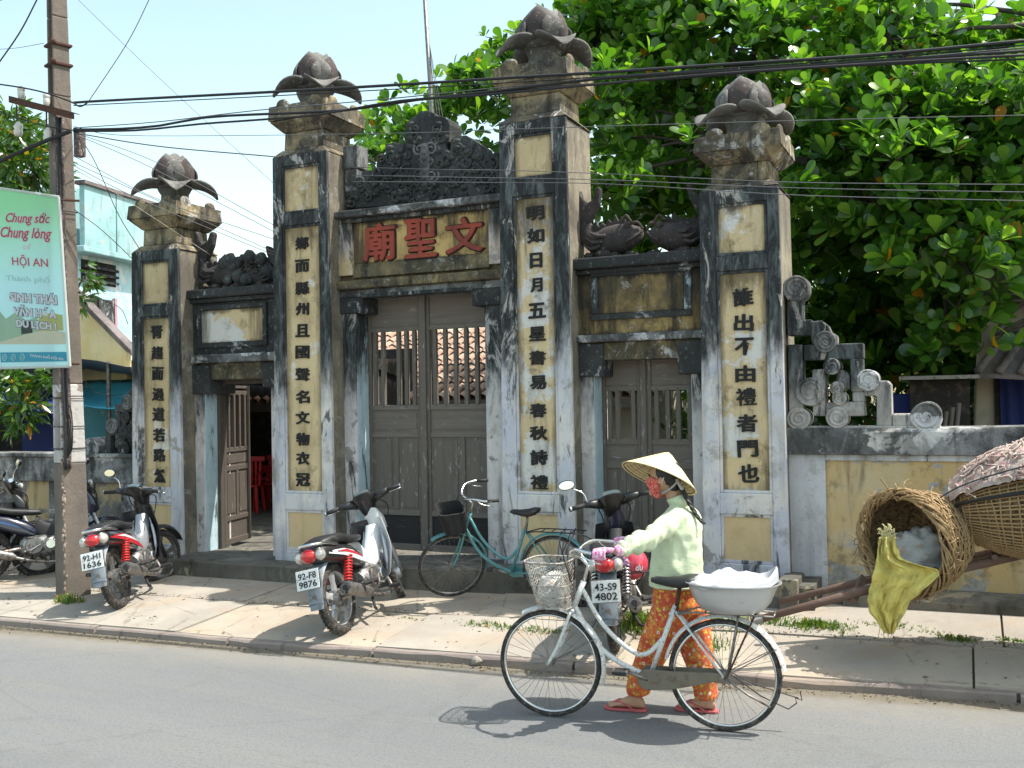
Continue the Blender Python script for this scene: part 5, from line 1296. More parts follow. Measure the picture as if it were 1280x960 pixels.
# cables
def cable(pts, Y0, Y1, r, label, name='overhead_cable', mat=None, group=None, cat='cable'):
    xs0, xs1 = pts[0][0], pts[-1][0]
    P = [at(px, py, Y0+(Y1-Y0)*(px-xs0)/(xs1-xs0)) for px, py in pts]
    o = MB().tube(bez(P, 30), r, 6).build(name, mat or M_cable, smooth=True); return tag(o, label, cat, group)
Ya, Yb = PY-.1, 7.5
g1 = 'power cables strung from the pole across the street front'
cable([(95, 129), (110, 127), (320, 116), (480, 107), (640, 97), (760, 90), (900, 81), (1100, 68), (1330, 46)], Ya, Yb, .013, 'thickest black overhead cable, the uppermost one leaving the utility pole', group=g1)
cable([(92, 162), (150, 161), (200, 157), (255, 147), (320, 143), (430, 138), (520, 125), (620, 114), (760, 97), (900, 89), (1100, 76), (1330, 60)], Ya, Yb, .012, 'black overhead cable leaving the pole in the twisted bundle, upper strand', group=g1)
cable([(92, 164), (170, 163), (250, 155), (320, 150), (400, 143), (500, 126), (600, 119), (760, 104), (900, 92), (1100, 79), (1330, 66)], Ya, Yb-.05, .010, 'black overhead cable leaving the pole in the twisted bundle, lower strand', group=g1)
cable([(92, 160), (200, 152), (320, 138), (480, 124), (640, 108), (800, 96), (1000, 84), (1330, 55)], Ya, Yb+.05, .005, 'thin grey overhead wire running just above the twisted bundle', mat=M_cablegrey, group=g1)
cable([(92, 132), (320, 121), (640, 103), (900, 86), (1100, 72), (1330, 52)], Ya+.05, Yb, .005, 'thin wire running just under the thickest overhead cable', group=g1)
cable([(560, 122), (700, 108), (860, 97), (1000, 86), (1120, 80), (1330, 72)], 7.3, Yb, .007, 'slack overhead cable joining the bundle above the crest', group=g1)
thin = [([(92, 166), (200, 183), (345, 196)], 'thin doubled wire falling from the pole to the shoulder of the second pillar', .006), ([(92, 158), (150, 169), (330, 169), (520, 166), (625, 162), (880, 154), (1100, 148), (1330, 143)], 'single thin wire crossing at the height of the capitals', .003),
        ([(440, 209), (560, 212), (640, 213), (800, 219), (1000, 228), (1330, 231)], 'topmost of the three thin wires crossing the pillar tops', .003), ([(440, 219), (600, 222), (760, 225), (1000, 235), (1330, 241)], 'middle one of the three thin wires crossing the pillar tops', .003), ([(440, 227), (600, 228), (760, 230), (1000, 244), (1330, 252)], 'lowest of the three thin wires crossing the pillar tops', .003)]
for pts, lb_, r in thin: cable(pts, Ya, Yb, r, lb_, 'thin_wire', M_cablegrey, 'thin wires crossing the gateway front')
wl_ = [([(97, 167), (200, 205), (345, 283)], 'uppermost slanting wire between pole and second pillar'), ([(97, 169), (190, 210), (345, 291)], 'second slanting wire between pole and second pillar'), ([(92, 195), (200, 250), (345, 300)], 'third slanting wire from pole towards the second pillar'),
       ([(92, 203), (180, 243), (345, 316)], 'fourth slanting wire from pole towards the second pillar'), ([(92, 207), (175, 249), (345, 320)], 'lowest slanting wire reaching the second pillar'), ([(92, 211), (150, 245), (262, 318)], 'pale sagging wire falling from the pole to the first pillar')]
for pts, lb_ in wl_: cable(pts, Ya, 8.55, .0035, lb_, 'thin_wire', M_cablegrey if 'pale' not in lb_ else M_wire, 'slanting wires left of the second pillar')
cable([(97, 167), (120, 205), (148, 268), (175, 312)], Ya, 8.3, .004, 'wire dropping steeply from the pole past the turquoise house', 'thin_wire')
cable([(93, 262), (130, 290), (172, 330)], Ya, 8.3, .004, 'short wire from the pole to the side of the first pillar', 'thin_wire')
cable([(190, -8), (160, 52), (110, 128)], Ya+.6, Ya, .004, 'thin wire rising steeply to the upper right of the pole', 'thin_wire')
cable([(92, -6), (170, 70), (250, 145), (345, 232)], Ya, 8.6, .0025, 'hair-thin wire crossing the open sky diagonally', 'thin_wire', M_cablegrey)
cable([(48, -4), (25, 40), (-6, 85)], PY-.2, PY-.4, .008, 'short black cable crossing the upper left corner', 'overhead_cable')
cable([(-10, 2), (4, -1), (14, -8)], PY-.3, PY-.2, .005, 'thin wire cutting the extreme upper left corner', 'thin_wire')
cable([(-10, 62), (20, 60), (55, 54)], PY-.4, PY-.1, .003, 'hair-thin wire left of the pole top', 'thin_wire', M_cablegrey)
cable([(-10, 104), (30, 110), (60, 117), (88, 127), (100, 133), (110, 128)], PY-.4, PY-.12, .008, 'black cable passing over the insulators left of the pole', 'overhead_cable')
cable([(-10, 135), (20, 147), (60, 158), (92, 163)], PY-.3, PY-.12, .006, 'thin black cable reaching the pole from the left under the crossarm', 'overhead_cable')
cable([(-10, 206), (25, 190), (60, 175), (88, 164)], PY-.3, PY-.12, .022, 'thick black cable bundle reaching the pole from the lower left', 'overhead_cable')
cable([(98, 365), (120, 372), (150, 385), (160, 405)], 7.3, 9., .004, 'dark wire hooked under the yellow gable roof edge', 'thin_wire')
cable([(106, 476), (118, 490), (135, 494), (152, 493)], 7.4, 8.7, .0035, 'short slack wire in front of the cyan sheet', 'thin_wire')
mast = at(533, 300, 10.5); tp_ = at(528.5, -40, 10.5)
am = empty('antenna_mast', (mast.x, 10.5, .3), 0, 'slender steel mast standing behind the crest', 'mast')
o = _build(MB().tube([(0, 0, 0), (at(540, 140, 10.5).x-mast.x, 0, at(540, 140, 10.5).z-.3), (tp_.x-mast.x, 0, tp_.z-.3)], [.035, .03, .022], 10), 'mast_tube', M_steel, am, smooth=True)
for k, dx in enumerate((.05, .10, .14)):
    q = at(534, 40, 10.5); e_ = at(548+k*3.5, 150, 10.5); _build(MB().tube([(q.x-mast.x, 0, q.z-.3), (e_.x-mast.x, -.02, e_.z-.3)], .004, 5), 'guy_wire', M_cablegrey, am)

# ================================================================== WEEDS, LITTER, STONES
def weeds(cx, cy, rx, ry, n, h, label, seed, rz=-.1):
    r_ = random.Random(seed); b = MB()
    for _ in range(int(n*.6)):
        q = 0; a = 0; cl = r_.randrange(9); dx, dy = rx*.55*math.sin(cl*2.4+seed)+r_.gauss(0, rx*.22), ry*.5*math.cos(cl*1.7+seed)+r_.gauss(0, ry*.3); q = min(1, math.hypot(dx/rx, dy/ry)); x, y = cx+dx*math.cos(rz)-dy*math.sin(rz), cy+dx*math.sin(rz)+dy*math.cos(rz)
        z = pav_z(x, y)-.01; t = r_.uniform(0, 6.28); L = h*r_.uniform(.4, 1.2)*(1.1-q*.5); w_ = r_.uniform(.003, .008); d = Vector((math.cos(t), math.sin(t), 0)); s_ = Vector((-d.y, d.x, 0)); ln = r_.uniform(.2, 1.2)
        p0 = Vector((x, y, z)); p1 = p0+Vector((0, 0, L*.6))+d*L*.25*ln; p2 = p1+Vector((0, 0, L*.25/ (1+ln)))+d*L*.5*ln
        b.add([p0-s_*w_, p0+s_*w_, p1+s_*w_*.8, p1-s_*w_*.8, p2], [(0, 1, 2, 3), (3, 2, 4)])
    return tag(b.build('weeds', M_grass), label, 'weeds', None, 'stuff')
def wp(px, py, **k): p = at(px, py, Z=.13); return p
for i, (px, py, rx, ry, n, h, lb_) in enumerate(((85, 748, .18, .10, 320, .13, 'low weeds round the foot of the utility pole'), (612, 784, .42, .10, 420, .06, 'patch of grass in the pavement joint left of the white bicycle'), (680, 790, .25, .10, 260, .06, 'grass seen through the front wheel of the white bicycle'),
        (800, 790, .30, .22, 900, .20, 'tall tuft of grass beside the motorbike exhaust and the woman'), (860, 805, .35, .18, 600, .12, 'grass between the woman and the rear wheel of the white bicycle'), (900, 790, .3, .2, 400, .08, 'grass behind the rear wheel'), (985, 793, .45, .13, 600, .07, 'weedy strip at the pavement joint right of the white bicycle'),
        (1030, 797, .25, .10, 500, .08, 'dark weeds under the handcart shafts'), (1195, 812, .16, .05, 260, .06, 'small green tuft right of the yellow sack'), (1120, 800, .4, .08, 260, .04, 'sparse weeds under the yellow sack'), (1262, 815, .15, .05, 160, .04, 'little weeds near the right edge'), (510, 772, .45, .05, 140, .03, 'dry weeds in the joint behind the silver motorbike'), (180, 765, .35, .05, 120, .03, 'dry weeds behind the dark red motorbike'))):
    p = wp(px, py); weeds(p.x, p.y, rx, ry, n, h, lb_, i+30)
b = MB(); rr = random.Random(78)
for _ in range(170):
    x = rr.uniform(-9, 1.5); y = kerb_y(x)+.1+(8.2-kerb_y(x))*rr.random()**1.6 if rr.random() < .8 else kerb_y(x)-abs(rr.gauss(0, .12))-.02
    z = (pav_z(x, y) if y > kerb_y(x) else 0)+.004; a = rr.uniform(0, 6.28); L = rr.uniform(.012, .045); w_ = L*rr.uniform(.25, .5); d = Vector((math.cos(a), math.sin(a), rr.uniform(-.1, .3))); s_ = Vector((-d.y, d.x, rr.uniform(-.3, .3)))*w_; c = Vector((x, y, z))
    b.add([c, c+d*L*.5+s_+Vector((0, 0, .004)), c+d*L, c+d*L*.5-s_+Vector((0, 0, .008))], [(0, 1, 2, 3)])
tag(b.build('dry_leaves', plain('dry_leaf', (.22, .13, .06), .8, 0, .6, 40, (.35, .28, .16), .4, obj=False)), 'dry leaves and scraps scattered over the pavement and gutter', 'litter', None, 'stuff')
b = MB(); rr = random.Random(77)
for _ in range(2200):
    x = rr.uniform(-9, 1.5); band = rr.random()
    if band < .55: y = kerb_y(x)-abs(rr.gauss(0, .07))-.005; z = 0
    else:
        y = kerb_y(x)+.14+(8.45-kerb_y(x)-.14)*.507+rr.gauss(0, .035); z = pav_z(x, y)-.002
    s_ = rr.uniform(.004, .016); c = Vector((x, y, z+s_*.3)); q = [c+Vector((rr.uniform(-1, 1), rr.uniform(-1, 1), rr.uniform(-.6, .8)))*s_ for _ in range(4)]
    b.add(q, [(0, 1, 2), (0, 2, 3), (0, 3, 1), (1, 3, 2)])
tag(b.build('grit', M_earth), 'loose grit and crumbs washed along the kerb and pavement joint', 'grit', None, 'stuff')
for i, (px, py, s_, lb_) in enumerate(((595, 832, .045, 'pale stone lying at the kerb just left of the white bicycle'), (57, 782, .05, 'broken stone at the foot of the kerb below the leftmost scooters'), (205, 790, .03, 'small chip of kerb below the dark red motorbike'))):
    p = at(px, py, Z=.0); rr = random.Random(i); b = MB(); b.ball((p.x, p.y, s_*.7), (s_, s_*.8, s_*.7), 10, 7); o = tag(b.build('stone', M_pave, smooth=False), lb_, 'stone'); rough_edges(o, .02, 20, i)

# ================================================================== MOTORBIKES
def wheel(root, x, rr_, wid, xf, spokes, mrim, tread=True, name='wheel'):
    """a wheel standing in the x-z plane with its hub at (x,0,rr_)"""
    def T(): m = MB(); m.x = xf; return m
    c = Vector((x, 0, rr_)); tr_ = wid/2
    b = T(); b.lathe([(rr_-tr_*2.1, -tr_*.55), (rr_-tr_*1.9, -tr_*.75), (rr_-tr_*2.2, -tr_*.2), (rr_-tr_*2.2, tr_*.2), (rr_-tr_*1.9, tr_*.75), (rr_-tr_*2.1, tr_*.55)], c, 40, 'y')
    if spokes:
        for k in range(spokes):
            a = 2*math.pi*k/spokes+.3; dr = Vector((math.cos(a), 0, math.sin(a))); s_ = Vector((-dr.z, 0, dr.x)); r0, r1 = .045, rr_-tr_*2.0
            rings = []
            for q, (rad, w_, th) in enumerate(((r0, .030, .028), ((r0+r1)/2, .022, .020), (r1, .034, .026))):
                p = c+dr*rad; rings.append([p+s_*w_+Vector((0, th/2, 0)), p-s_*w_+Vector((0, th/2, 0)), p-s_*w_-Vector((0, th/2, 0)), p+s_*w_-Vector((0, th/2, 0))])
            b.loft(rings)
    b.lathe([(.0, -.055), (.055, -.055), (.062, -.03), (.062, .03), (.055, .055), (0, .055)], c, 20, 'y')
    w_ = _build(b, name, mrim, root, auto=35)
    b = T(); prof = []
    for k in range(11):
        t = -math.pi*.62+2*math.pi*.62*k/10; prof.append((rr_-tr_+math.cos(t)*tr_, math.sin(t)*tr_))
    b.lathe(prof+[(rr_-tr_*2.05, tr_*.55), (rr_-tr_*2.05, -tr_*.55), prof[0]], c, 48, 'y')
    if tread:
        for k in range(44):
            a = 2*math.pi*k/44; dr = Vector((math.cos(a), 0, math.sin(a))); s_ = Vector((-dr.z, 0, dr.x))
            for sy in (-1, 1):
                p = c+dr*(rr_-.001); u = Vector((0, sy, 0)); q = [p+u*.006, p+u*.006+s_*.014, p+u*tr_*.75-dr*.008+s_*.026, p+u*tr_*.75-dr*.008+s_*.012]
                b.add(q+[v+dr*.005 for v in q], [(0, 1, 2, 3), (4, 5, 6, 7), (0, 1, 5, 4), (1, 2, 6, 5), (2, 3, 7, 6), (3, 0, 4, 7)])
    _build(b, 'tyre', M_tyre, w_, auto=50)
    return w_
def motorbike(name, pos, head, lean, steer, label, C, plate=None, mirrors=(1, 1), basket=False, alloy=M_rim):
    root = empty(name, pos, head, label, 'motorbike', 'motorbikes parked on the pavement'); root.rotation_euler = (R(lean), 0, head); root.scale = (1.04,)*3
    ax = Vector((-.40, 0, .92)).normalized(); H0 = Vector((1.03, 0, .70)); q = Quaternion(ax, steer)
    ID = lambda p: p
    def S(p): return q @ (Vector(p)-H0)+H0
    def T(f=ID): m = MB(); m.x = f; return m
    def ring(x, z, rz_, ry, y=0., p=2.6, tilt=0.): return ell((x, y, z), (math.sin(tilt), 0, math.cos(tilt)), (0, 1, 0), rz_, ry, 16, p)
    wheel(root, 0, .285, .075, ID, 5, alloy); wheel(root, 1.22, .28, .066, S, 5, alloy)
    # rear brake drum, swing arm, axle
    b = T(); b.lathe([(0, -.07), (.07, -.07), (.075, -.045), (.075, .03), (0, .03)], (0, 0, .285), 20, 'y'); _build(b, 'brake_drum', M_engine, root, auto=35)
    for s in (-1, 1):
        _build(T().tube([(-.05, s*.075, .285), (.12, s*.085, .29), (.42, s*.09, .33)], [.022, .02, .024], 8), 'swing_arm', M_steel, root, smooth=True)
        # shock with coil spring
        top, bot = Vector((.16, s*.115, .62)), Vector((.02, s*.105, .33)); sh = _build(T().tube([bot, bot.lerp(top, .45), bot.lerp(top, .45), top], [.020, .020, .012, .012], 10), 'shock_absorber', C['shock2'], root, smooth=True)
        d_ = (top-bot).normalized(); a_ = d_.orthogonal().normalized(); c_ = d_.cross(a_); pts = []
        for k in range(91): t = k/90; pts.append(bot.lerp(top, .22+.70*t)+(a_*math.cos(t*2*math.pi*9)+c_*math.sin(t*2*math.pi*9))*.030)
        _build(T().tube(pts, .0075, 6), 'spring', C['shock'], sh, smooth=True)
    # engine
    b = T(); b.loft([ring(.36, .34, .085, .10), ring(.40, .345, .11, .13), ring(.62, .345, .12, .135), ring(.70, .34, .10, .12), ring(.74, .34, .06, .09)]); eng = _build(b, 'engine', M_engine, root, auto=45)
    b = T(); 
    for k in range(7): b.loft([ring(.735+k*.024, .36+k*.008, .068, .075, 0, 4), ring(.747+k*.024, .364+k*.008, .068, .075, 0, 4)])
    b.tube([(.72, 0, .35), (.93, 0, .42)], .045, 10); _build(b, 'cylinder', M_engine, eng)
    for s in (-1, 1):
        _build(T().lathe([(0, 0), (.082, 0), (.088, s*-.012), (.088, s*-.03)], (.50, s*.150, .35), 24, 'y'), 'engine_cover', M_steel, eng, auto=35)
        _build(T().lathe([(0, 0), (.045, 0), (.05, s*-.012)], (.66, s*.148, .36), 18, 'y'), 'engine_cover', M_chrome, eng, auto=35)
    # exhaust
    pipe = bez([(.86, -.05, .34), (.86, -.10, .22), (.70, -.14, .17), (.45, -.15, .20), (.25, -.155, .26)], 20)
    ex = _build(T().tube(pipe, .017, 10), 'exhaust_pipe', M_steel, root, smooth=True)
    _build(T().tube([(.33, -.155, .235), (.29, -.155, .25), (.02, -.165, .325), (-.13, -.17, .365), (-.135, -.17, .367), (-.12, -.17, .362)], [.022, .045, .052, .052, .036, .030], 16), 'muffler', C['muffler'], ex, auto=50)
    _build(T().tube([(-.10, -.17, .356), (-.145, -.17, .369)], [.024, .022], 12), 'muffler_tip', M_blackm, ex)
    # chain case on the left
    _build(T().loft([ring(-.08, .285, .055, .014, .10, 3), ring(.10, .285, .06, .016, .10, 3), ring(.38, .33, .05, .016, .10, 3)]), 'chain_case', M_blackp, root, auto=45)
    # pegs, stands, pedals
    for s in (-1, 1):
        _build(T().tube([(.50, s*.10, .225), (.52, s*.30, .235)], .011, 8), 'footpeg_bar', M_steel, root)
        _build(T().tube([(.52, s*.24, .24), (.525, s*.34, .245)], .020, 10), 'footpeg', M_blackm, root)
        _build(T().tube([(.22, s*.11, .34), (.14, s*.22, .34), (.13, s*.29, .345)], .010, 8), 'rear_footpeg', M_steel, root)
        _build(T().tube([(.10, s*.22, .345), (.16, s*.31, .35)], .018, 8), 'footpeg', M_blackm, root)
    _build(T().tube([(.42, .12, .22), (.34, .22, .07), (.32, .26, -.01)], .010, 8), 'side_stand', M_steel, root)
    _build(T().tube([(.44, -.10, .21), (.30, -.17, .12), (.26, -.2, .11)], .012, 8), 'centre_stand', M_blackm, root)
    _build(T().tube([(.56, -.15, .36), (.46, -.19, .30), (.42, -.24, .30)], .010, 8), 'kick_lever', M_chrome, root)
    # rear mudguard (arc over the wheel down to the flap)
    rows = []
    for k in range(13):
        a = R(62+k*9.5); r_ = .335; rows.append([(r_*math.cos(a), -.065, .285+r_*math.sin(a)-.012), (r_*math.cos(a)*1.02, -.05, .285+r_*math.sin(a)*1.03), (r_*math.cos(a)*1.03, .05, .285+r_*math.sin(a)*1.03), (r_*math.cos(a), .065, .285+r_*math.sin(a)-.012), (r_*.97*math.cos(a), .05, .285+r_*.97*math.sin(a)), (r_*.97*math.cos(a), -.05, .285+r_*.97*math.sin(a))])
    fen = _build(T().loft(rows), 'rear_mudguard', C['fender'], root, auto=50)
    _build(T().loft([ell((-.30-.05*t, 0, .44-.26*t), (1, 0, .3), (0, 1, 0), .012, .052+.006*math.sin(t*3.1), 12, 4) for t in (0, .25, .45, .6, .68)]), 'mud_flap', C['flap'], fen, auto=50)
    # plate
    pl = _build(T().loft([[Vector((-.365-.005*j, sy*.098, .505+sz*.072)) + Vector((-.03*(sz < 0), 0, 0)) for sy, sz in ((-1, -1), (1, -1), (1, 1), (-1, 1))] for j in (0, 1)]), 'number_plate', M_plate, root, bevel=.003)
    _build(T().loft([[Vector((-.355-.004*j, sy*.104, .505+sz*.078)) + Vector((-.03*(sz < 0), 0, 0)) for sy, sz in ((-1, -1), (1, -1), (1, 1), (-1, 1))] for j in (0, 1)]), 'plate_bracket', M_steel, root)
    if plate:
        up_ = Vector((.03, 0, .144)).normalized()
        for j, tx in enumerate(plate):
            letter('plate_lettering', tx, M_ink, pl, (-.3800-.0128*j, 0, .535-.062*j), (0, -1, 0), up_, .155, .050, .012, .002)
    # tail: side cowls tapering up to the tail light
    b = T(); b.loft([ring(-.305, .685, .02, .04), ring(-.27, .68, .066, .10), ring(-.16, .668, .080, .125), ring(.05, .635, .085, .13), ring(.25, .59, .095, .13), ring(.42, .53, .085, .11), ring(.52, .49, .05, .07)]); tail = _build(b, 'tail_cowl', C['tail'], root, auto=50)
    for s in (-1, 1):
        b = T(); b.loft([[Vector((x, s*(.122+.012*math.sin(math.pi*i/6)), z+h_)) for h_ in (0, w_)]+[Vector((x, s*.110, z+w_)), Vector((x, s*.110, z))] for i, (x, z, w_) in enumerate(((-.18, .655, .012), (-.08, .635, .035), (.06, .605, .055), (.20, .56, .065), (.32, .52, .05), (.42, .49, .03), (.50, .46, .01)))]); _build(b, 'side_panel', C['panel'], tail, auto=50)
        b = T(); b.loft([[Vector((x, s*(.136), z+h_)) for h_ in (0, w_)]+[Vector((x, s*.120, z+w_)), Vector((x, s*.120, z))] for i, (x, z, w_) in enumerate(((-.05, .652, .004), (.10, .625, .022), (.24, .585, .02), (.36, .545, .004)))]); _build(b, 'side_decal', C['decal'], tail)
        _build(T().ball((-.262, s*.088, .668), (.055, .040, .046), 12, 8), 'rear_indicator', M_clear, tail, smooth=True)
    _build(T().ball((-.285, 0, .672), (.055, .070, .056), 16, 10), 'tail_light', M_lens, tail, smooth=True)
    _build(T().tube(bez([(-.02, -.12, .71), (-.20, -.11, .745), (-.30, -.06, .755), (-.32, 0, .757), (-.30, .06, .755), (-.20, .11, .745), (-.02, .12, .71)], 24), .013, 8), 'grab_rail', C['rail'], root, smooth=True)
    # seat
    b = T(); b.loft([ring(-.22, .735, .012, .06, 0, 3), ring(-.18, .745, .035, .10, 0, 3), ring(-.02, .755, .045, .125, 0, 3), ring(.14, .745, .045, .125, 0, 3), ring(.28, .715, .040, .11, 0, 3), ring(.42, .705, .035, .09, 0, 3), ring(.54, .70, .028, .07, 0, 3), ring(.575, .695, .01, .04, 0, 3)]); _build(b, 'seat', M_seat, root, auto=60)
    # centre spine (step-through)
    b = T(); b.loft([ring(.50, .58, .09, .075, 0, 3, .1), ring(.58, .50, .10, .065, 0, 3, .3), ring(.70, .46, .10, .055, 0, 3, 0.), ring(.80, .50, .10, .055, 0, 3, -.5), ring(.90, .62, .09, .06, 0, 3, -.9), ring(.97, .74, .07, .06, 0, 3, -1.1)]); _build(b, 'centre_cover', C['spine'], root, auto=55)
    # leg shields
    for s in (-1, 1):
        F1, B1 = [], []
        for i in range(9):
            t = i/8; z = .26+.56*t; xo_ = .90+.10*t+.05*math.sin(math.pi*t)
            wo = .185-.04*abs(t-.55)*2-(.07 if t < .1 else 0); row = []
            for j in range(6):
                u = j/5; y = .045+(wo-.045)*u; row.append(Vector((xo_-.12*u*u-.02, s*y, z)))
            F1.append(row+[p+Vector((-.012, 0, 0)) for p in reversed(row)])
        _build(T().loft(F1), 'leg_shield', C['shield'] if s < 0 else C.get('shield_left', C['shield']), root, auto=60)
        _build(T().tube(bez([(.86, s*.09, .34), (.885, s*.105, .46), (.91, s*.10, .60), (.935, s*.08, .72)], 12), [.006]*3+[.016]*7+[.006]*3, 8), 'shield_liner', C['liner'], root, smooth=True)
    b = T(); b.loft([ring(1.03, .66, .05, .05, 0, 3, -1.1), ring(1.06, .74, .09, .085, 0, 3, -1.1), ring(1.045, .83, .085, .08, 0, 3, -1.2), ring(1.0, .90, .05, .06, 0, 3, -1.3)]); _build(b, 'front_cowl', C['front'], root, auto=55)
    # fork, front mudguard
    for s in (-1, 1): _build(T(S).tube([(1.22, s*.062, .28), (1.16, s*.062, .42), (1.07, s*.055, .66)], [.020, .020, .017], 10), 'fork_leg', C['fork'], root, smooth=True)
    rows = []
    for k in range(12):
        a = R(25+k*11); r_ = .325; w_ = .058*(1-.25*abs(k-6)/6); rows.append([(1.22+r_*math.cos(a), -w_-.006, .28+r_*math.sin(a)-.02), (1.22+r_*1.03*math.cos(a), -w_*.6, .28+r_*1.03*math.sin(a)), (1.22+r_*1.03*math.cos(a), w_*.6, .28+r_*1.03*math.sin(a)), (1.22+r_*math.cos(a), w_+.006, .28+r_*math.sin(a)-.02), (1.22+r_*.97*math.cos(a), w_*.6, .28+r_*.97*math.sin(a)), (1.22+r_*.97*math.cos(a), -w_*.6, .28+r_*.97*math.sin(a))])
    _build(T(S).loft(rows), 'front_mudguard', C['front'], root, auto=50)
    # handlebar cowl, gauge, grips, levers
    b = T(S); b.loft([ring(1.02, .84, .05, .05, 0, 3, -1.1), ring(.985, .93, .085, .075, 0, 3, -1.2), ring(.955, .995, .095, .105, 0, 3, -1.25), ring(.93, 1.035, .07, .09, 0, 3, -1.3), ring(.92, 1.05, .03, .05, 0, 3, -1.3)]); cw = _build(b, 'handlebar_cowl', C['cowl'], root, auto=55)
    for s in (-1, 1):
        _build(T(S).tube([(.965, s*.08, .985), (.935, s*.17, 1.00), (.91, s*.23, 1.005)], [.048, .034, .024], 12), 'cowl_arm', C['cowl'], cw, smooth=True)
        _build(T(S).tube([(.915, s*.22, 1.005), (.875, s*.35, 1.0)], [.019, .018], 12), 'grip', M_blackm, cw, smooth=True)
        _build(T(S).tube([(.875, s*.35, 1.0), (.871, s*.362, 1.0)], .022, 12), 'bar_end', M_chrome, cw)
        _build(T(S).tube([(.95, s*.20, .99), (.945, s*.26, .985), (.93, s*.35, .98)], [.008, .006, .006], 8), 'brake_lever', M_chrome, cw, smooth=True)
        _build(T(S).ball((.925, s*.21, 1.01), (.025, .035, .028), 10, 8), 'switch_block', M_blackp, cw, smooth=True)
    b = T(S); b.loft([ell((.915, 0, 1.032), (.75, 0, .45), (0, 1, 0), .050, .085, 18, 3), ell((.903, 0, 1.058), (.75, 0, .45), (0, 1, 0), .047, .080, 18, 3)]); g_ = _build(b, 'gauge_rim', C['gauge'], cw, auto=50)
    b = T(S); b.loft([ell((.9025, 0, 1.059), (.75, 0, .45), (0, 1, 0), .038, .070, 18, 3), ell((.901, 0, 1.063), (.75, 0, .45), (0, 1, 0), .036, .068, 18, 3)]); _build(b, 'gauge_glass', M_glass, g_, auto=50)
    _build(T(S).ball((1.05, 0, .985), (.03, .085, .05), 14, 10), 'headlight', M_clear, cw, smooth=True)
    for s, on in ((1, mirrors[0]), (-1, mirrors[1])):
        if not on: continue
        _build(T(S).tube(bez([(.93, s*.20, 1.02), (.94, s*.22, 1.10), (.955, s*.30, 1.155)], 10), .006, 8), 'mirror_stem', M_chrome, cw, smooth=True)
        b = T(S); b.loft([ell((.975, s*.34, 1.19), (.1, 0, 1), (0, 1, 0), .032, .060, 16), ell((.955, s*.34, 1.19), (.1, 0, 1), (0, 1, 0), .042, .072, 16), ell((.945, s*.34, 1.19), (.1, 0, 1), (0, 1, 0), .040, .070, 16)]); mm = _build(b, 'mirror', M_blackp, cw, auto=50)
        b = T(S); b.loft([ell((.9445, s*.34, 1.19), (.1, 0, 1), (0, 1, 0), .036, .066, 16), ell((.942, s*.34, 1.19), (.1, 0, 1), (0, 1, 0), .034, .064, 16)]); _build(b, 'mirror_glass', M_mirror, mm)
    for s, r_ in ((1, .30), (-1, .28)):
        _build(T().tube(bez([S((.95, s*.12, .96)), (1.10, s*.13, .90), (1.10, s*.07, .72), (1.0, s*.04, .60)], 16), .005, 6), 'control_cable', M_cable, root, smooth=True)
    return root
M_greyblue = plain('grey_blue_plastic', (.22, .26, .31), .45, 0, .2, 8, (.12, .10, .08), .3)
base = dict(shock=M_redspring, shock2=M_steel, muffler=M_steel, fender=M_greyblue, flap=M_greyblue, tail=M_maroon, panel=M_redp, decal=M_whitep, rail=M_chrome, spine=M_whitep, shield=M_whitep, liner=M_silverp, front=M_whitep, fork=M_silverp, cowl=M_blackp, gauge=M_blackp)
def C_(**k): d = dict(base); d.update(k); return d
def place(px0, py0, px1, py1, dz=.0):
    """pavement points of rear and front tyre from the photo"""
    p = at(px0, py0, Z=.12)
    for _ in range(6): p = at(px0, py0, Z=pav_z(p.x, p.y))
    q = at(px1, py1, Z=.16)
    for _ in range(6): q = at(px1, py1, Z=pav_z(q.x, q.y))
    return p, math.atan2(q.y-p.y, q.x-p.x)
p, hd = place(430, 792, 500, 746)
motorbike('motorbike', (p.x, p.y, p.z), hd+R(2), -13, R(20), 'white and silver motorbike with red shock springs, plate 92-F8 9876, parked before the middle doors', C_(tail=M_blackp, panel=M_whitep, decal=M_redp, shield=M_whitep, shield_left=M_blackp, spine=M_whitep), ("92-F8", "9876"), (0, 0))
p, hd = place(152, 760, 206, 724)
motorbike('motorbike', (p.x, p.y, p.z), hd, -12, R(-24), 'black and red motorbike with red shock springs parked beside the utility pole', C_(tail=M_maroon, panel=M_redp, shield=M_blackp, liner=M_silverp, spine=M_silverp, front=M_blackp, fork=M_blackp, decal=M_whitep), ("92-H1", "1636"), (1, 0), alloy=M_steel)
p, hd = place(770, 814, 764, 762)
motorbike('motorbike', (p.x, p.y-.0, p.z), hd-R(6), -4, R(16), 'dark blue motorbike with plate 43-S9 4802 standing behind the white bicycle', C_(tail=M_navy, panel=M_bluep, shield=M_blackp, spine=M_blackm, front=M_navy, liner=M_blackm, shock=M_chrome, fork=M_silverp, gauge=M_chrome, rail=M_navy), ("43-S9", "4802"), (1, 0), alloy=M_steel)
bike3 = (p, hd-R(6))
p, hd = place(-22, 728, 92, 716)
motorbike('motorbike', (p.x, p.y, p.z), hd, -6, R(12), 'navy scooter with long black seat standing mostly behind the utility pole', C_(tail=M_navy, panel=M_navy, shield=M_navy, spine=M_blackm, front=M_navy, liner=M_blackm, shock=M_chrome, decal=M_bluep, fender=M_navy, flap=M_blackm), None, (0, 1), alloy=M_steel)
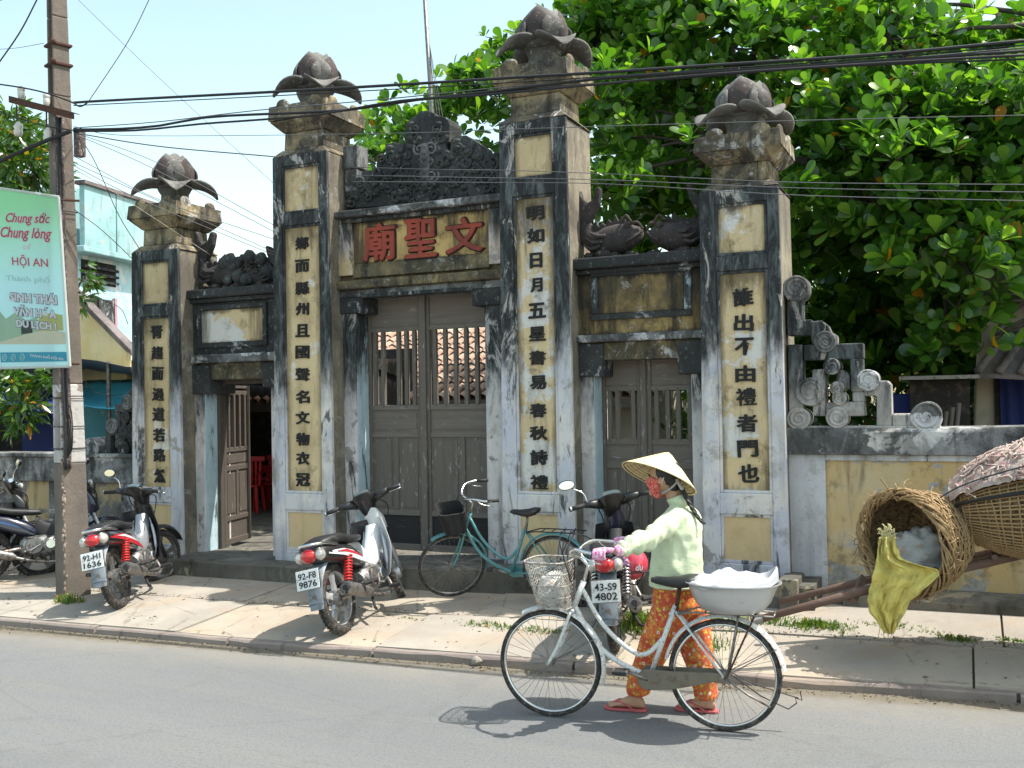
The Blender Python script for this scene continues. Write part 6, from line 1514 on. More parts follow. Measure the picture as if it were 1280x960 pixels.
motorbike('motorbike', (p.x-.62, p.y-.42, pav_z(p.x-.6, p.y-.4)), hd+.02, -6, R(18), 'dark scooter at the extreme left edge, only its handlebar and headlamp in view', C_(tail=M_blackp, panel=M_blackp, shield=M_blackp, spine=M_blackm, front=M_blackp, cowl=M_blackp, liner=M_blackm, shock=M_chrome, fender=M_blackp, flap=M_blackm), None, (1, 1), alloy=M_steel)
# red helmet hung at the seat of the dark blue motorbike
pp, hh = bike3; u = Vector((math.cos(hh), math.sin(hh), 0)); s_ = Vector((math.sin(hh), -math.cos(hh), 0))
hc = at(792, 705, pp.y+.35)
he = empty('helmet', tuple(hc), .3, 'red helmet with small white script resting on the seat of the dark blue motorbike', 'helmet')
o = _build(MB().ball((0, 0, 0), (.115, .095, .125), 20, 14), 'shell', M_helmet, he, smooth=True)
_build(MB().tube([(.117*math.cos(a), .097*math.sin(a), -.05) for a in [i*math.pi/12 for i in range(24)]], .007, 6, closed=True), 'edge_trim', M_blackm, he, smooth=True)
letter('script', 'du', M_whitep, o, (.045, -.092, -.01), Vector((1, .2, 0)), (0, 0, 1), .06, .05, .02, .004, .3)
_build(MB().tube([(-.08, -.04, -.06), (-.05, -.07, -.14), (.03, -.07, -.15), (.08, -.05, -.06)], .006, 6), 'chin_strap', M_blackm, he)

# ================================================================== BICYCLES
def bicycle(pos, head, lean, steer, label, mats, basket, scl=1.):
    root = empty('bicycle', pos, head, label, 'bicycle', 'bicycles in front of the gateway'); root.rotation_euler = (R(lean), 0, head); root.scale = (scl,)*3
    paint, rimm, guard, bm_, fend = mats; RW = .335; WB = 1.085
    ax = Vector((-.36, 0, .93)).normalized(); H0 = Vector((.90, 0, .72)); q = Quaternion(ax, steer)
    ID = lambda p: p
    def S(p): return q @ (Vector(p)-H0)+H0
    def T(f=ID): m = MB(); m.x = f; return m
    for x, f in ((0, ID), (WB, S)):
        c = Vector((x, 0, RW))
        w_ = _build(T(f).lathe([(RW-.030, -.012), (RW-.040, -.008), (RW-.042, 0), (RW-.040, .008), (RW-.030, .012), (RW-.026, 0), (RW-.030, -.012)], c, 56, 'y'), 'wheel', rimm, root, smooth=True)
        _build(T(f).tube([c+Vector((math.cos(a), 0, math.sin(a)))*(RW-.017) for a in [2*math.pi*k/56 for k in range(56)]], .017, 10, closed=True), 'tyre', M_tyre, w_, smooth=True)
        _build(T(f).lathe([(0, -.048), (.012, -.048), (.012, -.034), (.026, -.032), (.026, -.026), (.014, -.024), (.014, .024), (.026, .026), (.026, .032), (.012, .034), (.012, .048), (0, .048)], c, 16, 'y'), 'hub', M_steel, w_, auto=40)
        b = T(f)
        for k in range(36):
            a = 2*math.pi*k/36; s = 1 if k % 2 else -1; t = a+(.55 if (k//2) % 2 else -.55)
            b.tube([c+Vector((math.cos(t)*.024, s*.029, math.sin(t)*.024)), c+Vector((math.cos(a)*(RW-.034), 0, math.sin(a)*(RW-.034)))], .0013, 4, caps=False)
        _build(b, 'spokes', M_steel, w_, kind='stuff')
    BB = Vector((.45, 0, .29)); ST = Vector((.285, 0, .735)); HT = Vector((.855, 0, .86)); HB = Vector((.925, 0, .69)); RA = Vector((0, 0, RW)); SB = ST.lerp(BB, .45)
    def P(pts, r, n, name='tube', m=paint, f=ID, par=None): return _build(T(f).tube(pts, r, n), name, m, par or root, smooth=True)
    P([BB, ST], .0155, 12, 'seat_tube'); P([HT, HB], .019, 12, 'head_tube')
    P(bez([HB+Vector((-.005, 0, .02)), (.80, 0, .50), (.66, 0, .38), BB], 24), .0165, 12, 'lower_tube')
    P(bez([HT+Vector((.01, 0, -.05)), (.74, 0, .60), (.58, 0, .455), (.47, 0, .43), SB+Vector((0, 0, -.0))], 24), .0145, 12, 'upper_tube')
    for s in (-1, 1):
        P([BB+Vector((0, s*.02, 0)), (.25, s*.045, .305), RA+Vector((0, s*.055, 0))], .0095, 8, 'chain_stay'); P([ST+Vector((0, s*.012, -.03)), (.17, s*.045, .56), RA+Vector((0, s*.055, 0))], .008, 8, 'seat_stay')
        P(bez([S(HB+Vector((.01, s*.035, -.02))), S((.975, s*.048, .56)), S((1.02, s*.05, .45)), S((WB, s*.05, RW))], 14), .0105, 8, 'fork_blade')
    P([HB+Vector((.0, -.04, -.015)), HB+Vector((.0, .04, -.015))], .014, 8, 'fork_crown', f=S)
    # mudguards
    for c, a0, a1, f in ((Vector((0, 0, RW)), 5, 200, ID), (Vector((WB, 0, RW)), 60, 205, S)):
        rows = []; n = 24
        for k in range(n+1):
            a = R(a0+(a1-a0)*k/n) if f is ID else R(40+(178-40)*k/n+20)
            if f is ID: a = R(12+(172-12)*k/n)
            d = Vector((math.cos(a), 0, math.sin(a))); r_ = RW+.022; p = c+d*r_
            rows.append([p+Vector((0, -.026, 0))-d*.012, p+Vector((0, -.018, 0))+d*.004, p+d*.009, p+Vector((0, .018, 0))+d*.004, p+Vector((0, .026, 0))-d*.012, p+d*.003+Vector((0, .012, 0)), p+d*.004, p+d*.003+Vector((0, -.012, 0))])
        g_ = _build(T(f).loft(rows), 'mudguard', fend, root, auto=60)
        for aa in ((150, ) if f is ID else (150, )):
            d = Vector((math.cos(R(aa)), 0, math.sin(R(aa))))
            for s in (-1, 1): _build(T(f).tube([c+Vector((0, s*.05, 0)), c+d*(RW+.02)+Vector((0, s*.025, 0))], .003, 6), 'mudguard_stay', M_steel, g_)
    # carrier
    for s in (-1, 1):
        P([(.27, s*.02, .69), (.16, s*.07, .715), (-.02, s*.075, .715), (-.30, s*.07, .71)], .006, 8, 'carrier_rail', M_blackm if paint is M_teal else M_steel)
        P([(-.10, s*.07, .735), (-.02, s*.06, RW)], .006, 8, 'carrier_strut', M_steel); P([(-.20, s*.07, .735), (-.02, s*.06, RW)], .005, 8, 'carrier_strut', M_rust)
    for x in (.10, .0, -.10, -.20, -.30): P([(x, -.072, .716), (x, .072, .716)], .005, 6, 'carrier_slat', M_blackm if paint is M_teal else M_steel)
    # saddle
    P([ST-Vector((.0, 0, .05)), ST+Vector((-.03, 0, .12))], .013, 10, 'seat_post', M_rust if paint is M_bikewhite else M_steel)
    b = T(); b.loft([ell((.43, 0, .885), (0, 0, 1), (0, 1, 0), .014, .014, 14), ell((.40, 0, .885), (0, 0, 1), (0, 1, 0), .024, .026, 14), ell((.33, 0, .878), (0, 0, 1), (0, 1, 0), .030, .040, 14), ell((.26, 0, .878), (0, 0, 1), (0, 1, 0), .036, .078, 14, 2.4), ell((.20, 0, .89), (0, 0, 1), (0, 1, 0), .038, .100, 14, 2.4), ell((.15, 0, .902), (0, 0, 1), (0, 1, 0), .026, .085, 14, 2.4), ell((.135, 0, .91), (0, 0, 1), (0, 1, 0), .012, .05, 14)]); sd = _build(b, 'saddle', M_seat, root, smooth=True)
    for s in (-1, 1): _build(T().tube([(.36, s*.02, .885), (.25, s*.03, .86), (.15, s*.05, .875)], .0045, 6), 'saddle_rail', M_rust, sd)
    # cranks, chain guard
    for s, a in ((-1, R(200)), (1, R(20))):
        e_ = BB+Vector((math.cos(a)*.165, s*.085, math.sin(a)*.165)); cr_ = P([BB+Vector((0, s*.06, 0)), e_], [.012, .008], 8, 'crank', M_steel)
        pd = _build(T().box(e_.x-.045, min(e_.y, e_.y+s*.09), e_.z-.012, e_.x+.045, max(e_.y, e_.y+s*.09), e_.z+.012), 'pedal', M_blackm, root, bevel=.005)
        for kx in (-.04, .04): _build(T().tube([(e_.x+kx, e_.y+s*.005, e_.z), (e_.x+kx, e_.y+s*.088, e_.z)], .014, 6), 'pedal_rubber', M_steel, pd)
    b = T(); o_ = []
    for k in range(13): a = R(-90+180*k/12); o_.append((BB.x+.068*math.cos(a), BB.z+.062*math.sin(a)))
    o_ = o_+[(.30, BB.z+.060), (.04, RW+.024), (.01, RW+.014), (.01, RW-.016), (.04, RW-.028), (.30, BB.z-.046)]
    gy = -.062; b.ext(o_, gy-.012, gy+.012) if paint is M_teal else b.ext(o_, .045, .07)
    _build(b, 'chain_guard', guard, root, bevel=.006)
    if paint is M_bikewhite:
        b = T(); b.ext([(x, z) for x, z in o_], -.05, -.044); _build(b, 'inner_guard', guard, root)
    if paint is M_teal: P([RA+Vector((.0, .05, 0)), (-.03, .09, .20), (-.055, .12, .02)], .007, 8, 'kick_stand', M_steel)
    else: P([RA+Vector((.0, .05, 0)), (-.14, .08, .25), (-.27, .09, .19)], .007, 8, 'kick_stand', M_steel)
    # handlebar: stem, swept bar, grips, levers, bell
    P([HT, HT+Vector((-.030, 0, .10)), HT+Vector((.02, 0, .150))], .012, 10, 'stem', M_chrome, S)
    c = HT+Vector((.02, 0, .150))
    hb_ = P(bez([c+Vector((-.255, -.27, .055)), c+Vector((-.14, -.275, .065)), c+Vector((-.02, -.20, .075)), c+Vector((.035, -.09, .03)), c, c+Vector((.035, .09, .03)), c+Vector((-.02, .20, .075)), c+Vector((-.14, .275, .065)), c+Vector((-.255, .27, .055))], 40), .011, 10, 'handlebar', M_chrome, S)
    for s in (-1, 1):
        P([c+Vector((-.15, s*.275, .064)), c+Vector((-.265, s*.27, .054))], .016, 10, 'grip', M_blackm, S, hb_)
        P(bez([c+Vector((-.06, s*.225, .07)), c+Vector((-.10, s*.25, .03)), c+Vector((-.20, s*.265, .0))], 8), .005, 6, 'brake_lever', M_chrome, S, hb_)
        P(bez([c+Vector((-.05, s*.22, .07)), c+Vector((.08, s*.16, .12)), c+Vector((.10, s*.05, .02)), c+Vector((.06, 0, -.16))], 16), .0035, 6, 'brake_cable', M_cable, S, hb_)
    # basket
    bk = None
    if basket == 'wire':
        B0, B1 = .62, .87+.0; cx = 1.03
        def bring(z, t): rx, ry = .105+.035*t, .14+.03*t; return [Vector((cx+.05*t+rx*math.copysign(abs(math.cos(a))**.55, math.cos(a)), ry*math.copysign(abs(math.sin(a))**.55, math.sin(a)), z)) for a in [2*math.pi*k/40 for k in range(40)]]
        bk = P(bring(.985, 1), .006, 6, 'basket', bm_, S) if False else _build(T(S).tube(bring(.985, 1), .006, 6, closed=True), 'basket', bm_, root, smooth=True)
        # expanded-metal sides
        b = T(S); N = 40; M_ = 12
        R_ = [bring(.70+.285*j/M_, j/M_) for j in range(M_+1)]
        for j in range(M_):
            for k in range(N):
                for kk in (k+1, k-1): b.tube([R_[j][k], R_[j+1][kk % N]], .0019, 3, caps=False)
        for k in range(0, N, 2): b.tube([R_[0][k], Vector((cx, 0, .70))], .0018, 3, caps=False)
        for k in (0, 3, 6, 9): b.tube(R_[k], .0026, 4, closed=True)
        _build(b, 'wire_mesh', bm_, bk, kind='stuff')
        for s in (-1, 1): _build(T(S).tube([(.93, s*.04, .86), (.94, s*.08, .95), (.95, s*.10, .985)], .006, 6), 'basket_hook', M_rust, bk)
        _build(T(S).tube(bez([(.99, -.16, .97), (1.06, -.19, .90), (1.12, -.17, .93)], 10), .003, 6), 'bent_wire', M_steel, bk)
    else:
        b = T(S); cx = 1.02
        def sq(z, t, i=0.): rx, ry = .10+.03*t-i, .14+.03*t-i; return [Vector((cx+.03*t+rx*math.copysign(abs(math.cos(a))**.35, math.cos(a)), ry*math.copysign(abs(math.sin(a))**.35, math.sin(a)), z)) for a in [2*math.pi*k/32 for k in range(32)]]
        rings = [sq(.72, 0), sq(.95, 1), sq(.95, 1, .006), sq(.726, 0, .006)]
        bk = _build(b.loft(rings), 'basket', bm_, root, auto=50)
        b = T(S)
        for j in range(7): b.tube(sq(.73+.036*j, j/6, -.003), .004, 4, closed=True)
        for k in range(32): b.tube([sq(.72, 0, -.004)[k], sq(.95, 1, -.004)[k]], .004, 4)
        _build(b, 'basket_ribs', bm_, bk)
        _build(T(S).box(.905, -.10, .74, .93, -.04, .84), 'lock_case', M_yellowcloth, root, bevel=.01); _build(T(S).tube(bez([(.915, -.09, .84), (.91, -.09, .88), (.91, -.05, .88), (.915, -.05, .84)], 9), .006, 6), 'lock_hoop', M_yellowcloth, root)
    return root, S, bk
P0 = Vector((-1.355, 5.925, 0)); P1_ = Vector((-2.436, 5.80, 0)); hd = math.atan2(P1_.y-P0.y, P1_.x-P0.x)
wb, wS, wbk = bicycle((P0.x, P0.y, 0), hd, 0, R(-2), 'white step-through bicycle with rusty chips pushed along the road by the woman', (M_bikewhite, M_chrome, M_guard, M_wire, M_bikewhite), 'wire')
WBM = Matrix.Translation(P0) @ Matrix.Rotation(hd, 4, 'Z')
p, h2 = place(735, 742, 568, 745)
p = at(700, 741, Z=.22); q = at(568, 746, Z=.20)
gh = math.atan2(q.y-p.y, q.x-p.x); 
d_ = (Vector((q.x, q.y, 0))-Vector((p.x, p.y, 0))).normalized(); gy0 = Vector((q.x, q.y, 0))-d_*1.085
# stand it parallel to the step, just in front of it
gy_front = Vector((at(567, 745, 7.98).x, 7.98, 0)); gyr = gy_front+Vector((1.0*math.cos(R(1)), 1.085*math.sin(R(1)), 0)); gyr.y = 8.02
bicycle((gyr.x, gyr.y, pav_z(gyr.x, gyr.y)), math.atan2(gy_front.y-gyr.y, gy_front.x-gyr.x), 6 if False else -5, R(36), 'turquoise step-through bicycle with dark front basket leaning by the step under the tall pillar', (M_teal, M_steel, M_teal, M_blackm, M_teal), 'box', .92)

# plastic bag in the wire basket
def crumple(name, c, r, mat, label, cat, seed, parent=None, amp=.35, n=28):
    b = MB(); b.ball((0, 0, 0), r, n, n); o = _build(b, name, mat, None, smooth=True)
    for v in o.data.vertices:
        k = 1+amp*(mnoise.noise(v.co*14+Vector((seed, 0, 0)))*.5+mnoise.noise(v.co*32+Vector((0, seed, 0)))*.35+abs(mnoise.noise(v.co*20))*.3); v.co *= k
    o.location = c; tag(o, label, cat); return o
c = WBM @ wS((1.06, -.0, .80)); crumple('plastic_bag', c, (.085, .11, .11), M_whitebag, 'crumpled white plastic bag lying in the wire basket of the white bicycle', 'bag', 3)

# basin on the carrier and its plastic sheet
bc = at(922, 757, 5.93)
cbx = WBM @ Vector((-.055, 0, .72))
bz = .722
ba = empty('basin', (cbx.x, cbx.y, bz), hd, 'oval aluminium basin tied on the carrier of the white bicycle', 'basin')
prof = [(.001, 0), (.155, .0), (.185, .01), (.225, .06), (.255, .13), (.272, .165), (.290, .172), (.290, .178), (.268, .172), (.25, .135), (.215, .065), (.18, .018), (.15, .008), (.001, .008)]
b = MB(); b.x = lambda p: Vector((p.x*1.0, p.y*.80, p.z)); b.lathe(prof, (0, 0, 0), 48); _build(b, 'basin_body', M_alu, ba, auto=50)
_build(MB().tube(bez([(-.03, -.21, .02), (-.02, -.235, .10), (-.02, -.245, .172)], 8), .003, 5), 'tie_cord', M_rust, ba)
b = MB(); N = 44; rows = []
for j in range(15):
    t = j/14; row = []
    for k in range(N):
        a = 2*math.pi*k/N; rx, ry = .272*math.cos(t*math.pi/2)**.5 if t < 1 else 0.002, .215*math.cos(t*math.pi/2)**.5 if t < 1 else .002
        x, y = rx*math.cos(a), ry*math.sin(a); z = .160+.040*math.sin(t*math.pi/2)**.8
        nn = mnoise.noise((x*11, y*11, 3))*.045+(.5-abs(mnoise.noise((x*16, y*20, 7))))*.045+(.5-abs(mnoise.noise((x*40, y*34, 2))))*.018-.02
        z += nn*(.25+t)+(.085*max(0, (-x-.05))/.2*math.exp(-((a-math.pi)**2)*1.5)*math.sin(math.pi*min(1, t*1.6+.1)))
        row.append((x, y, z))
    rows.append(row)
b.loft(rows, True, False); sh = _build(b, 'plastic_sheet', M_sheet, None, smooth=True); sh.location = (cbx.x, cbx.y, bz); sh.rotation_euler = (0, 0, hd)
tag(sh, 'wrinkled white plastic sheet covering the goods in the aluminium basin', 'sheet')
# twigs / stand springs hanging at the rear hub
b = MB(); b.x = lambda p: WBM @ p
b.tube([(-.02, -.07, .33), (-.20, -.09, .20), (-.36, -.10, .13), (-.41, -.10, .17), (-.40, -.10, .20), (-.44, -.10, .19), (-.43, -.10, .24)], .004, 5); o = _build(b, 'bent_twig', M_blackm, None)
tag(o, 'thin bent black wire poking out behind the rear hub of the white bicycle', 'wire')
b = MB(); b.x = lambda p: WBM @ p
b.tube([(-.02, -.07, .34), (-.15, -.09, .27), (-.42, -.10, .20)], .0035, 5); o = _build(b, 'bent_twig', M_blackm, None); tag(o, 'thin straight wire sticking out behind the rear hub, above the bent one', 'wire')

# ================================================================== HANDCART WITH WICKER BASKETS
def wicker(root_inv, parent, c, axis, prof, up, nst, rings, mat, inner, rnd_, names=('basket_shell', 'woven_canes', 'stakes'), rr=.006, jit=.012):
    """a basket of revolution along axis: prof = [(t, radius)]"""
    axis = Vector(axis).normalized(); u = (Vector(up)-axis*Vector(up).dot(axis)).normalized(); v = axis.cross(u); c = Vector(c)
    def P(t, r, a): return c+axis*t+(u*math.cos(a)+v*math.sin(a))*r
    def rad(t):
        for (a, ra), (b_, rb) in zip(prof, prof[1:]):
            if t <= b_: return ra+(rb-ra)*(t-a)/(b_-a)
        return prof[-1][1]
    T0, T1 = prof[0][0], prof[-1][0]
    b = MB(); b.loft([[P(t, max(r-.012, .003), 2*math.pi*k/40) for k in range(40)] for t, r in prof], True, False)
    sh_ = _build(b, names[0], inner, None, smooth=True); sh_.parent = parent; sh_.matrix_parent_inverse = root_inv
    b = MB()
    for i in range(rings):
        t = T0+(T1-T0)*(i+.5)/rings; ph = rnd_.uniform(0, 6.28)
        pts = []
        for k in range(nst*2):
            a = 2*math.pi*k/(nst*2); w_ = (1 if (k+i) % 2 else -1)*.0055
            tt = t+rnd_.uniform(-jit, jit)*.35+.012*math.sin(a*2+ph); pts.append(P(tt, rad(tt)+w_+rnd_.uniform(-.003, .003), a))
        b.tube(pts, rr*rnd_.uniform(.8, 1.2), 5, closed=True)
    cn = _build(b, names[1], mat, None, smooth=True); cn.parent = sh_
    b = MB()
    for k in range(nst):
        a = 2*math.pi*k/nst; b.tube([P(T0+(T1-T0)*j/10, rad(T0+(T1-T0)*j/10)-.002, a+rnd_.uniform(-.01, .01)) for j in range(11)], .007, 5)
    s2 = _build(b, names[2], mat, None, smooth=True); s2.parent = sh_
    for o in (cn, s2): o['kind'] = 'stuff'
    return P, rad, sh_
rb = random.Random(12)
CB = at(1137, 678, 7.55); 
bk1 = empty('wicker_basket', tuple(CB), 0, 'round wicker basket lying on its side with open mouth and yellow sack hanging out', 'basket'); I1 = Matrix.Translation(CB).inverted()
axis1 = Vector((.55, .80, .06)).normalized()
rM = .36
P_, rd_, shl = wicker(I1, bk1, CB-axis1*.05, axis1, [(0, rM*.97), (.08, rM), (.20, rM*.97), (.32, rM*.88), (.40, rM*.70), (.43, .02)], (0, 0, 1), 26, 24, M_rattan, M_rattan_d, rb)
b = MB()    # twisted rim of many canes
for i in range(16):
    ph = rb.uniform(0, 6.28); tw = rb.choice((3, 4, 5)); pts = []
    for k in range(64):
        a = 2*math.pi*k/64; q = rb.uniform(.8, 1.2)*.045; pts.append(P_(-.01+q*math.sin(a*tw+ph)*1., rM*.985+q*math.cos(a*tw+ph)*.8, a))
    b.tube(pts, rb.uniform(.005, .009), 5, closed=True)
for k in range(90):
    a = rb.uniform(0, 6.28); a2 = a+rb.uniform(-.25, .25); b.tube([P_(rb.uniform(-.03, .05), rM*1.0, a), P_(rb.uniform(-.08, .06), rM+rb.uniform(.02, .06), (a+a2)/2), P_(rb.uniform(-.1, .06), rM+rb.uniform(.02, .11), a2)], rb.uniform(.0015, .004), 4)
o = _build(b, 'twisted_rim', M_rattan, None, smooth=True); o.parent = bk1; o.matrix_parent_inverse = I1; o['kind'] = 'stuff'
c2 = CB+axis1*.15+Vector((-.03, 0, -.14)); crumple('plastic_bags', c2, (.22, .14, .20), M_whitebag, 'crumpled white plastic bags inside the mouth of the round wicker basket', 'bags', 8, amp=.5)
q0 = at(1100, 598, 7.4); q1 = at(1122, 626, 7.5)
tag(MB().tube([q0, q1], [.006, .008], 6).build('cane_stick', M_rattan), 'pale stick poking up from the rim of the round wicker basket', 'stick')
# yellow woven sack: hangs over the lip in folds
def hanging(name, outline, Y, mat, label, cat, seed=0, folds=5., amp=.03, ragged=26, **kk):
    """outline: rows of (row, left px, right px, dy): a thin cloth gathered into sharp hanging folds with an uneven lower edge"""
    NU, NV = 46, 40; r0, r1 = outline[0][0], outline[-1][0]; rows = []
    for j in range(NV+1):
        v = j/NV; row = []
        for i in range(NU+1):
            u = i/NU; cut = ragged*(.5+.5*mnoise.noise((u*4, seed, 0)))+ragged*.5*abs(math.sin(u*9+seed)); py = r0+(r1-cut-r0)*v
            L_ = interp(py, [(o_[0], o_[1]) for o_ in outline]); R_ = interp(py, [(o_[0], o_[2]) for o_ in outline]); dy = interp(py, [(o_[0], o_[3]) for o_ in outline])
            wpx = (R_-L_); uu_ = u+.05*mnoise.noise((u*6, py*.05, seed)); ph = folds*uu_*2+.9*mnoise.noise((u*2, py*.03, seed+5)); tri = abs((ph % 2)-1)
            f_ = amp*min(1, wpx/24)*(tri*1.3+.9*mnoise.noise((u*7, py*.07, seed+2))+.35*(1-2*abs(mnoise.noise((u*14, py*.16, seed+3)))))
            p = at(L_+(R_-L_)*u+2.*mnoise.noise((u*3, py*.09, seed+9)), py, Y+dy); row.append(p+Vector((0, -f_, 0)))
        rows.append(row)
    o = MB().loft(rows, closed=False, caps=False).build(name, mat, smooth=True); sm_ = o.modifiers.new('s', 'SOLIDIFY'); sm_.thickness = .005; freeze(o)
    return tag(o, label, cat)
hanging('yellow_sack', [(670, 1100, 1120, -.06), (684, 1098, 1121, -.07), (698, 1096, 1127, -.08), (704, 1095, 1150, -.08), (710, 1094, 1174, -.08), (718, 1092, 1174, -.09), (728, 1089, 1164, -.09), (738, 1086, 1151, -.1), (748, 1086, 1140, -.1), (760, 1087, 1133, -.1), (772, 1094, 1127, -.1), (784, 1103, 1121, -.1), (795, 1109, 1116, -.1)], 7.42, M_straw, 'yellow woven plastic sack draped over the lip of the round wicker basket', 'sack', seed=1, folds=2.1, amp=.042, ragged=5)
b = MB()
for k in range(90):
    a_ = rb.uniform(0, 6.28); q = at(1109+rb.uniform(-9, 9), 667+rb.uniform(-8, 9), 7.33); d_ = Vector((math.cos(a_), rb.uniform(-.6, .2), math.sin(a_)+.3))*rb.uniform(.012, .028); b.tube([q, q+d_*.6+Vector((0, 0, .008)), q+d_], [.005, .004, .002], 4)
tag(b.build('frayed_tuft', plain('frayed_cream_fibre', (.66, .58, .30), .8, obj=False), kind='stuff'), 'pale frayed knot at the top of the hanging yellow sack', 'tuft')
for k in range(4):
    q0 = at(1106+k*7, 745, 7.4); q1 = at(1098+k*6+rb.uniform(-5, 5), 800, 7.35); tag(MB().tube(bez([q0, q0.lerp(q1, .5)+Vector((rb.uniform(-.03, .03), 0, 0)), q1], 10), .002, 4).build('loose_thread', M_rattan), ('leftmost', 'second from left', 'third from left', 'rightmost')[k]+' loose thread trailing down under the yellow sack', 'thread', 'threads trailing under the yellow sack')
# second, larger basket (long, lying) running out of the frame
CB2 = at(1232, 640, 7.75)
bk2 = empty('wicker_basket', tuple(CB2), 0, 'larger bulging wicker basket covered with pink and white netting, at the right edge', 'basket'); I2 = Matrix.Translation(CB2).inverted()
axis2 = Vector((1, -.05, .12)).normalized()
P2_, rd2, sh2 = wicker(I2, bk2, at(1182, 640, 7.75), axis2, [(0, .03), (.03, .12), (.12, .21), (.30, .31), (.55, .39), (.9, .43), (1.3, .42), (1.5, .3)], (0, 0, 1), 74, 30, M_rattan, M_rattan_d, rb, rr=.0055)
b = MB(); rows = []
for i in range(40):
    t = .05+i*.033; row = []
    for k in range(31):
        a = -1.05+2.1*k/30; q = P2_(t, rd2(t)+.02, a); n_ = mnoise.noise(q*13)*.03+(.5-abs(mnoise.noise(q*26)))*.05+(.018 if (k+i) % 2 else 0); row.append(P2_(t, rd2(t)+.025+n_, a))
    rows.append(row)
b.loft(rows, closed=False, caps=False)
for i in range(240):
    t = rb.uniform(.05, 1.35); a = rb.uniform(-1.05, 1.05); pts = []
    for k in range(5): pts.append(P2_(t, rd2(t)+.05+rb.uniform(0, .035), a)); t += rb.uniform(-.02, .07); a += rb.uniform(-.14, .14)
    b.tube(bez(pts, 12), rb.uniform(.003, .009), 4)
o = _build(b, 'net_cover', M_net, None, smooth=True); o.parent = bk2; o.matrix_parent_inverse = I2; o['kind'] = 'stuff'
b = MB(); b.tube([P2_(.0+.1*j, rd2(.0+.1*j)+.015, 1.25) for j in range(15)], .012, 6); 
o = _build(b, 'binding_rope', M_blackm, None, smooth=True); o.parent = bk2; o.matrix_parent_inverse = I2
tag(MB().tube(bez([at(1175, 622, 7.35), at(1200, 608, 7.35), at(1240, 594, 7.35), at(1320, 572, 7.35)], 12), .005, 6).build('lashing_cord', M_blackm), 'taut black cord lashed over the top of the two wicker baskets', 'cord')
# cart: shafts, cross brace, bed, wheels
ct = empty('handcart', (at(1100, 780, 7.5).x, 7.5, .12), 0, 'wooden handcart with two shafts resting on the pavement, carrying the wicker baskets', 'cart'); IC = Matrix.Translation(ct.location).inverted()
def cb(mb, name, mat, **k): o = _build(mb, name, mat, None, **k); o.parent = ct; o.matrix_parent_inverse = IC; return o
s1 = [at(942, 776, 7.05), at(1070, 741, 7.35), at(1290, 690, 7.75)]; s2_ = [at(975, 752, 7.55), at(1080, 726, 7.8), at(1290, 680, 8.1)]
cb(MB().tube(s1, [.026, .032, .034], 10), 'shaft', M_cartwood, smooth=True); cb(MB().tube(s2_, [.024, .030, .032], 10), 'shaft', M_cartwood, smooth=True)
cb(MB().tube([at(940, 777, 7.04), at(952, 773, 7.07)], [.036, .034], 10), 'shaft_tip', M_steel)
a, c = at(1066, 752, 7.32), at(1078, 722, 7.6); b = MB(); b.tube([a, c], .030, 4); cb(b, 'cross_brace', M_cartwood)
for k in range(4):
    t = .45+k*.17; pa, pc = s1[1].lerp(s1[2], t), s2_[1].lerp(s2_[2], t); cb(MB().tube([pa-Vector((0, .05, -.03)), pc+Vector((0, .05, .03))], .022, 6), 'bed_slat', M_cartwood)
bx0 = at(1198, 700, 7.5).x
cb(MB().box(bx0+.55, 7.62, .42, bx0+1.9, 8.15, .46), 'cart_bed', M_dark, bevel=.008)
for yy in (7.36, 8.2):
    b = MB(); cc_ = Vector((bx0+.95, yy, .40)); b.lathe([(.27, -.02), (.30, -.02), (.30, .02), (.27, .02), (.27, -.02)], cc_, 36, 'y')
    for k in range(8): a_ = k*math.pi/4; b.tube([cc_, cc_+Vector((math.cos(a_)*.28, 0, math.sin(a_)*.28))], .012, 6)
    b.lathe([(0, -.04), (.04, -.04), (.04, .04), (0, .04)], cc_, 14, 'y'); cb(b, 'cart_wheel', M_steel)
if 0: tag(MB().box(at(1195, 715, 7.3).x, 7.32, .46, at(1225, 715, 7.3).x+.25, 7.40, .56).build('wire_crate', M_cartwood, bevel=.01), 'small dark crate slung under the larger wicker basket', 'crate')

# ================================================================== THE WOMAN PUSHING THE BICYCLE
WY = 6.20
hip = at(853, 738, WY); 
per = empty('person', (hip.x, WY, 0), 0, 'woman in conical hat, red mask, green jacket and orange flowered trousers pushing white bicycle', 'person')
PI_ = Matrix.Translation((hip.x, WY, 0)).inverted()
def pp_(o, parent=per):
    o.parent = parent
    if parent is per: o.matrix_parent_inverse = PI_
    return o
def J(px, py, Y): return at(px, py, Y)
GL = WBM @ wS((.855+.02-.205, .272, .86+.150+.058)); GR = WBM @ wS((.855+.02-.20, -.272, .86+.150+.058))
shL, elL, wrL = J(842, 652, 6.06), J(809, 673, 5.84), J(776, 689, 5.63)
wrL = GL+Vector((.085, .055, .018)); 
shR, elR, wrR = J(846, 650, 6.36), J(814, 674, 6.34), GR+Vector((.085, .03, .02))
hipL, hipR = J(850, 745, 6.12), J(856, 745, 6.30)
knL, knR = J(817, 806, 6.10), J(866, 806, 6.27)
anL = Vector((at(795, 872, 6.10).x, 6.10, .085)); anR = Vector((at(884, 877, 6.24).x, 6.24, .085))
neck0, neck1 = J(849, 634, WY), J(838, 610, WY)
head = J(829, 601, WY)
def capsule(b, a, c, ra, rc, n=14, segs=6):
    a, c = Vector(a), Vector(c); b.tube([a.lerp(c, i/segs) for i in range(segs+1)], [ra+(rc-ra)*i/segs for i in range(segs+1)], n); b.ball(a, ra, n, 8); b.ball(c, rc, n, 8)
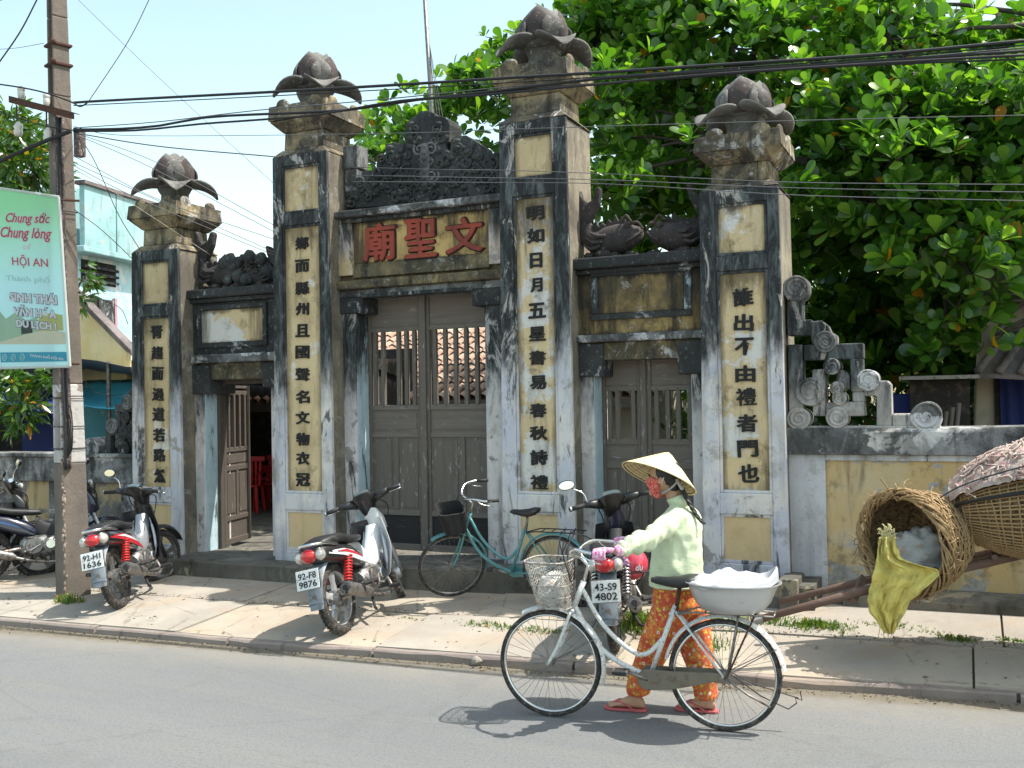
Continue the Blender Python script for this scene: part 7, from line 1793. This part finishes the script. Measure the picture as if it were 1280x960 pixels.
# --- body (one continuous surface)
b = MB(); X = Vector((1, 0, 0)); YV = Vector((0, 1, 0))
b.loft([ell(J(851, 760, WY), X, YV, .10, .14, 20), ell(J(850, 742, WY), X, YV, .115, .16, 20), ell(J(848, 715, WY), X, YV, .09, .14, 20), ell(J(848, 685, WY), X, YV, .09, .145, 20), ell(J(848, 655, WY), X, YV, .085, .155, 20), ell(J(849, 640, WY), X, YV, .06, .12, 20), ell(J(850, 632, WY), X, YV, .048, .065, 20)])
capsule(b, neck0, neck1, .052, .048)
b.ball(head+Vector((.012, 0, .03)), (.098, .076, .105), 22, 16); b.ball(head+Vector((-.03, 0, -.035)), (.062, .056, .062), 16, 12)
b.tube([head+Vector((-.098, 0, .02)), head+Vector((-.112, 0, -.012)), head+Vector((-.095, 0, -.02))], [.010, .014, .010], 8)       # nose
b.ball(head+Vector((-.088, 0, -.048)), (.014, .024, .010), 10, 6); b.ball(head+Vector((-.078, 0, -.082)), (.018, .024, .018), 10, 8)  # lips, chin
for s in (-1, 1): b.ball(head+Vector((.012, s*.078, .0)), (.018, .009, .030), 10, 8)                                                # ears
for sh, el_, wr in ((shL, elL, wrL), (shR, elR, wrR)): capsule(b, sh, el_, .052, .040); capsule(b, el_, wr, .040, .027)
for hp, kn, an in ((hipL, knL, anL), (hipR, knR, anR)):
    capsule(b, hp, kn, .082, .052); capsule(b, kn, an+Vector((0, 0, .03)), .052, .032)
def foot(b, an, toe_dir=(-1, 0, 0), heel_up=0.):
    d = Vector(toe_dir).normalized(); s = Vector((-d.y, d.x, 0)); base = Vector((an.x, an.y, 0))
    rg = []
    for t, w_, z0, z1 in ((-.055, .022, .02, .06), (-.035, .030, .014, .085), (.0, .034, .014, .105), (.05, .034, .014, .085), (.10, .042, .014, .055), (.14, .044, .014, .042), (.165, .036, .014, .034)):
        c = base+d*t; rg.append(ell(c+Vector((0, 0, (z0+z1)/2+.008)), s, (0, 0, 1), w_, (z1-z0)/2, 16, 2.4))
    b.loft(rg)
    for k in range(5):
        u = (k-2)*.0165; L = .185-.010*abs(k-1) if k else .185; L = (.188, .186, .180, .173, .162)[k]; sd = 1
        c0 = base+d*.145+s*u; b.tube([c0+Vector((0, 0, .03)), base+d*(L-.005)+s*u*1.05+Vector((0, 0, .028)), base+d*(L+.008)+s*u*1.05+Vector((0, 0, .023))], [.0105 if k else .0135, .0095 if k else .0125, .006], 8)
foot(b, anL, (-1, -.10, 0)); foot(b, anR, (-1, -.06, 0))
body = b.build('body', M_skin); remesh(body, .0075, 5); pp_(body)
for s in (-1, 1):
    e = head+Vector((-.086, s*.031, .022)); eye = pp_(_build(MB().ball(e, (.010, .013, .009), 10, 8), 'eye', plain("eye_white", (.6, .58, .55), .3) if s < 0 else bpy.data.materials["eye_white"], None, smooth=True))
    o = _build(MB().ball(e+Vector((-.006, 0, 0)), (.005, .006, .006), 8, 6), 'iris', M_ink, None, smooth=True); o.parent = eye
    pp_(_build(MB().tube([e+Vector((.004, -s*.014, .016)), e+Vector((-.006, 0, .021)), e+Vector((.008, s*.016, .017))], .003, 6), 'eyebrow', M_hair, None))
# hair: cap, bun and long plait down the back
b = MB(); b.ball(head+Vector((.028, 0, .042)), (.098, .083, .098), 20, 14); b.ball(head+Vector((.07, 0, -.02)), (.045, .060, .06), 14, 10); hair = pp_(_build(b, 'hair', M_hair, None, smooth=True))
pl0 = [J(849, 606, WY-.03), J(856, 618, WY-.05), J(864, 633, WY-.07), J(872, 646, WY-.08), J(880, 655, WY-.08)]
for s in (0, 1, 2):
    pts = []
    for k, p in enumerate(bez(pl0, 32)):
        a = k*.55+s*2.09; pts.append(p+Vector((math.cos(a)*.009, math.sin(a)*.009, 0)))
    o = _build(MB().tube(pts, [.012-.007*k/(len(pts)-1) for k in range(len(pts))], 8), 'plait', M_hair, None, smooth=True); o.parent = hair
# mask
b = MB(); rings = []
for i in range(9):
    t = i/8; z = .034-.130*t; bul = .118-.030*abs(t-.38)*2; w_ = .076-.016*t*t
    rings.append([head+Vector((-.0, 0, 0))+Vector((-bul*math.cos(a)**.8*(1-.10*t) if abs(a) < 1.57 else 0, w_*math.sin(a)*1.03, z-.016*(1-math.cos(a)))) for a in [R(-88)+R(176)*k/16 for k in range(17)]])
b.loft(rings, closed=False, caps=False)
mk = _build(b, 'face_mask', M_mask, None, smooth=True); sm = mk.modifiers.new('s', 'SOLIDIFY'); sm.thickness = .004; freeze(mk); pp_(mk)
for s in (-1, 1):
    o = _build(MB().tube([head+Vector((-.01, s*.078, -.005)), head+Vector((.02, s*.083, .01)), head+Vector((.03, s*.084, .03))], .003, 5), 'ear_loop', M_whitep, None); o.parent = mk
# hat
hc_ = J(823.5, 598, WY); nrm = (CR*.29+CU*.95+Vector((0, .30, 0))).normalized()
uu = (CR-nrm*CR.dot(nrm)).normalized(); vv = nrm.cross(uu)
def hatbuild(prof, name, mat, n=64, wob=.0):
    rings = []
    for r_, h_ in prof: rings.append([Vector((r_*math.cos(a), r_*math.sin(a), h_+wob*math.sin(a*3)*r_)) for a in [2*math.pi*k/n for k in range(n)]])
    return _build(MB().loft(rings, True, True), name, mat, None, smooth=False)
RM, HM = .255, .185
hat = empty('conical_hat', (0, 0, 0)); bpy.data.objects.remove(hat)
hat = hatbuild([(.002, HM), (.03, HM-.014), (RM*.5, HM*.53), (RM, 0), (RM-.003, -.004), (RM*.5-.002, HM*.53-.008), (.03, HM-.026), (.002, HM-.020)], 'conical_hat', M_hat)
hat.data.polygons.foreach_set('use_smooth', [True]*len(hat.data.polygons)); hat.data.set_sharp_from_angle(angle=R(40))
hat.matrix_world = Matrix(((uu.x, vv.x, nrm.x, hc_.x), (uu.y, vv.y, nrm.y, hc_.y), (uu.z, vv.z, nrm.z, hc_.z), (0, 0, 0, 1)))
HMW = hat.matrix_world.copy(); hat.parent = per; hat.matrix_parent_inverse = PI_
for k in range(14):
    t = (k+.8)/14.6; o = _build(MB().tube([(RM*t*math.cos(a), RM*t*math.sin(a), HM*(1-t)-.009) for a in [2*math.pi*q/48 for q in range(48)]], .0016 if k < 13 else .0035, 5, closed=True), 'hat_hoop', M_rattan if k < 13 else M_cartwood, None); o.parent = hat
b = MB()
for k in range(16): a = 2*math.pi*k/16; b.tube([(RM*.04*math.cos(a), RM*.04*math.sin(a), HM*.96-.010), (RM*math.cos(a), RM*math.sin(a), -.006)], .0016, 4)
o = _build(b, 'hat_ribs', M_rattan, None); o.parent = hat
# strap of the hat
M_strap = plain("grey_cloth_strap", (.40, .38, .36), .8)
b = MB(); sp_ = [J(849, 597, WY-.08), J(845, 604, WY-.085), J(836, 612, WY-.075), J(824, 618, WY-.045), J(817, 619, WY)]
rings = []
for i, p in enumerate(bez(sp_, 16)): rings.append([p+Vector((0, -.002, .008)), p+Vector((0, .002, .008)), p+Vector((0, .002, -.008)), p+Vector((0, -.002, -.008))])
b.loft(rings); pp_(_build(b, 'hat_strap', M_strap, None, smooth=True))
b = MB(); a_, c_ = J(846, 599, WY-.09), J(853, 612, WY-.10); b.tube([a_, a_.lerp(c_, .5), c_], [.016, .02, .018], 6, flat=.4); pp_(_build(b, 'strap_knot', M_strap, None))
# --- jacket
b = MB()
def TR(py, l, r, hw, p=2.3): 
    c = J((l+r)/2, py, WY); return ell(c, X, YV, (at(r, py, WY)-at(l, py, WY)).length/2, hw, 28, p)
b.loft([TR(731, 816, 877, .185), TR(727, 814, 878, .195), TR(718, 815, 877, .190), TR(700, 817, 877, .190), TR(680, 820, 876, .190), TR(662, 826, 875, .195), TR(650, 829, 873, .188), TR(641, 833, 869, .160), TR(634, 837, 863, .115), TR(629, 840, 858, .075)])
for sh, el_, wr, hn in ((shL, elL, wrL, 1), (shR, elR, wrR, 0)):
    m1 = sh.lerp(el_, .5); m2 = el_.lerp(wr, .5)
    pts = bez([sh+Vector((.01, .02*(1 if sh.y < WY else -1), .005)), m1, el_+Vector((.005, 0, -.008)), m2, wr+(el_-wr)*.12], 24); n_ = len(pts)
    rs = [.076-.016*min(1, k/(n_*.5))-.020*max(0, (k/n_-.5)*2)+.004*math.sin(k*1.7) for k in range(n_)]
    b.tube(pts, rs, 18)
    b.ball(pts[0], .080, 16, 10)
jk = b.build('jacket', M_jacket); remesh(jk, .0085, 5)
def folds(o, f):
    me = o.data; nr = [v.normal.copy() for v in me.vertices]
    for v, n_ in zip(me.vertices, nr): v.co += n_*f(v.co)
    me.update()
def jf(p):
    # cross folds on the sleeve, vertical drapes on the body
    arm = p.x < J(812, 690, WY).x or (p-elL).length < .13
    dd = (p-elL)
    k = 0.
    ax_ = (wrL-elL).normalized(); t = dd.dot(ax_)
    near = math.exp(-(min((p-elL.lerp(wrL, u/4)).length for u in range(5))/.10)**2)
    k += near*(.010*math.sin(t*80+p.z*30+3*mnoise.noise(p*9))+.010*(.4-abs(mnoise.noise(p*16))))
    k += .016*mnoise.noise(Vector((p.x*8, p.y*8, p.z*3.2)))+.008*mnoise.noise(p*17)
    ridge = abs(mnoise.noise(Vector((p.x*10+p.z*4, p.y*6, p.z*5)))); k += .010*(.3-ridge)
    return k*1.15
folds(jk, jf); pp_(jk)
# collar, hem band, cuff
b = MB(); c0 = J(849, 628, WY)
b.loft([ell(J(850, 632, WY), X, YV, .066, .075, 24), ell(J(845, 621, WY), (1, 0, .35), YV, .060, .064, 24), ell(J(845, 620, WY), (1, 0, .35), YV, .054, .058, 24), ell(J(850, 631, WY), X, YV, .056, .066, 24)]); o = _build(b, 'collar', M_jacket, None, smooth=True); o.parent = jk
o = _build(MB().tube([p for p in TR(729, 815, 878, .192)], .009, 8, closed=True), 'hem_band', M_jacket, None, smooth=True); o.parent = jk
o = _build(MB().tube([wrL+(elL-wrL)*.03, wrL+(elL-wrL)*.16], [.036, .038], 18), 'cuff', M_jacket, None, smooth=True); o.parent = jk
o = _build(MB().tube([wrR+(elR-wrR)*.03, wrR+(elR-wrR)*.16], [.036, .038], 18), 'cuff', M_jacket, None, smooth=True); o.parent = jk
o = _build(MB().tube(bez([J(845, 664, WY-.195), J(840, 690, WY-.198), J(838, 705, WY-.198), J(843, 726, WY-.198)], 12), .0025, 5), 'seam', M_jacket, None, smooth=True); o.parent = jk
# --- trousers
b = MB()
def LR(py, l, r, Y, hw): c = J((l+r)/2, py, Y); return ell(c, X, YV, (at(r, py, Y)-at(l, py, Y)).length/2, hw, 24, 2.2)
b.loft([LR(722, 822, 873, WY, .165), LR(738, 818, 876, WY, .18), LR(752, 816, 880, WY, .178), LR(764, 818, 880, WY, .165)])
b.loft([LR(745, 818, 868, 6.12, .105), LR(765, 812, 862, 6.11, .105), LR(785, 806, 852, 6.10, .100), LR(806, 800, 842, 6.10, .094), LR(826, 794, 832, 6.10, .090), LR(846, 788, 820, 6.10, .084), LR(862, 786, 812, 6.10, .078), LR(868, 787, 811, 6.10, .076)])
b.loft([LR(745, 836, 880, 6.29, .105), LR(765, 840, 884, 6.28, .105), LR(785, 846, 888, 6.27, .100), LR(806, 850, 890, 6.26, .094), LR(826, 855, 893, 6.25, .088), LR(846, 862, 895, 6.24, .080), LR(864, 868, 896, 6.24, .074), LR(872, 869, 896, 6.24, .072)])
tr_ = b.build('trousers', M_trouser); remesh(tr_, .0085, 4)
folds(tr_, lambda p: .010*(.4-abs(mnoise.noise(Vector((p.x*13, p.y*12, p.z*3.5)))))+.014*mnoise.noise(Vector((p.x*9, p.y*7, p.z*2.5)))+.007*mnoise.noise(Vector((p.x*16, p.y*14, p.z*5)))+.005*math.sin(p.z*60+4*mnoise.noise(p*5))*max(0, .45-p.z)); pp_(tr_)
# --- sandals
for an, d in ((anL, Vector((-1, -.10, 0)).normalized()), (anR, Vector((-1, -.06, 0)).normalized())):
    s = Vector((-d.y, d.x, 0)); base = Vector((an.x, an.y, 0)); out = []
    for t, w_ in ((-.070, .018), (-.055, .034), (-.02, .038), (.04, .036), (.10, .047), (.15, .050), (.185, .042), (.205, .022)): out.append((t, w_))
    pts = [base+d*t+s*w_ for t, w_ in out]+[base+d*t-s*w_ for t, w_ in reversed(out)]
    o = MB().exty([(p.x, p.y) for p in pts], .003, .019).build('sandal', M_sole, bevel=.003); pp_(o)
    for sg in (-1, 1):
        o2 = _build(MB().tube(bez([base+d*.155+Vector((0, 0, .042)), base+d*.10+s*sg*.030+Vector((0, 0, .060)), base+d*.03+s*sg*.040+Vector((0, 0, .030)), base+d*.01+s*sg*.038+Vector((0, 0, .014))], 12), .0055, 8), 'sandal_strap', M_sole, None, smooth=True); o2.parent = o
# --- gloved hands closed round the grips
gx = (WBM.to_3x3() @ (q_ if False else Vector((1, 0, 0)))).normalized()
def hand(G_, wr, side, name='glove'):
    """axis of the grip runs along x; side=-1: fingers fold over the camera side"""
    b = MB(); ax = Vector((1, .08, .03)).normalized()
    palm = [G_+Vector((.0, .012*-side, .030)), wr]
    rings = []
    for t, w_, h_ in ((0., .040, .013), (.25, .042, .017), (.55, .038, .019), (.85, .030, .020), (1.05, .028, .024)):
        c = (G_+Vector((.0, side*.020, .032))).lerp(wr, t); rings.append(ell(c, ax if t < .5 else (ax+Vector((0, -.8*side, 0))).normalized(), (0, 0, 1), w_, h_, 18, 2.5))
    b.loft(rings)
    for k, (L, r_) in enumerate(((.92, .0092), (1.0, .0098), (.98, .0096), (.86, .0086))):
        o_ = ax*(-.034+.0215*k)
        c = G_+o_; ch = [Vector((0, side*.012, .030)), Vector((0, side*.026, .024)*1), Vector((0, side*.034, .004)), Vector((0, side*.026, -.020*L)), Vector((0, side*.006, -.027*L))]
        b.tube([c+p for p in bez(ch, 12)], [r_*1.12]*5+[r_*1.02]*4+[r_*.9]*4, 9); b.ball(c+ch[-1], r_*.9, 8, 6); b.ball(c+ch[1], r_*1.15, 8, 6)
    # thumb leaves the side of the palm near its base and closes below
    th = [G_+Vector((.030, -side*.004, .026)), G_+Vector((.014, -side*.028, .018)), G_+Vector((-.010, -side*.032, -.002)), G_+Vector((-.026, -side*.018, -.020))]
    b.tube(bez(th, 12), [.0125, .0120, .0115, .0110, .0108, .0105, .0105, .0105, .0102, .010, .0098, .009, .0085], 9); b.ball(th[-1], .0088, 8, 6)
    b.tube([wr+(G_-wr)*.10, wr-(G_-wr)*.25], [.031, .036], 16)
    o = b.build(name, M_pink); remesh(o, .0036, 3, .45); return pp_(o)
hand(GL, wrL, -1); hand(GR, wrR, -1)
